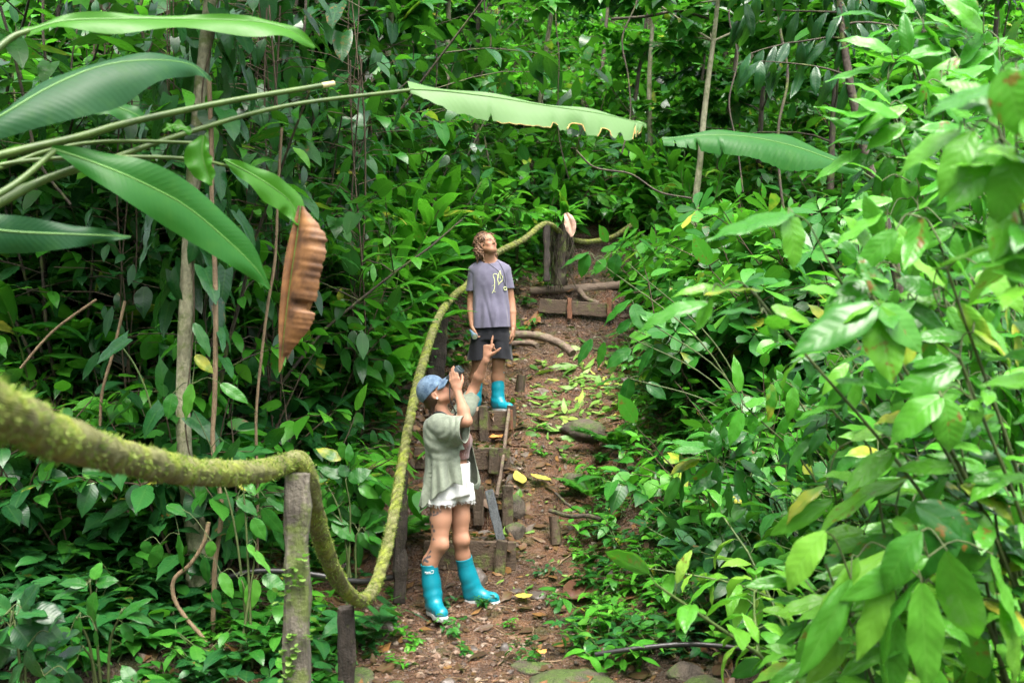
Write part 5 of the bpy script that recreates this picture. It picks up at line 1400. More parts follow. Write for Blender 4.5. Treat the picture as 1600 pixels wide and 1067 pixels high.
for k, (px, py, d, s_, word) in enumerate(((560, 560, 9.9, .95, 'leaning towards the rope left of the man'), (585, 600, 9.3, .95, 'in the dark hollow between the rope and the brown dead leaf'), (690, 440, 12.2, .9, 'standing right behind the man\'s shoulder'), (560, 520, 10.6, 1.25, 'tallest of the bright ones, above the brown dead leaf\'s tip'), (640, 400, 12.6, 1.1, 'pale and far, above the leaning ginger leaves'), (628, 520, 10.9, 1.15, 'with the broadest leaves, left of the man\'s head'), (560, 480, 9.8, 1.15, 'right of the brown dead leaf at the level of the man\'s shirt'))):
    p = at(px, py, d); place(P_gin, p[0], d, s=s_, label='bright ginger plant ' + word, cat='plant', group='bright ginger plants left of the man')
P_pad = [ginger('arum_plant', 230 + i, 6, 1.0, .62, m, .7) for i, m in enumerate((M_MID, M_BRIGHT))]
for px, py, d, s_, word in ((215, 470, 8.2, 1.0, 'left of the slim trunk beside the brown dead leaf'), (60, 520, 7.8, 1.1, 'at the far left edge under the dark blade'), (480, 520, 8.6, 1.0, 'right behind the brown dead leaf'), (400, 330, 10.5, 1.3, 'high on the left bank above the brown dead leaf'), (700, 330, 13.8, 1.2, 'above the man\'s head on the hillside'), (840, 300, 15.5, 1.2, 'above the far rope post'), (1090, 250, 15., 1.3, 'under the torn banana leaf'), (600, 300, 13.5, 1.4, 'below the pale torn blade')):
    p = at(px, py, d); place(P_pad, p[0], d, s=s_, label='plant with very large pointed leaves ' + word, cat='plant', group='very large leaved plants')
# ferns and saplings near the man
for px, py, d, s_, word in ((545, 250, 10.6, 1.3, 'spreading over the dark hollow left of the man\'s head'), (615, 690, 7.6, .6, 'tucked against the rope at the left of the steps')):
    p = at(px, py, d); place(P_fern, p[0], d, z=H(p[0], d) + (1.6 if s_ > 1 else 0) * 0, s=s_, label='feathery fern ' + word, cat='fern')

# ---- right bank
rx = lambda y: .53 * y + .3
def right_lo(y): return float(xc(y)) + .95
P_ros = [rosette('sapling', 400 + i, 1.5, 9, .23, M_MID, .7, 9, T_OB, .42, 4) for i in range(3)]
P_dsh = [shrub('shrub', 410 + i, .85, 7, .6, .19, .55, T_HE, m, 9, 1, .35, .25, M_STEM) for i, m in enumerate((M_DARK, M_DARK, M_MID))]
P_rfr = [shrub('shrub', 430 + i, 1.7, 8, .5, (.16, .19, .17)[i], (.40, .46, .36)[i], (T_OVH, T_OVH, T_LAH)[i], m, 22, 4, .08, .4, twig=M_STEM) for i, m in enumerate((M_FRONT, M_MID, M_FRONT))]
for x, y in scatter(26, 3.7, 6.4, lambda y: .36 * y + .25 + .05 * (6.4 - y), lambda y: .56 * y + .2, .36, lambda x, y: True, 27):
    zt = H(x, y); place(P_rfr, x, y, s=random.uniform(.55, 1.05) * (.8 if px_of(x, y, 0)[0] < 1330 else 1.15), tilt=.12, label='leafy shrub with pointed leaves packed into the near right bank behind the foreground leaves', cat='shrub', group='near shrubs of the right bank')
P_rsh = [shrub('shrub', 420 + i, 1.2, 6, .6, .23, .48, T_OV, m, 12, 2, .15) for i, m in enumerate((M_MID, M_BRIGHT, M_MID))]
for px, py, d, s_, word in ((1080, 470, 8.9, .95, 'leaning over the path right of the man'), (1190, 480, 8.6, 1.0, 'in the middle of the right bank, wet and glossy'), (1075, 425, 10.9, .95, 'farther up beside the upper landing'), (1290, 420, 9.4, 1.05, 'behind the pale paired leaves'), (1130, 380, 10.4, 1.05, 'highest on the right bank')):
    p = at(px, py, d); place(P_ros, p[0], d, s=s_, label='glossy sapling with whorled leaves ' + word, cat='sapling', group='whorled saplings of the right bank')
for x, y in scatter(80, 7.0, 15, lambda y: right_lo(y) + .15, rx, .48, lambda x, y: clear_of_people(x, y, 1.2, .55), 21):
    place(P_rsh, x, y, s=random.uniform(.65, 1.1), tilt=.15, label='leafy shrub higher up the right bank behind the whorled saplings', cat='shrub', group='upper shrubs of the right bank')
for x, y in scatter(34, 5.7, 7.8, lambda y: right_lo(y) + .5, lambda y: min(rx(y), 3.6), .38, lambda x, y: True, 22):
    place(P_dsh, x, y, s=random.uniform(.65, 1.05), tilt=.12, label='dark matt shrub with pointed oval leaves low on the right bank', cat='shrub', group='dark low shrubs of the right bank')
for x, y in scatter(200, 5.6, 10.5, lambda y: float(xc(y)) + .72, lambda y: min(float(xc(y)) + 2.4, rx(y)), .15, lambda x, y: clear_of_people(x, y, .3, .15) and random.random() < (.25 + .75 * min(1, (x - float(xc(y)) - .62) / .5)), 23):
    place(P_herb, x, y, s=random.uniform(.55, 1.15), tilt=.2, label='small fresh green herb on the right edge of the clay path', cat='herb', group='herbs right of the path')
for px, py, d, s_, word in ((925, 690, 8.3, .38, 'hanging over the mossy rocks right of the path'), (960, 640, 8.9, .45, 'between the cut leaves and the right bank')):
    p = at(px, py, d); place(P_fern, p[0], d, s=s_, label='little bright fern ' + word, cat='fern')
for x, y in scatter(40, 10.3, 15.5, lambda y: float(xc(y)) - 1.3, lambda y: float(xc(y)) + 1.5, .3, lambda x, y: not near_path(x, y, .62, .62), 24):
    place(P_herb, x, y, s=random.uniform(.9, 1.7), tilt=.2, label='low herb edging the upper path beyond the man', cat='herb', group='herbs along the upper path')

for x, y in scatter(34, 5.8, 12, lambda y: float(xc(y)) - .8, lambda y: float(xc(y)) + .8, .25, lambda x, y: clear_of_people(x, y, .12, .05) and not (y > 7.2 and y < 9.6 and x < .05), 25):
    place(P_herb, x, y, s=random.uniform(.3, .55), tilt=.2, label='tiny seedling sprouting on the bare clay of the path', cat='seedling', group='seedlings on the path')

for x, y in scatter(46, 4.75, 6.3, lambda y: -.53 * y - .1, lambda y: -.95, .2, lambda x, y: px_of(x, y, 0)[0] < 250 or random.random() < .3, 26):
    place(P_lowL, x, y, s=random.uniform(.7, 1.3), tilt=.2, label='dark low plant on the shaded soil at the lower left', cat='plant', group='dark low plants at the lower left')

# ---- undergrowth and litter (nobody could count these)
def carpet(name, n, ylo, yhi, xlo, xhi, hmax, L, tm, mats, seed, ok, ratio=.48, flat=.3, kindlabel=None):
    r_ = np.random.default_rng(seed); Y = r_.uniform(ylo, yhi, n); X = xlo(Y) + (xhi(Y) - xlo(Y)) * r_.random(n)
    m = ok(X, Y); X, Y = X[m], Y[m]; Z = height(X, Y, False) + .03 + hmax * r_.random(len(X)) ** 1.5
    cl = np.clip(fbm(X * 1.1, Y * 1.1, 0, 2) * .35 + .5, 0, 1); az = r_.random(len(X)) * 6.283
    D = np.stack([np.cos(az), np.sin(az), r_.uniform(-.5, .3, len(X))], 1); Ls = L * (.6 + .8 * r_.random(len(X))); g = Geo()
    mi = r_.integers(0, len(mats), len(X))
    for k in range(len(mats)):
        q = mi == k
        if q.any(): leaves(g, tm, np.stack([X, Y, Z], 1)[q], D[q], np.array([0, 0, 1.]) + r_.normal(size=(q.sum(), 3)) * flat, Ls[q], Ls[q] * ratio, np.clip(.6 * cl + .4 * r_.random(len(X)), 0, 1)[q], k, r_)
    return tag(g.build(name, mats), kindlabel, None, None, 'stuff')
offp = lambda wl, wr: (lambda X, Y: (X < xc(Y) - wl) | (X > xc(Y) + wr))
carpet('undergrowth', 9000, 34, 52, lambda y: -.56 * y - 1, lambda y: .56 * y + 1, 2.2, .55, T_SO, [M_MID, M_BRIGHT], 34, lambda X, Y: Y > 0)
carpet('undergrowth', 20000, 13, 36, lambda y: -.56 * y - 1, lambda y: .56 * y + 1, .85, .22, T_SO, [M_MID, M_DARK, M_BRIGHT], 31, lambda X, Y: offp(.8, .8)(X, Y) | (Y > 16.5))
carpet('undergrowth', 8000, 6.0, 13.5, lambda y: -.56 * y - .5, lambda y: xc(y) - 1.0, .50, .14, T_SO, [M_MID, M_DARK], 32, lambda X, Y: (Y > 7) | (X < -2))
carpet('undergrowth', 8000, 6.6, 13.5, lambda y: xc(y) + 1.1, lambda y: .56 * y + .5, .40, .13, T_SO, [M_MID, M_DARK], 33, lambda X, Y: (Y > 9) | (X > xc(Y) + 1.7))

# unseen leaf mass added beside and behind the camera to shut out low sky
r_ = np.random.default_rng(36); n = 10500; a = r_.uniform(-2.3, 2.3, n); rr = r_.uniform(5.5, 12, n); X = np.sin(a) * rr; Y = -np.cos(a) * rr - .5
m = ((Y < 0) | (np.abs(X) > .62 * Y + 3.2)) & ~((X > .5) & (Y > -7)); X, Y = X[m], Y[m]; n = len(X); az = r_.random(n) * 6.283; Z = -.4 + 9.5 * r_.random(n) ** .85  # cut back at the right so light reaches the near leaves
g = Geo(); leaves(g, T_SO, np.stack([X, Y, Z], 1), np.stack([np.cos(az), np.sin(az), r_.uniform(-.8, .3, n)], 1), np.array([0, 0, 1.]) + r_.normal(size=(n, 3)) * .5, r_.uniform(.35, .8, n), r_.uniform(.18, .4, n), r_.random(n), 0, r_)
tag(g.build('forest', M_MID), kind='stuff')

M_LITTER = mat_leaf('fallen_leaf', [(0, (.025, .013, .008)), (.4, (.065, .032, .017)), (.7, (.12, .055, .024)), (.86, (.20, .095, .03)), (.95, (.32, .20, .04)), (1, (.42, .33, .05))], 9, .5, .15, .45, .15)
M_CUT = mat_leaf('cut_green_leaf', [(0, (.02, .065, .012)), (.5, (.08, .19, .026)), (.85, (.20, .32, .06)), (1, (.38, .36, .07))], 9, .5, .2, .4, .25)
T_FL = [leaf_tmpl('ovate', 4, 1, f_, d, .06, i) for i, (d, f_) in enumerate(((.3, .4), (-.6, .3), (.9, -.3), (-.2, -.4)))]
def litter(name, n, box_, L, tm, mat, seed, ok, ratio=.42, lab=None):
    r_ = np.random.default_rng(seed); X = r_.uniform(box_[0], box_[1], n); Y = r_.uniform(box_[2], box_[3], n); m = ok(X, Y, r_); X, Y = X[m], Y[m]; n = len(X)
    e = .03; Z = height(X, Y); nx = -(height(X + e, Y) - height(X - e, Y)) / (2 * e); ny = -(height(X, Y + e) - height(X, Y - e)) / (2 * e)
    N = np.stack([np.clip(nx, -1, 1), np.clip(ny, -1, 1), np.ones(n)], 1); N /= np.linalg.norm(N, axis=1, keepdims=True); az = r_.random(n) * 6.283
    D = np.stack([np.cos(az), np.sin(az), 0 * az], 1); D -= N * (D * N).sum(1, keepdims=True)
    Ls = L * (.25 + 1.4 * r_.random(n) ** 2); g = Geo()
    leaves(g, tm, np.stack([X, Y, Z], 1) + N * (.008 + .012 * r_.random((n, 1))), D, N + r_.normal(size=(n, 3)) * .28, Ls, Ls * ratio * (.6 + .7 * r_.random(n)), r_.random(n), 0, r_)
    return tag(g.build(name, mat), lab, None, None, 'stuff')
litter('fallen_leaves', 19000, (-4, 5, 5.2, 14.5), .10, T_FL, M_LITTER, 41, lambda X, Y, r_: (r_.random(len(X)) < .32 + .68 * np.clip((np.abs(X - xc(Y) + .05) - .25) / .6, 0, 1)) & (np.abs(X - xc(Y)) < 3.2) & ((X > -1.25) | (Y > 6.6) | (r_.random(len(X)) < .3)))
litter('fallen_leaves', 2600, (-1.05, .1, 7.45, 10.2), .09, T_FL, M_LITTER, 42, lambda X, Y, r_: X > -5)
litter('cut_leaves', 1350, (-.5, 1.8, 9.2, 12.4), .20, T_FL, M_CUT, 43, lambda X, Y, r_: (r_.random(len(X)) < np.exp(-((Y - 10.3) / .8) ** 2) * np.exp(-((X - .75) / .55) ** 2) * 1.3), .30)
litter('cut_leaves', 260, (-.1, .9, 7.0, 9.6), .13, T_FL, M_CUT, 44, lambda X, Y, r_: (r_.random(len(X)) < .35) & (X > xc(Y) + .1), .36)
# twigs
r_ = np.random.default_rng(45); g = Geo()
for i in range(420):
    y = r_.uniform(5.4, 12); x = float(xc(y)) + r_.normal() * 1.1; az = r_.random() * 6.28; L = .06 + .22 * r_.random() ** 2
    p = np.array([[x + math.cos(az) * L * u, y + math.sin(az) * L * u, 0] for u in np.linspace(-.5, .5, 5)]); p[:, 2] = height(p[:, 0], p[:, 1]) + .008 + .006 * r_.random(); tube(g, p + r_.normal(size=(5, 3)) * .004, .0022 + .003 * r_.random() ** 2, 4)
tag(g.build('twig_litter', MAT_LIANA), kind='stuff')

# pebbles and rocks
t = NT('river_stone'); oo = t.n('ObjectInfo').outputs['Random']; pos = t.n('NewGeometry').outputs['Position']
c = t.mix(t.attr('rnd'), (.055, .045, .038), (.17, .13, .10)); c = t.mix(t.math('MULTIPLY', t.noise(pos, 18., 4.), .6), c, (.05, .042, .036))
MAT_STONE = t.done(t.bsdf(c, .42, .45, t.bump(t.noise(pos, 60., 4.), .5, .01)))
t = NT('path_gravel'); pos = t.n('NewGeometry').outputs['Position']
c = t.ramp(t.attr('rnd'), [(0, (.03, .025, .022)), (.35, (.09, .055, .035)), (.6, (.17, .095, .055)), (.8, (.22, .15, .10)), (1, (.30, .25, .20))])
c = t.mix(t.math('MULTIPLY', t.noise(pos, 40., 4.), .7), c, (.07, .042, .026))
MAT_GRAVEL = t.done(t.bsdf(c, .45, .45, t.bump(t.noise(pos, 120., 4.), .5, .006)))
t = NT('mossy_rock'); pos = t.n('NewGeometry').outputs['Position']; nz_ = t.n('SeparateXYZ', i_Vector=t.n('NewGeometry').outputs['Normal']).outputs[2]
c = t.ramp(t.noise(pos, 11., 5.), [(.3, (.035, .028, .022)), (.7, (.12, .095, .07))])
m = t.math('MULTIPLY', t.math('ADD', t.math('SUBTRACT', t.noise(pos, 5., 5., .7), .52), t.math('MULTIPLY', nz_, .12)), 7., clamp=True)
c = t.mix(t.math('MULTIPLY', m, .9), c, t.ramp(t.noise(pos, 60., 3.), [(.3, (.025, .055, .010)), (.7, (.085, .14, .022))]))
MAT_ROCK = t.done(t.bsdf(c, .7, .35, t.bump(t.math('ADD', t.noise(pos, 90., 4.), t.noise(pos, 14., 4.)), .8, .02)))
def rock_mesh(r_, n=3, rough=.25):
    bm = bmesh.new(); bmesh.ops.create_icosphere(bm, subdivisions=n, radius=1); v = np.array([q.co[:] for q in bm.verts]); f = np.array([[q.index for q in fc.verts] for fc in bm.faces]); bm.free()
    o_ = r_.random(3) * 40; d = 1 + rough * fbm(v[:, 0] * 1.1 + o_[0], v[:, 1] * 1.1 + o_[1], v[:, 2] * 1.1 + o_[2], 3)
    v = v * d[:, None]
    for _ in range(5):
        q = nrm(r_.normal(size=3)); s_ = v @ q; k = .62 + .25 * r_.random(); v = v - np.outer(np.maximum(s_ - k, 0) * .8, q)
    return v, f
r_ = np.random.default_rng(51); g = Geo()
for i in range(5200):
    y = r_.uniform(5.2, 12.4) if i % 3 else r_.uniform(5.2, 6.9); x = float(xc(y)) + r_.normal() * .55
    if i % 4 == 1: y = r_.uniform(7.43, 10.2); x = r_.uniform(-.95, .1)
    s_ = .005 + .026 * r_.random() ** 3; v, f = rock_mesh(r_, 1, .3); z = H(x, y)
    g.add(v * s_ * np.array([1, .6 + .6 * r_.random(), .35 + .35 * r_.random()]) @ np.array(Matrix.Rotation(r_.random() * 6, 3, 'Z')).T + (x, y, z + s_ * .2), f, r_.random())
tag(g.build('gravel', MAT_GRAVEL, smooth=False), kind='stuff')
for px, py, d, sx, sy, sz, mossy, word in ((612, 1035, 5.45, .15, .13, .09, 1, 'mossy rock at the stream edge right of the low post'), (560, 1012, 5.6, .11, .1, .06, 1, 'small mossy rock left of the stream edge, behind the low post'),
    (905, 1045, 5.5, .30, .22, .075, 1, 'broad flat moss covered rock at the bottom middle'), (830, 1000, 5.8, .13, .11, .05, 1, 'flat mossy stone just above the broad mossy rock'), (1068, 1030, 5.45, .10, .08, .05, 1, 'low mossy stone below the black hose'), (1100, 1058, 5.3, .12, .1, .06, 1, 'mossy stone cut by the bottom edge right of the middle'),
    (912, 648, 9.3, .24, .2, .13, 1, 'large grey mossy boulder beside the path below the cut leaves'), (900, 705, 8.6, .14, .12, .06, 1, 'flat mossy boulder under the little bright fern'), (800, 765, 8.1, .11, .1, .12, 1, 'greenish rock right of the stick by the steps'), (803, 800, 7.8, .09, .09, .08, 1, 'lower greenish rock right of the slate plank'),
    (745, 895, 7.2, .085, .08, .10, 0, 'dark rock below the lowest step board'), (612, 950, 6.5, .06, .06, .07, 0, 'dark rounded stone left of the boots'), (806, 888, 7.1, .045, .04, .02, 0, 'wet grey stone at the right end of the lowest step'), (738, 990, 6.1, .055, .05, .03, 0, 'brown stone in front of the right boot'),
    (790, 985, 6.2, .035, .04, .035, 0, 'dark lump of stone on the mud in front of the boots'), (700, 1030, 5.55, .055, .05, .035, 0, 'brown wet stone at the bottom left of the path'), (840, 905, 7.0, .07, .06, .035, 0, 'flat pale stone in the middle of the clay path'), (690, 935, 6.85, .045, .045, .03, 0, 'small stone between the two boots'), (760, 600, 9.9, .05, .05, .04, 0, 'grey stone behind the man\'s heel'), (685, 597, 9.5, .12, .1, .09, 1, 'mossy rock at the top of the steps, left of the man')):
    p = at(px, py, d); v, f = rock_mesh(r_, 4, .22); g = Geo(); g.add(v * np.array([sx, sy, sz]), f, r_.random())
    o = g.build('rock', MAT_ROCK if mossy else MAT_STONE); tag(o, word, 'rock'); o.location = (p[0], d, H(p[0], d) + sz * .15); o.rotation_euler.z = r_.uniform(-.6, .6)
# ================================================================== plants and leaves one can point to
def P3(p): return at(*p)
def blade(g, mid, wL, wR, sideL, sideR, n=26, m=4, curl=.25, rnd=.5, torn=None, ruffle=.006, seed=0, mat=0):
    """a big leaf along a midrib: half widths wL, wR (metres) towards sideL, sideR"""
    r_ = np.random.default_rng(seed); c = catmull(mid, n + 1); t = np.linspace(0, 1, n + 1); tan = np.gradient(c, axis=0); tan /= np.linalg.norm(tan, axis=1, keepdims=True)
    edge = None
    for half, (wv, sd_) in enumerate(((wL, sideL), (wR, sideR))):
        q_ = nrm(sd_); wv = [v / max(.35, math.sqrt(1 - q_[1] ** 2)) for v in wv]
        w = catmull(np.stack([np.linspace(0, 1, len(wv)), wv], 1), n + 1)[:, 1]; w = np.maximum(w, .0008)
        if torn is not None and half == 1:      # ragged notches and slits
            for (a, b, dp) in torn:
                q = np.clip(1 - np.abs((t - (a + b) / 2) / max((b - a) / 2, .006)), 0, 1); w = w * (1 - dp * np.clip(q * 2.2 + .25 * vnoise(t * 60, a * 9) * (q > 0), 0, 1))
            w = w * (1 + .05 * vnoise(t * 35, 3.3) + .05 * vnoise(t * 90, 7.7))
        s = nrm(sd_)[None] - tan * (tan @ nrm(sd_))[:, None]; s /= np.linalg.norm(s, axis=1, keepdims=True); nn = np.cross(tan, s) * (1 if half == 0 else -1)
        nn *= np.sign((nn @ np.array([0, -.3, 1.])).mean() + 1e-6)
        us = np.linspace(0, 1, m + 1); V = np.zeros((n + 1, m + 1, 3)); UV = np.zeros((n + 1, m + 1, 2))
        ph = r_.random() * 6
        for j, u in enumerate(us):
            V[:, j] = c + s * (u * w)[:, None] + nn * ((curl * (u - u * u) * 2 * w * .5) + ruffle * u * u * np.sin(t * 19 + ph) * 1.6)[:, None]
            UV[:, j, 0] = u * .5 * (1 if half else -1); UV[:, j, 1] = t
        idx = np.arange((n + 1) * (m + 1)).reshape(n + 1, -1); F = np.stack([idx[:-1, :-1], idx[:-1, 1:], idx[1:, 1:], idx[1:, :-1]], -1).reshape(n, m, 4)
        g.add(V.reshape(-1, 3), F.reshape(-1, 4), rnd, UV.reshape(-1, 2), mat); edge = V[:, -1]
    return edge
def pxm(v, d): return [a / FPX * d for a in v]

M_HPALE = mat_leaf('pale_waxy_blade', [(0, (.085, .185, .055)), (1, (.14, .25, .095))], 46, .25, .04, .40, .30, bumpy=.08, spec=.25)  # sky reflection on the torn blade is put into its pale base colour
M_HBRIGHT = mat_leaf('bright_blade', [(0, (.035, .15, .015)), (1, (.07, .24, .02))], 46, .25, .04, .34, .5, bumpy=.06, spec=.28)
M_HDARK = mat_leaf('dark_blade', [(0, (.006, .034, .012)), (1, (.018, .07, .024))], 46, .25, .03, .42, .14, bumpy=.14, spec=.12)
t = NT('dead_brown_leaf'); pos = t.n('NewGeometry').outputs['Position']; uvn = t.n('SeparateXYZ', i_Vector=t.uv())
st_ = t.math('ABSOLUTE', t.math('SUBTRACT', t.math('FRACT', t.math('MULTIPLY', uvn.outputs[1], 34.)), .5))
c = t.ramp(t.noise(pos, 9., 5., .65), [(.30, (.035, .017, .010)), (.45, (.12, .056, .022)), (.62, (.22, .105, .038)), (.8, (.30, .17, .07))])
c = t.mix(t.math('MULTIPLY', st_, .12), c, (.16, .075, .03))
MAT_DEAD = t.done(t.bsdf(c, .6, .3, t.bump(t.math('ADD', t.math('MULTIPLY', st_, .3), t.noise(pos, 30., 4.)), .18, .008)))
MAT_EDGE = mat_simple('dry_leaf_edge', (.25, .13, .03), (.45, .33, .10), 40.)
MAT_CUTEND = mat_simple('cut_stalk_end', (.42, .36, .16), (.55, .48, .25))

# ---- the heliconia reaching in from the left
hel = thing('heliconia_plant', 'large heliconia reaching in from the left edge with paddle leaves on long bare stalks', 'plant', (-2.6, 3.3, -.4))
hb = np.array(hel.location)
def off(pts): return [P3(p) - hb for p in pts]
def hleaf(name, stalk, mid, d, wL, wR, sL, sR, mat, label=None, sw=.014, torn=None, rnd=.5, curl=.25, ruffle=.006, seed=0, cutend=False):
    if stalk:
        g = Geo(); c = catmull(off(stalk), 30); tube(g, c, np.linspace(sw, sw * .62, 30), 8); st = g.build('stalk', M_STALK, hel)
        if cutend: g = Geo(); e = c[-1] - c[-2]; tube(g, [c[-1] - e * .6, c[-1] + nrm(e) * .006], sw * .66, 8); g.build('cut_end', MAT_CUTEND, st)
    if mid:
        g = Geo(); EDGE = blade(g, off(mid), pxm(wL, d), pxm(wR, d), sL, sR, rnd=rnd, torn=torn, curl=curl, ruffle=ruffle, seed=seed, n=120 if torn else 40)
        o = g.build(name, mat, hel)
        if label: o['label'] = label
        g = Geo(); c = catmull(off(mid), 24); tube(g, c, np.linspace(.0045, .0012, 24), 6); g.build('midrib', M_RIB, o)
        return o, EDGE
M_STALK = mat_simple('olive_stalk', (.028, .058, .009), (.08, .14, .022), 9., .45, .15); M_RIB = mat_simple('leaf_rib', (.05, .14, .02), (.09, .22, .04), 9., .45, .1)
UP, DN = (0, -.25, 1), (0, -.35, -1)
hleaf('blade', [(-160, 260, 3.0), (-60, 135, 3.1), (10, 65, 3.2), (45, 48, 3.25)], [(40, 50, 3.25), (100, 33, 3.3), (190, 30, 3.4), (300, 30, 3.5), (400, 34, 3.6), (455, 48, 3.65), (492, 74, 3.7)], 3.45, [8, 9, 10, 7, 8, 9, 2], [8, 16, 26, 22, 30, 20, 2], (.1, .5, .9), (.15, -.62, -.8), M_HBRIGHT, 'bright translucent blade at the top of the plant', rnd=.7, seed=1)
hleaf('blade', [(-300, 420, 2.9), (-160, 290, 2.9), (-70, 225, 2.95)], [(-80, 228, 2.95), (0, 182, 3.0), (80, 135, 3.1), (160, 103, 3.2), (240, 94, 3.3), (300, 102, 3.4), (328, 128, 3.45)], 3.1, [14, 14, 14, 14, 10, 8, 2], [20, 34, 66, 70, 40, 20, 5], (0, .8, .6), (.25, -.30, -.95), M_HDARK, 'dark glossy blade catching the sky', rnd=.6, curl=.5, seed=2)
hleaf('blade', [(-200, 390, 2.9), (-60, 330, 2.9), (20, 290, 3.0), (85, 236, 3.1)], [(80, 232, 3.1), (140, 252, 3.15), (210, 280, 3.2), (290, 322, 3.3), (360, 380, 3.4), (400, 420, 3.45), (421, 452, 3.5)], 3.3, [4, 18, 30, 32, 25, 14, 2], [4, 18, 34, 38, 30, 15, 2], (.45, .45, .75), (-.5, -.55, -.65), M_HELI, 'long mid green blade slanting down to the right', rnd=.75, curl=.35, seed=3)
hleaf('blade', [(-300, 340, 2.8), (-150, 345, 2.8)], [(-150, 345, 2.8), (-60, 352, 2.8), (20, 362, 2.85), (110, 366, 2.9), (165, 368, 2.95), (204, 370, 3.0)], 2.85, [20, 25, 25, 16, 9, 2], [22, 34, 34, 22, 10, 2], (0, .25, 1), (0, .05, -1), M_HDARK, 'dark blade low at the left edge', rnd=.2, seed=4)
hleaf('blade', None, [(105, 155, 3.6), (150, 160, 3.65), (195, 172, 3.7), (235, 190, 3.75)], 3.65, [4, 14, 14, 3], [4, 18, 16, 3], (0, .6, .8), (0, -.6, -.8), M_HELI, None, rnd=.3, seed=5)
hleaf('blade', None, [(318, 212, 3.5), (316, 240, 3.5), (322, 265, 3.5), (332, 290, 3.5)], 3.5, [5, 26, 22, 4], [5, 12, 14, 3], (-1, -.3, .1), (1, -.4, 0), M_HBRIGHT, None, rnd=.3, seed=6, curl=.6)
hleaf('blade', None, [(255, 205, 3.5), (275, 196, 3.5), (300, 206, 3.5)], 3.5, [3, 8, 2], [3, 10, 4], (0, .5, .8), (0, -.6, -.8), M_HBRIGHT, None, rnd=.5, seed=7)
# bare stalks, one with its end cut off
hleaf('blade', [(-200, 300, 3.0), (0, 243, 3.3), (120, 215, 3.45), (200, 192, 3.55), (350, 160, 3.75), (520, 131, 4.0)], None, 0, 0, 0, 0, 0, None, sw=.0165, cutend=True)
hleaf('blade', [(-200, 330, 3.0), (0, 262, 3.4), (90, 232, 3.5), (180, 221, 3.55), (320, 224, 3.6)], None, 0, 0, 0, 0, 0, None, sw=.010)
hleaf('blade', [(-200, 420, 2.9), (0, 316, 3.1), (60, 285, 3.2), (120, 262, 3.25)], None, 0, 0, 0, 0, 0, None, sw=.018)
# torn pale leaf hanging over the path
pale, EDGE_E = hleaf('blade', [(-200, 380, 3.0), (0, 305, 3.3), (150, 256, 3.5), (300, 205, 3.7), (450, 165, 3.9), (640, 141, 4.15)], [(640, 139, 4.15), (700, 143, 4.2), (780, 153, 4.25), (860, 166, 4.3), (930, 176, 4.35), (985, 188, 4.4), (1010, 196, 4.42)], 4.28,
      [14, 7, 5, 5, 4, 3, 1], [6, 31, 41, 39, 39, 36, 4], (0, .75, .55), (.12, -.30, -1), M_HPALE, 'pale torn blade with brown notched edge hanging over the path', sw=.0125, rnd=.5, torn=[(.30, .312, .35), (.50, .53, .28), (.555, .63, .42), (.68, .74, .34), (.755, .79, .30), (.865, .885, .85), (.90, .92, .5), (.95, .99, .7)], curl=.15, ruffle=.004, seed=8)
for a_, b_, r_e in ((.33, .50, .003), (.505, .525, .004), (.56, .625, .006), (.68, .74, .005), (.86, .89, .0055), (.90, .97, .003)):
    q_ = EDGE_E[int(a_ * 120):int(b_ * 120) + 1]; g = Geo(); tube(g, q_, r_e * .55 * (.6 + .5 * np.random.default_rng(int(a_ * 99)).random(len(q_))), 5); g.build('dry_edge', MAT_EDGE, pale)
# stalk with the leaf that is green at its base and dead brown below
hleaf('blade', [(-200, 330, 3.1), (0, 258, 3.4), (180, 246, 3.5), (300, 249, 3.6), (372, 264, 3.7)], [(350, 250, 3.65), (385, 268, 3.7), (425, 292, 3.75), (455, 318, 3.8), (468, 352, 3.8)], 3.7, [3, 12, 18, 18, 4], [3, 14, 24, 22, 6], (.5, .4, .75), (-.4, -.5, -.75), M_HBRIGHT, 'bright green base of the half dead leaf', sw=.0095, rnd=.4, curl=.4, seed=9)
dead, _ = hleaf('dead_blade', None, [(470, 322, 3.8), (464, 370, 3.8), (455, 430, 3.8), (446, 500, 3.8), (441, 550, 3.8), (437, 582, 3.8)], 3.8, [4, 10, 12, 9, 5, 1], [5, 50, 50, 46, 14, 1], (-.9, -.5, 0), (1, -.45, .05), MAT_DEAD, 'dead brown curled lower half of the leaf', torn=[(.50, .55, .35), (.80, .96, .45)], curl=1.0, ruffle=.002, seed=10)
g = Geo(); blade(g, off([(500, 420, 3.84), (484, 460, 3.85), (470, 505, 3.85), (448, 560, 3.84)]), pxm([4, 18, 14, 2], 3.8), pxm([4, 8, 6, 2], 3.8), (-1, .3, 0), (1, .2, 0), curl=.9, ruffle=.012); g.build('dead_fold', MAT_DEAD, dead)

# second torn blade, over the right bank
ban = thing('banana_leaf', 'dark green torn banana leaf arching across above the right bank', 'leaf', tuple(P3((1345, 268, 5.2))))
hel2, hel = hel, ban; hb = np.array(ban.location)
hleaf('blade', [(1520, 420, 5.6), (1420, 320, 5.4), (1345, 268, 5.2)], [(1350, 270, 5.2), (1290, 246, 5.15), (1230, 226, 5.1), (1160, 213, 5.05), (1090, 212, 5.0), (1035, 218, 5.0)], 5.08, [3, 16, 18, 10, 6, 2], [3, 24, 44, 36, 26, 12], (0, .8, .6), (-.1, -.5, -.9), M_HELI, rnd=.7, sw=.012, torn=[(.70, .712, .5), (.80, .82, .7), (.86, .87, .4), (.925, .94, .8)], curl=.5, seed=11)
hel = hel2

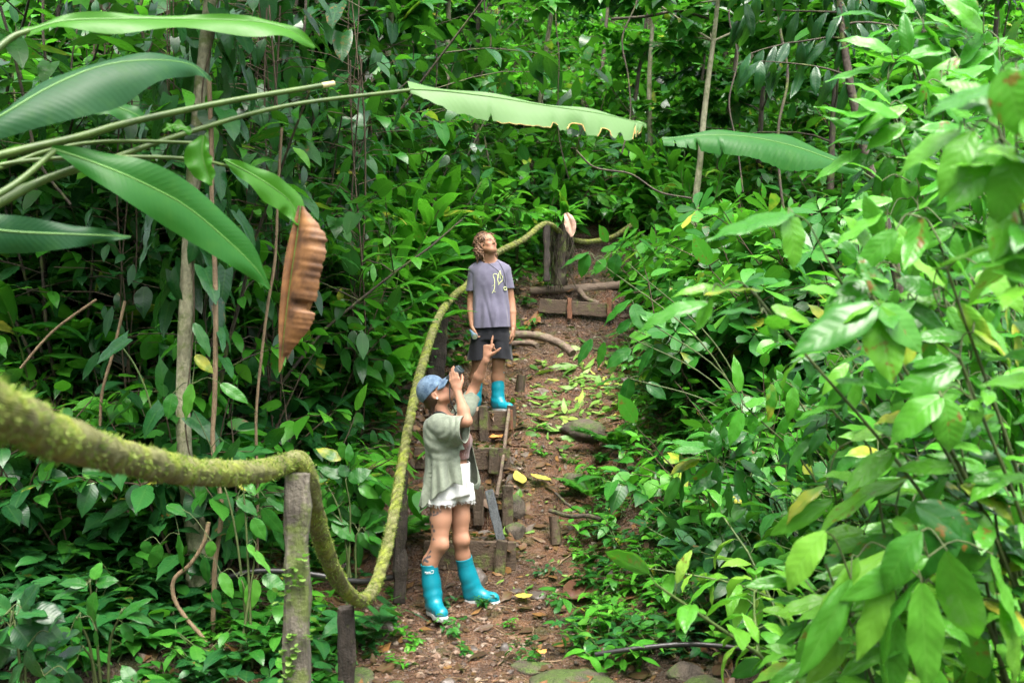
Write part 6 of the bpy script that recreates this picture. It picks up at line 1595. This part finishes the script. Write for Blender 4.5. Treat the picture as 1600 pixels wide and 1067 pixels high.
# ---- slim trunk at the left with lianas, and the dark sapling at the right
o = thing('tree', 'slim pale trunk on the left, wrapped by dark leaves, with a thick foot', 'tree', tuple(P3((310, 890, 6.3)))); b0 = np.array(o.location)
g = Geo(); c = catmull([P3((px, py, 6.3)) - b0 for px, py in ((345, -180), (335, -60), (322, 60), (312, 150), (303, 260), (297, 350), (292, 450), (286, 600), (288, 700), (298, 790), (312, 850), (318, 910))], 60)
tube(g, c, np.interp(np.linspace(0, 1, 60), [0, .75, .88, 1], [.038, .047, .070, .11]), 12, noise=.035); g.build('trunk', MAT_BARK, o)
r_ = np.random.default_rng(61); g = Geo()
for k in range(22):
    j = r_.integers(0, 8); a = r_.random() * 6.28; b = stemcurve(c[j], (math.cos(a), math.sin(a), .5), 2.0, 7, .3, r_, .1); tube(g, b, np.linspace(.02, .004, 7), 5)
g2 = Geo(); n = 2300; az = r_.random(n) * 6.283; Pq = c[r_.integers(0, 4, n)] + np.stack([np.cos(az), np.sin(az), r_.uniform(.15, .75, n)], 1) * (2.3 * r_.random((n, 1)) ** .6); leaves(g2, T_SO, Pq, np.stack([np.cos(az), np.sin(az), r_.uniform(-.9, .2, n)], 1), np.array([0, 0, 1.]) + r_.normal(size=(n, 3)) * .3, .2, .09, r_.random(n))  # crown out of view, enlarged to shade the left bank
g.build('limbs', MAT_BARK, o); g2.build('crown', M_DARK, o)
g4 = Geo(); n = 210; az = r_.random(n) * 6.283; j = r_.integers(8, 52, n); out = np.stack([np.cos(az), np.sin(az) - .25, 0 * az], 1); rr_ = (.07 + .26 * r_.random(n))[:, None]
kp = ~((j > 33) & (r_.random(n) < .45)) & ~((np.abs(np.cos(az)) < .55) & (np.sin(az) < 0) & (r_.random(n) < .9)); out, rr_, j = out[kp], rr_[kp], j[kp]; n = len(j)
cl_ = thing('climber', 'dark climber with big ribbed hanging leaves wrapped round the slim left trunk', 'climber', tuple(b0))
leaves(g4, T_HEH, c[j] + out * rr_, out * r_.uniform(.1, .8, n)[:, None] + np.array([0, 0, -.9]) + r_.normal(size=(n, 3)) * .2, out + np.array([0, 0, .5]) + r_.normal(size=(n, 3)) * .2, .25 * (.6 + .6 * r_.random(n)), .14 * (.6 + .5 * r_.random(n)), r_.random(n))
g5 = Geo()
for k in range(1): tube(g5, c[6:58] + np.array([.05 * math.cos(k * 2.1), -.05, 0]) + np.stack([.02 * np.sin(np.arange(52) * .5 + k), 0 * np.arange(52), 0 * np.arange(52)], 1), .005, 5)
g5.build('vine_stems', M_TWIG, cl_); g4.build('foliage', M_DARK, cl_)
def liana(name, label, pts, d, r, mat, cat='vine'):
    g = Geo(); dd = d if callable(d) else (lambda i: d)
    tube(g, catmull([P3((px, py, dd(i))) for i, (px, py) in enumerate(pts)], 50), r, 7, noise=.07); return tag(g.build(name, mat), label, cat)
liana('liana', 'straight tan liana hanging just right of the slim left trunk', [(326, 120), (330, 220), (331, 320), (336, 440), (336, 600), (332, 690), (338, 740), (346, 800), (336, 880), (333, 960), (332, 1000)], 6.0, .015, MAT_LIANA)
liana('liana', 'curved brown liana looping down to the soil below the slim left trunk', [(326, 816), (318, 848), (298, 880), (272, 905), (272, 935), (290, 965), (312, 990), (330, 1014)], 5.75, .0125, MAT_LIANA)
liana('liana', 'thin pale liana hanging between the trunk and the brown dead leaf', [(440, 200), (434, 300), (430, 400), (418, 480), (408, 560), (400, 650), (402, 760), (402, 890)], 6.6, .010, MAT_LIANA)
liana('stick', 'pale dead stick leaning in the leaves left of the slim trunk', [(195, 470), (178, 545), (160, 610), (156, 665)], 6.4, .010, MAT_LIANA, 'stick')
liana('twig', 'yellow green twig arching left of the slim trunk', [(185, 535), (210, 570), (228, 610), (240, 655)], 6.2, .006, M_STEM, 'twig')
liana('branch', 'thin bare branch slanting at the far left edge', [(20, 590), (80, 520), (150, 468)], 6.0, .008, MAT_LIANA, 'branch')
liana('branch', 'red-brown bare twig rising at the top left corner', [(0, 10), (20, 80), (34, 140), (60, 250), (110, 320)], 6.5, .010, MAT_BARKD, 'branch')
liana('branch', 'long bare branch crossing the shrubs above the upper landing', [(900, 235), (930, 262), (985, 272), (1030, 300), (1080, 310)], 11.0, .011, MAT_BARKD, 'branch')
liana('branch', 'thin branch crossing the top right of the far hillside', [(955, 30), (1010, 26), (1060, 18), (1110, 30)], 13., .018, MAT_BARKD, 'branch')
rl = random.Random(9)
for px, y0, y1, d in ((480, -40, 330, 9.0), (545, -60, 300, 11.0), (690, -40, 330, 13.0), (760, -60, 260, 14.0), (880, -40, 280, 14.5), (985, -60, 240, 12.0), (1150, -50, 300, 11.0), (1230, -40, 360, 9.5), (70, -40, 420, 8.0), (230, -50, 300, 8.6)):
    o = liana('liana', 'thin dark liana hanging straight down before the hillside at the top of view', [(px + rl.uniform(-14, 14), y0 + (y1 - y0) * k / 5) for k in range(6)], d, .008 + .006 * rl.random(), MAT_BARKD); o['group'] = 'thin lianas hanging at the top'
o = thing('sapling', 'dark slender leaning sapling with drooping dark leaves at the upper right', 'sapling', tuple(P3((1382, 340, 5.6)))); b0 = np.array(o.location)
g = Geo(); c = catmull([P3((px, py, 5.6)) - b0 for px, py in ((1300, -120), (1310, -20), (1318, 60), (1330, 140), (1345, 210), (1358, 260), (1372, 300), (1410, 470), (1440, 640))], 40); tube(g, c, np.linspace(.017, .030, 40), 9, noise=.05)
g.build('trunk', MAT_BARKD, o); g2 = Geo(); g3 = Geo()
for px, py, a in ((1318, 60, (-1, 0, .15)), (1315, 20, (-.9, .3, .3)), (1312, 0, (.8, .2, .3)), (1330, 120, (-.7, -.2, .1)), (1312, -30, (-1, -.2, .2)), (1316, 40, (.9, -.2, .2)), (1310, -40, (.3, .8, .2)), (1306, -70, (-.8, .2, -.1)), (1306, -70, (.9, .2, -.1))):
    s_ = stemcurve(P3((px, py, 5.6)) - b0, a, .55, 8, .5, r_, .06); tube(g2, s_, np.linspace(.007, .003, 8), 5); k = 9
    Pq = s_[np.clip(np.arange(k), 0, 7)]; D = np.array([0, 0, -1.]) + r_.normal(size=(k, 3)) * .35 + np.array(a) * .3; leaves(g3, T_LAH, Pq, D, np.array([0, -.6, .6]) + r_.normal(size=(k, 3)) * .3, .22 * (.8 + .4 * r_.random(k)), .06, r_.random(k) * .5)
g2.build('twigs', MAT_BARKD, o); g3.build('foliage', M_DARK, o)

# ---- stump with strap leaves at the far post
o = thing('bromeliad', 'leafy strap-leaved epiphyte on a short dark fibrous stump beside the far rope post', 'plant', tuple(P3((876, 432, 12.7)))); b0 = np.array(o.location); r_ = np.random.default_rng(71)
g = Geo(); tube(g, catmull([P3((872, 445, 12.7)) - b0, P3((876, 400, 12.7)) - b0, P3((878, 345, 12.7)) - b0], 12), np.linspace(.10, .07, 12), 10, noise=.15)
for k in range(90):
    a = r_.random() * 6.28; z_ = r_.uniform(.2, .8); p = np.array([math.cos(a) * .12, math.sin(a) * .12, z_]); tube(g, [p, p + (r_.normal() * .03, r_.normal() * .03, -.18), p + (r_.normal() * .05, r_.normal() * .05, -.4)], .006, 3)
g.build('stump', MAT_BARKD, o); g = Geo(); n = 34; az = r_.random(n) * 6.283; top = P3((878, 348, 12.7)) - b0
leaves(g, T_LAH, np.tile(top, (n, 1)) + r_.normal(size=(n, 3)) * .04, np.stack([np.cos(az), np.sin(az), r_.uniform(.2, 1.6, n)], 1), np.stack([-np.cos(az), -np.sin(az), 1 + 0 * az], 1), .42 * (.6 + .6 * r_.random(n)), .09, r_.random(n)); g.build('foliage', M_BRIGHT, o)

# ---- dry bract by the far post, big brown leaf on the path
g = Geo(); blade(g, [P3((884, 333, 12.2)), P3((890, 345, 12.2)), P3((893, 358, 12.2)), P3((893, 370, 12.2))], pxm([3, 9, 9, 2], 12.2), pxm([3, 8, 7, 2], 12.2), (-1, -.4, 0), (1, -.4, 0), curl=.8, n=12); o = g.build('dry_bract', mat_simple('dry_bract', (.40, .24, .17), (.62, .44, .34), 12.)); tag(o, 'pale pink-brown dry bract hanging beside the far rope post', 'leaf')
def ground_leaf(label, px, py, d, L, wd, az, mat, name='fallen_leaf', curl=.4):
    p = at(px, py, d); n = 12; tt = np.linspace(-.5, .5, n); X = p[0] + math.cos(az) * L * tt; Y = d + math.sin(az) * L * tt; Zc = height(X, Y, False) + .045 + .05 * (2 * tt) ** 2 * curl
    g = Geo(); wv = list(wd * np.sin(np.pi * np.clip(tt + .5, .02, .98)) ** .8); s = np.array([-math.sin(az), math.cos(az), .25]); s2 = np.array([math.sin(az), -math.cos(az), .25])
    blade(g, np.stack([X, Y, Zc], 1), wv, wv, s, s2, n=14, curl=.3, ruffle=.0015); return tag(g.build(name, mat), label, 'leaf')
M_BROWNLEAF = mat_leaf('wet_brown_leaf', [(0, (.06, .025, .018)), (1, (.16, .07, .045))], 11, .5, .25, .3, .1)
M_YELL = mat_leaf('yellow_leaf', [(0, (.40, .33, .05)), (1, (.55, .46, .10))], 11, .5, .2, .4, .3)
ground_leaf('big wet red-brown leaf lying where the herbs meet the clay path', 910, 885, 6.9, .30, .085, .35, M_BROWNLEAF)
ground_leaf('curled tan leaf lying on the broad mossy rock at the bottom', 838, 1045, 5.35, .20, .03, .9, MAT_DEAD)
ground_leaf('orange-brown leaf lying on top of the broad mossy rock', 905, 1018, 5.45, .16, .026, .1, MAT_DEAD)
ground_leaf('brown curled leaf on the bank beside the far rope post', 832, 400, 12.3, .35, .10, 1.2, MAT_DEAD)
ground_leaf('broad pale yellow leaf on the clay beside the steps', 812, 712, 8.5, .20, .055, 1.9, M_YELL)
ground_leaf('yellow-green leaf right of the broad pale yellow one', 845, 715, 8.5, .20, .04, -.5, M_YELL)
ground_leaf('small yellow-green leaf below the two pale yellow leaves', 810, 735, 8.25, .15, .035, 1.4, M_CUT)
ground_leaf('orange leaf on the soil beside the top step board', 775, 657, 9.35, .14, .055, .2, mat_simple('orange_leaf', (.35, .14, .03), (.5, .25, .06)))
ground_leaf('pale tan leaf flat on the mud below the big red-brown leaf', 818, 917, 6.9, .13, .025, .05, M_YELL)
ground_leaf('small orange leaf at the herbs\' edge', 846, 992, 5.9, .07, .02, .5, mat_simple('orange_leaf2', (.40, .16, .03), (.55, .25, .06)))

# ---- foreground shrubs of the right edge: single leaves placed where they hang
M_STEM2 = mat_simple('olive_twig', (.03, .045, .012), (.08, .11, .03), 20., .6, .3)
def hero_plant(name, label, base, hub, leaves_, mat, d, group=None, tm=None, seed=0, wf=.86, stemleaf=True):
    """leaves_: (base px, base py, tip px, tip py, width px, depth offset, tilt)"""
    r_ = np.random.default_rng(seed); b = np.array(base, float); o = thing(name, label, 'plant', tuple(b), group=group); gs, gl = Geo(), Geo()
    hubs = [P3((*h[:2], d + h[2])) - b for h in hub]
    prev = None
    for i, h in enumerate(hubs):
        mid = h * .5 + np.array([0, 0, .12]); c = catmull([np.array([r_.normal() * .03, r_.normal() * .03, -.1]), mid * np.array([.8, 1, 1]), h], 14); tube(gs, c, np.linspace(.009, .004, 14), 6)
        if d < 4.5 and stemleaf:          # leaves all along the stems
            k = 16; tt = np.linspace(.25, .98, k) * 12.99; ii = tt.astype(int); Pm = c[ii] + (c[ii + 1] - c[ii]) * (tt - ii)[:, None]; az = np.arange(k) * 2.4 + i
            Dm = np.stack([np.cos(az), np.sin(az) * .7 - .25, r_.uniform(-.5, .35, k)], 1); Lm = r_.uniform(.10, .19, k); leaves(gl, tm or T_HERO, Pm + Dm * .02, Dm, np.array([0, -.4, .8]) + r_.normal(size=(k, 3)) * .25, Lm, Lm * .40, r_.random(k), 0, r_)
    nodes = list(hubs); todo = []
    for L in leaves_:
        bx, by, tx, ty, wpx, dz, tilt = L
        todo.append((P3((bx, by, d + dz)) - b, P3((tx, ty, d + dz - .03 + .06 * r_.random())) - b, wpx, tilt))
    todo.sort(key=lambda q: min(np.linalg.norm(h_ - q[0]) for h_ in hubs))
    for a, e, wpx, tilt in todo:
        q = min(nodes, key=lambda h_: np.linalg.norm(h_ - a)); gap = np.linalg.norm(q - a)
        if gap > .01: tube(gs, catmull([q, (q + a) / 2 + np.array([0, .02, .02 + .1 * gap]), a], 7), np.linspace(.0032, .002, 7), 4)
        nodes.append(a); ln = np.linalg.norm(e - a)
        up = np.array([tilt * 1.3, -.45, .8]) + r_.normal(size=3) * .25
        leaves(gl, tm or T_HERO, a, e - a, up, ln * 1.15, wpx / FPX * d * wf, r_.random(), 0, r_)
    gs.build('stems', M_STEM2, o); gl.build('foliage', mat, o); return o
def fan(cx, cy, n, r0, a0, a1, w, seed, dz=0., jr=.25):
    """n leaves round a hub, angles in degrees (0 right, 90 down)"""
    r_ = np.random.default_rng(seed); out = []
    for i in range(n):
        a = R(a0 + (a1 - a0) * (i + r_.uniform(-.25, .25)) / max(n - 1, 1)); L = r0 * (1 + r_.uniform(-jr, jr)) * .85; s = r0 * r_.uniform(.05, .95); a2 = a + r_.uniform(-.7, .7)
        x0, y0 = cx + math.cos(a) * s, cy + math.sin(a) * s
        out.append((x0, y0, x0 + math.cos(a2) * L, y0 + math.sin(a2) * L + .12 * L, w * (.75 + .4 * r_.random()), dz + r_.uniform(-.12, .12), r_.uniform(-.4, .4)))
    return out
# big clump at the lower right
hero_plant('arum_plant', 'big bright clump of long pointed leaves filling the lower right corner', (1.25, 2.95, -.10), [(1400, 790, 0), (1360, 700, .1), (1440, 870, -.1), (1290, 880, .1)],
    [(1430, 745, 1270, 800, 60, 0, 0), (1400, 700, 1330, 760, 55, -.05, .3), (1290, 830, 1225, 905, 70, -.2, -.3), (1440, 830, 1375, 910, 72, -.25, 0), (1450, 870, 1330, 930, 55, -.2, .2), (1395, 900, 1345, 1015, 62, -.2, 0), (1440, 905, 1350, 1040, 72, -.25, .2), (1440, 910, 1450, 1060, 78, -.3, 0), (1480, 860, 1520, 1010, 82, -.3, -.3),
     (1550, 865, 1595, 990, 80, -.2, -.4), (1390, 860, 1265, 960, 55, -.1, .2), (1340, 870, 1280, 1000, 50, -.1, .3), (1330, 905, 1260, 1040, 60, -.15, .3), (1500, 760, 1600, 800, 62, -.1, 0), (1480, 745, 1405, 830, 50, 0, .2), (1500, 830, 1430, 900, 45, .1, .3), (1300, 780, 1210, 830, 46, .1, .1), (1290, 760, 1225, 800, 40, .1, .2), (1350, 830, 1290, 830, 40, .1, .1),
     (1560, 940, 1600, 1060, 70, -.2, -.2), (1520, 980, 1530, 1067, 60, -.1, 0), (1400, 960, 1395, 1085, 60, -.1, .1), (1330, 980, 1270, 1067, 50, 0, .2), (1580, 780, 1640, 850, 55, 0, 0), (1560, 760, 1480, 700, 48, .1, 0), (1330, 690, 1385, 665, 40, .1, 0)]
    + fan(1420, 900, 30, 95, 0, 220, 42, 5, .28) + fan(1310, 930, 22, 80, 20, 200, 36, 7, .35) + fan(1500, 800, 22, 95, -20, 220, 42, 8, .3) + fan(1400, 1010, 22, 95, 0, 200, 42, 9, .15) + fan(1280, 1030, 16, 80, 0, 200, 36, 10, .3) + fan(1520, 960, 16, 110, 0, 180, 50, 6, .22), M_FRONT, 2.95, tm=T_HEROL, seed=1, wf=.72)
hero_plant('arum_plant', 'two big grey-green leaves arching at the right edge below mid height', (1.55, 3.0, .0), [(1550, 760, 0), (1500, 690, .1)],
    [(1430, 790, 1560, 860, 70, -.1, 0), (1490, 810, 1440, 900, 70, -.1, .2), (1530, 800, 1510, 900, 66, -.05, 0), (1560, 835, 1640, 905, 60, 0, 0), (1540, 690, 1600, 745, 50, 0, 0), (1430, 720, 1500, 770, 40, .1, 0)], M_MID, 2.9, seed=2)
# middle: palmate and paired leaves
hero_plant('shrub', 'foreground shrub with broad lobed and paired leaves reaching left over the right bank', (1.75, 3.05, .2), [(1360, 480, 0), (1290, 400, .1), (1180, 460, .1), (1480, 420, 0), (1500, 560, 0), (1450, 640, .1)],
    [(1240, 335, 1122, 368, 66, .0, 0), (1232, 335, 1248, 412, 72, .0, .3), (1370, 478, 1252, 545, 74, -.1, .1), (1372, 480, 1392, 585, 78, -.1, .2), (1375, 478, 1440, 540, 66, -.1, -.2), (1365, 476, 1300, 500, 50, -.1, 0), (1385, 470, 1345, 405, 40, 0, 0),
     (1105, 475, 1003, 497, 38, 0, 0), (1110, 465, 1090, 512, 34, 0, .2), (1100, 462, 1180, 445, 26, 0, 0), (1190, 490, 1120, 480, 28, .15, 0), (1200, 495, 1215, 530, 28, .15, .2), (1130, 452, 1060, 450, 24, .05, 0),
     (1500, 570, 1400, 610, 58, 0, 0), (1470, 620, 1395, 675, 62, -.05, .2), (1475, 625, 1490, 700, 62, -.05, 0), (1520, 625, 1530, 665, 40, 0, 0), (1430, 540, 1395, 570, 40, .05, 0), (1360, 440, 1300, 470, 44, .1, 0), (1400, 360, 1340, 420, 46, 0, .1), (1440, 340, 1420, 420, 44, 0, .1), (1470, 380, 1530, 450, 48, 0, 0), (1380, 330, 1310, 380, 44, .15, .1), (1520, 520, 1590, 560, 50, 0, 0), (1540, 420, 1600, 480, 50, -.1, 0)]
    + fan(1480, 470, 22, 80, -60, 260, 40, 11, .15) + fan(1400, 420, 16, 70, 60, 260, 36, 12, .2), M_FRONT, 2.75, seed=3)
# upper right, very near and soft
hero_plant('shrub', 'blurred yellow-green leaves nearest the camera at the upper right edge', (1.25, 2.05, .9), [(1590, 120, 0), (1560, 200, 0), (1590, 300, 0)],
    [(1560, 130, 1460, 175, 66, 0, 0), (1570, 110, 1600, 205, 80, -.1, 0), (1500, 205, 1408, 250, 52, .05, 0), (1520, 205, 1470, 290, 56, .0, .2), (1555, 225, 1490, 320, 72, 0, .2), (1590, 240, 1560, 340, 72, -.05, 0), (1600, 180, 1640, 260, 80, -.1, 0), (1580, 300, 1555, 400, 60, 0, 0), (1600, 340, 1585, 440, 64, 0, 0), (1550, 150, 1480, 130, 48, .1, 0), (1600, 90, 1560, 60, 50, .05, 0)], M_FRONT, 2.1, seed=4)
hero_plant('shrub', 'mid green leaves hanging behind the blurred ones at the top right', (2.1, 4.1, .8), [(1480, 110, 0), (1400, 200, 0), (1560, 60, 0), (1420, 60, .2)],
    fan(1450, 130, 22, 85, -30, 250, 34, 21, 0) + fan(1480, 200, 18, 70, 0, 350, 30, 27, .1) + fan(1540, 60, 16, 90, 0, 270, 42, 22, .1) + fan(1400, 240, 18, 75, 20, 240, 34, 23, .1) + fan(1440, 20, 14, 80, 0, 200, 36, 24, .2) + fan(1420, 190, 8, 80, 140, 220, 36, 26, -.1), M_BRIGHT, 4.1, seed=5)
hero_plant('shrub', 'mid green leafy shrub filling the right edge behind the lobed foreground leaves', (2.1, 4.2, .3), [(1500, 500, 0), (1400, 600, 0), (1560, 640, 0), (1330, 560, .1), (1560, 360, .1), (1300, 640, 0)],
    fan(1500, 480, 26, 75, 0, 350, 38, 31, .1) + fan(1400, 600, 22, 70, 0, 350, 36, 32, .1) + fan(1560, 640, 22, 75, 0, 350, 38, 33, 0) + fan(1310, 560, 16, 60, 0, 350, 30, 34, .2) + fan(1540, 340, 22, 80, 0, 350, 38, 35, .2) + fan(1480, 740, 22, 75, 0, 350, 38, 36, .2) + fan(1300, 650, 14, 60, 0, 350, 30, 37, .2), M_MID, 4.2, seed=6)
hero_plant('shrub', 'dense mid green shrub between the blurred upper leaves and the lower right clump', (2.4, 3.9, .2), [(1540, 300, 0), (1600, 480, 0), (1440, 330, .1), (1560, 600, 0), (1400, 700, .1), (1620, 720, 0)],
    fan(1530, 300, 24, 80, 0, 350, 36, 61, 0) + fan(1590, 460, 26, 85, 0, 350, 38, 62, .1) + fan(1430, 330, 20, 75, 0, 350, 34, 63, .1) + fan(1560, 590, 26, 85, 0, 350, 38, 64, 0) + fan(1400, 690, 20, 70, 0, 350, 32, 65, .1) + fan(1590, 720, 24, 85, 0, 350, 38, 66, 0) + fan(1470, 560, 22, 75, 0, 350, 34, 67, .15) + fan(1350, 560, 14, 60, 0, 350, 28, 68, .2) + fan(1560, 190, 20, 85, 0, 350, 36, 69, .1), M_BRIGHT, 3.7, seed=16)
# bright young shrub at the centre right, dark piper leaves below it
hero_plant('shrub', 'bright young shrub with hanging fresh leaves at the middle of the right bank', (1.9, 5.4, .45), [(1160, 630, 0), (1240, 610, 0), (1260, 680, .1)],
    [(1150, 635, 1112, 655, 26, 0, 0), (1155, 612, 1150, 560, 22, 0, 0), (1160, 640, 1120, 665, 26, 0, 0), (1165, 635, 1195, 622, 24, 0, 0), (1160, 645, 1140, 690, 28, -.05, 0), (1205, 600, 1205, 652, 26, 0, 0), (1240, 605, 1235, 655, 28, 0, 0), (1265, 640, 1258, 690, 24, 0, 0), (1225, 680, 1255, 735, 28, 0, 0), (1245, 690, 1215, 720, 26, 0, 0), (1290, 680, 1240, 690, 24, 0, 0), (1300, 690, 1310, 715, 26, 0, 0), (1180, 650, 1172, 675, 20, 0, 0), (1210, 690, 1180, 685, 24, .05, 0), (1280, 640, 1300, 600, 24, 0, 0)] + fan(1230, 640, 14, 42, 0, 350, 22, 41, .1), M_BRIGHT, 5.3, seed=7)
hero_plant('shrub', 'dark green shrub with flat pointed leaves overhanging the herbs right of the path', (1.75, 6.0, .5), [(1120, 720, 0), (1160, 760, 0), (1080, 740, 0), (1190, 820, 0)],
    [(1120, 700, 1050, 690, 26, 0, 0), (1128, 695, 1125, 660, 28, 0, 0), (1140, 715, 1175, 700, 28, 0, 0), (1130, 730, 1090, 765, 30, 0, 0), (1150, 735, 1165, 785, 34, 0, 0), (1095, 715, 1050, 735, 28, 0, 0), (1175, 745, 1210, 770, 30, 0, 0), (1110, 750, 1080, 770, 24, 0, 0), (1165, 790, 1120, 815, 30, 0, 0), (1190, 790, 1210, 830, 32, 0, 0), (1160, 840, 1130, 870, 28, 0, 0), (1060, 745, 1040, 790, 22, 0, 0), (1070, 735, 1065, 800, 22, 0, 0)] + fan(1190, 840, 18, 50, 0, 350, 28, 43, .05) + fan(1230, 900, 16, 48, 0, 350, 28, 44, 0) + fan(1120, 720, 14, 50, 0, 350, 28, 45, 0), M_MID, 5.7, seed=8)
hero_plant('herb', 'young plant with fresh oval leaves at the bottom edge right of the hose', (1.28, 4.9, -.05), [(1190, 1030, 0), (1240, 1000, 0)],
    [(1195, 1030, 1145, 1055, 32, 0, 0), (1200, 1035, 1200, 1075, 34, 0, 0), (1210, 1035, 1245, 1062, 34, 0, 0), (1205, 1030, 1210, 1000, 24, 0, 0)], M_BRIGHT, 4.9, seed=9)
# branch with big oval leaves reaching from the right bank over the path
hero_plant('shrub', 'thin branches with big oval leaves reaching over the path above the cut leaves', (2.0, 7.4, .9), [(985, 415, 0), (930, 405, 0), (970, 520, 0), (1010, 500, 0), (980, 590, 0)],
    [(920, 398, 905, 430, 26, 0, 0), (945, 405, 930, 425, 26, 0, 0), (965, 398, 955, 430, 30, 0, 0), (960, 392, 975, 375, 26, 0, 0), (920, 395, 880, 412, 18, 0, 0), (985, 470, 945, 500, 32, 0, 0), (990, 475, 1005, 515, 32, 0, 0), (1000, 490, 1035, 505, 28, 0, 0), (925, 530, 905, 565, 24, 0, 0), (945, 535, 935, 570, 24, 0, 0), (985, 545, 950, 570, 30, 0, 0), (990, 560, 970, 560, 20, 0, 0), (975, 590, 925, 598, 18, 0, 0), (985, 590, 975, 630, 30, 0, 0), (1010, 600, 1040, 620, 28, 0, 0), (965, 520, 985, 500, 22, 0, 0), (1020, 540, 1000, 580, 28, 0, 0)], M_MID, 7.4, seed=10)
# lower left corner
hero_plant('herb', 'young plant with pale oval leaves left of the curved liana', (-1.95, 4.75, -.05), [(140, 910, 0), (190, 955, 0), (120, 965, 0), (130, 1010, 0)],
    [(145, 905, 155, 880, 28, 0, 0), (150, 912, 180, 905, 30, 0, 0), (135, 915, 95, 905, 28, 0, 0), (130, 920, 72, 932, 16, 0, 0), (150, 925, 135, 975, 34, 0, 0), (185, 965, 228, 935, 22, 0, 0), (195, 960, 238, 968, 26, 0, 0), (190, 975, 208, 1000, 22, 0, 0), (125, 965, 118, 1000, 26, 0, 0), (110, 985, 65, 1015, 44, 0, 0), (120, 1030, 70, 1045, 44, 0, 0), (150, 985, 150, 1010, 24, 0, 0)], M_MID, 4.6, seed=11)
hero_plant('herb', 'dark broad-leaved plant cut by the lower left corner', (-2.2, 4.5, -.1), [(20, 960, 0), (40, 1010, 0)], fan(20, 960, 16, 60, -40, 220, 40, 51) + fan(60, 1030, 12, 55, 0, 350, 36, 52), M_DARK, 4.5, seed=12)
hero_plant('herb', 'two thin leaves rising from the bottom edge left of the front post', (-1.55, 4.5, -.15), [(205, 1060, 0)], [(210, 1070, 192, 1040, 26, 0, 0), (220, 1075, 258, 1058, 26, 0, 0)], M_MID, 4.4, seed=13)
hero_plant('climber', 'leafy vine with hanging oval leaves on the left, between the liana and the front post', (-1.5, 5.7, .1), [(380, 760, 0), (400, 850, 0), (370, 900, 0), (330, 700, .1)],
    [(370, 780, 400, 800, 26, 0, 0), (395, 810, 412, 840, 26, 0, 0), (410, 795, 440, 830, 28, 0, 0), (385, 850, 420, 890, 26, 0, 0), (330, 845, 328, 870, 20, 0, 0), (320, 870, 322, 910, 22, 0, 0), (345, 895, 362, 930, 24, 0, 0), (375, 900, 385, 930, 22, 0, 0), (400, 905, 388, 950, 30, 0, 0), (410, 900, 442, 918, 30, 0, 0), (280, 835, 285, 885, 24, 0, 0), (335, 920, 342, 945, 16, 0, 0), (260, 790, 290, 800, 26, 0, 0), (250, 850, 235, 890, 24, 0, 0), (225, 845, 232, 865, 22, 0, 0), (350, 690, 330, 720, 24, 0, 0), (300, 600, 290, 650, 30, 0, 0), (270, 615, 262, 650, 26, 0, 0), (345, 600, 382, 625, 22, 0, 0), (305, 555, 330, 580, 22, 0, 0), (303, 505, 328, 550, 24, 0, 0)] + fan(400, 780, 12, 45, 0, 300, 22, 53, .2), M_MID, 5.7, seed=14)
hero_plant('shrub', 'mid green shrub with round oval leaves behind the rope\'s low loop', (-1.05, 6.6, .2), [(540, 750, 0), (500, 740, 0), (560, 830, 0), (520, 800, 0)],
    [(535, 745, 500, 730, 26, 0, 0), (540, 745, 535, 725, 26, 0, 0), (545, 750, 575, 735, 30, 0, 0), (560, 760, 590, 775, 26, 0, 0), (520, 815, 552, 840, 34, 0, 0), (570, 830, 590, 850, 26, 0, 0), (530, 790, 500, 800, 22, 0, 0)] + fan(540, 740, 18, 40, 0, 350, 24, 54, .1) + fan(560, 830, 16, 38, 0, 350, 20, 55, .1) + fan(510, 790, 14, 36, 0, 350, 20, 56, .15), M_MID, 6.6, seed=15)
for P_ in (P_far, P_farL, P_farT, P_back, P_midT, P_can, P_farG, P_fern, P_clim, P_lsh, P_lowL, P_tall, P_rfr, P_herb, P_gin, P_pad, P_ros, P_dsh, P_rsh): drop_unused(P_)
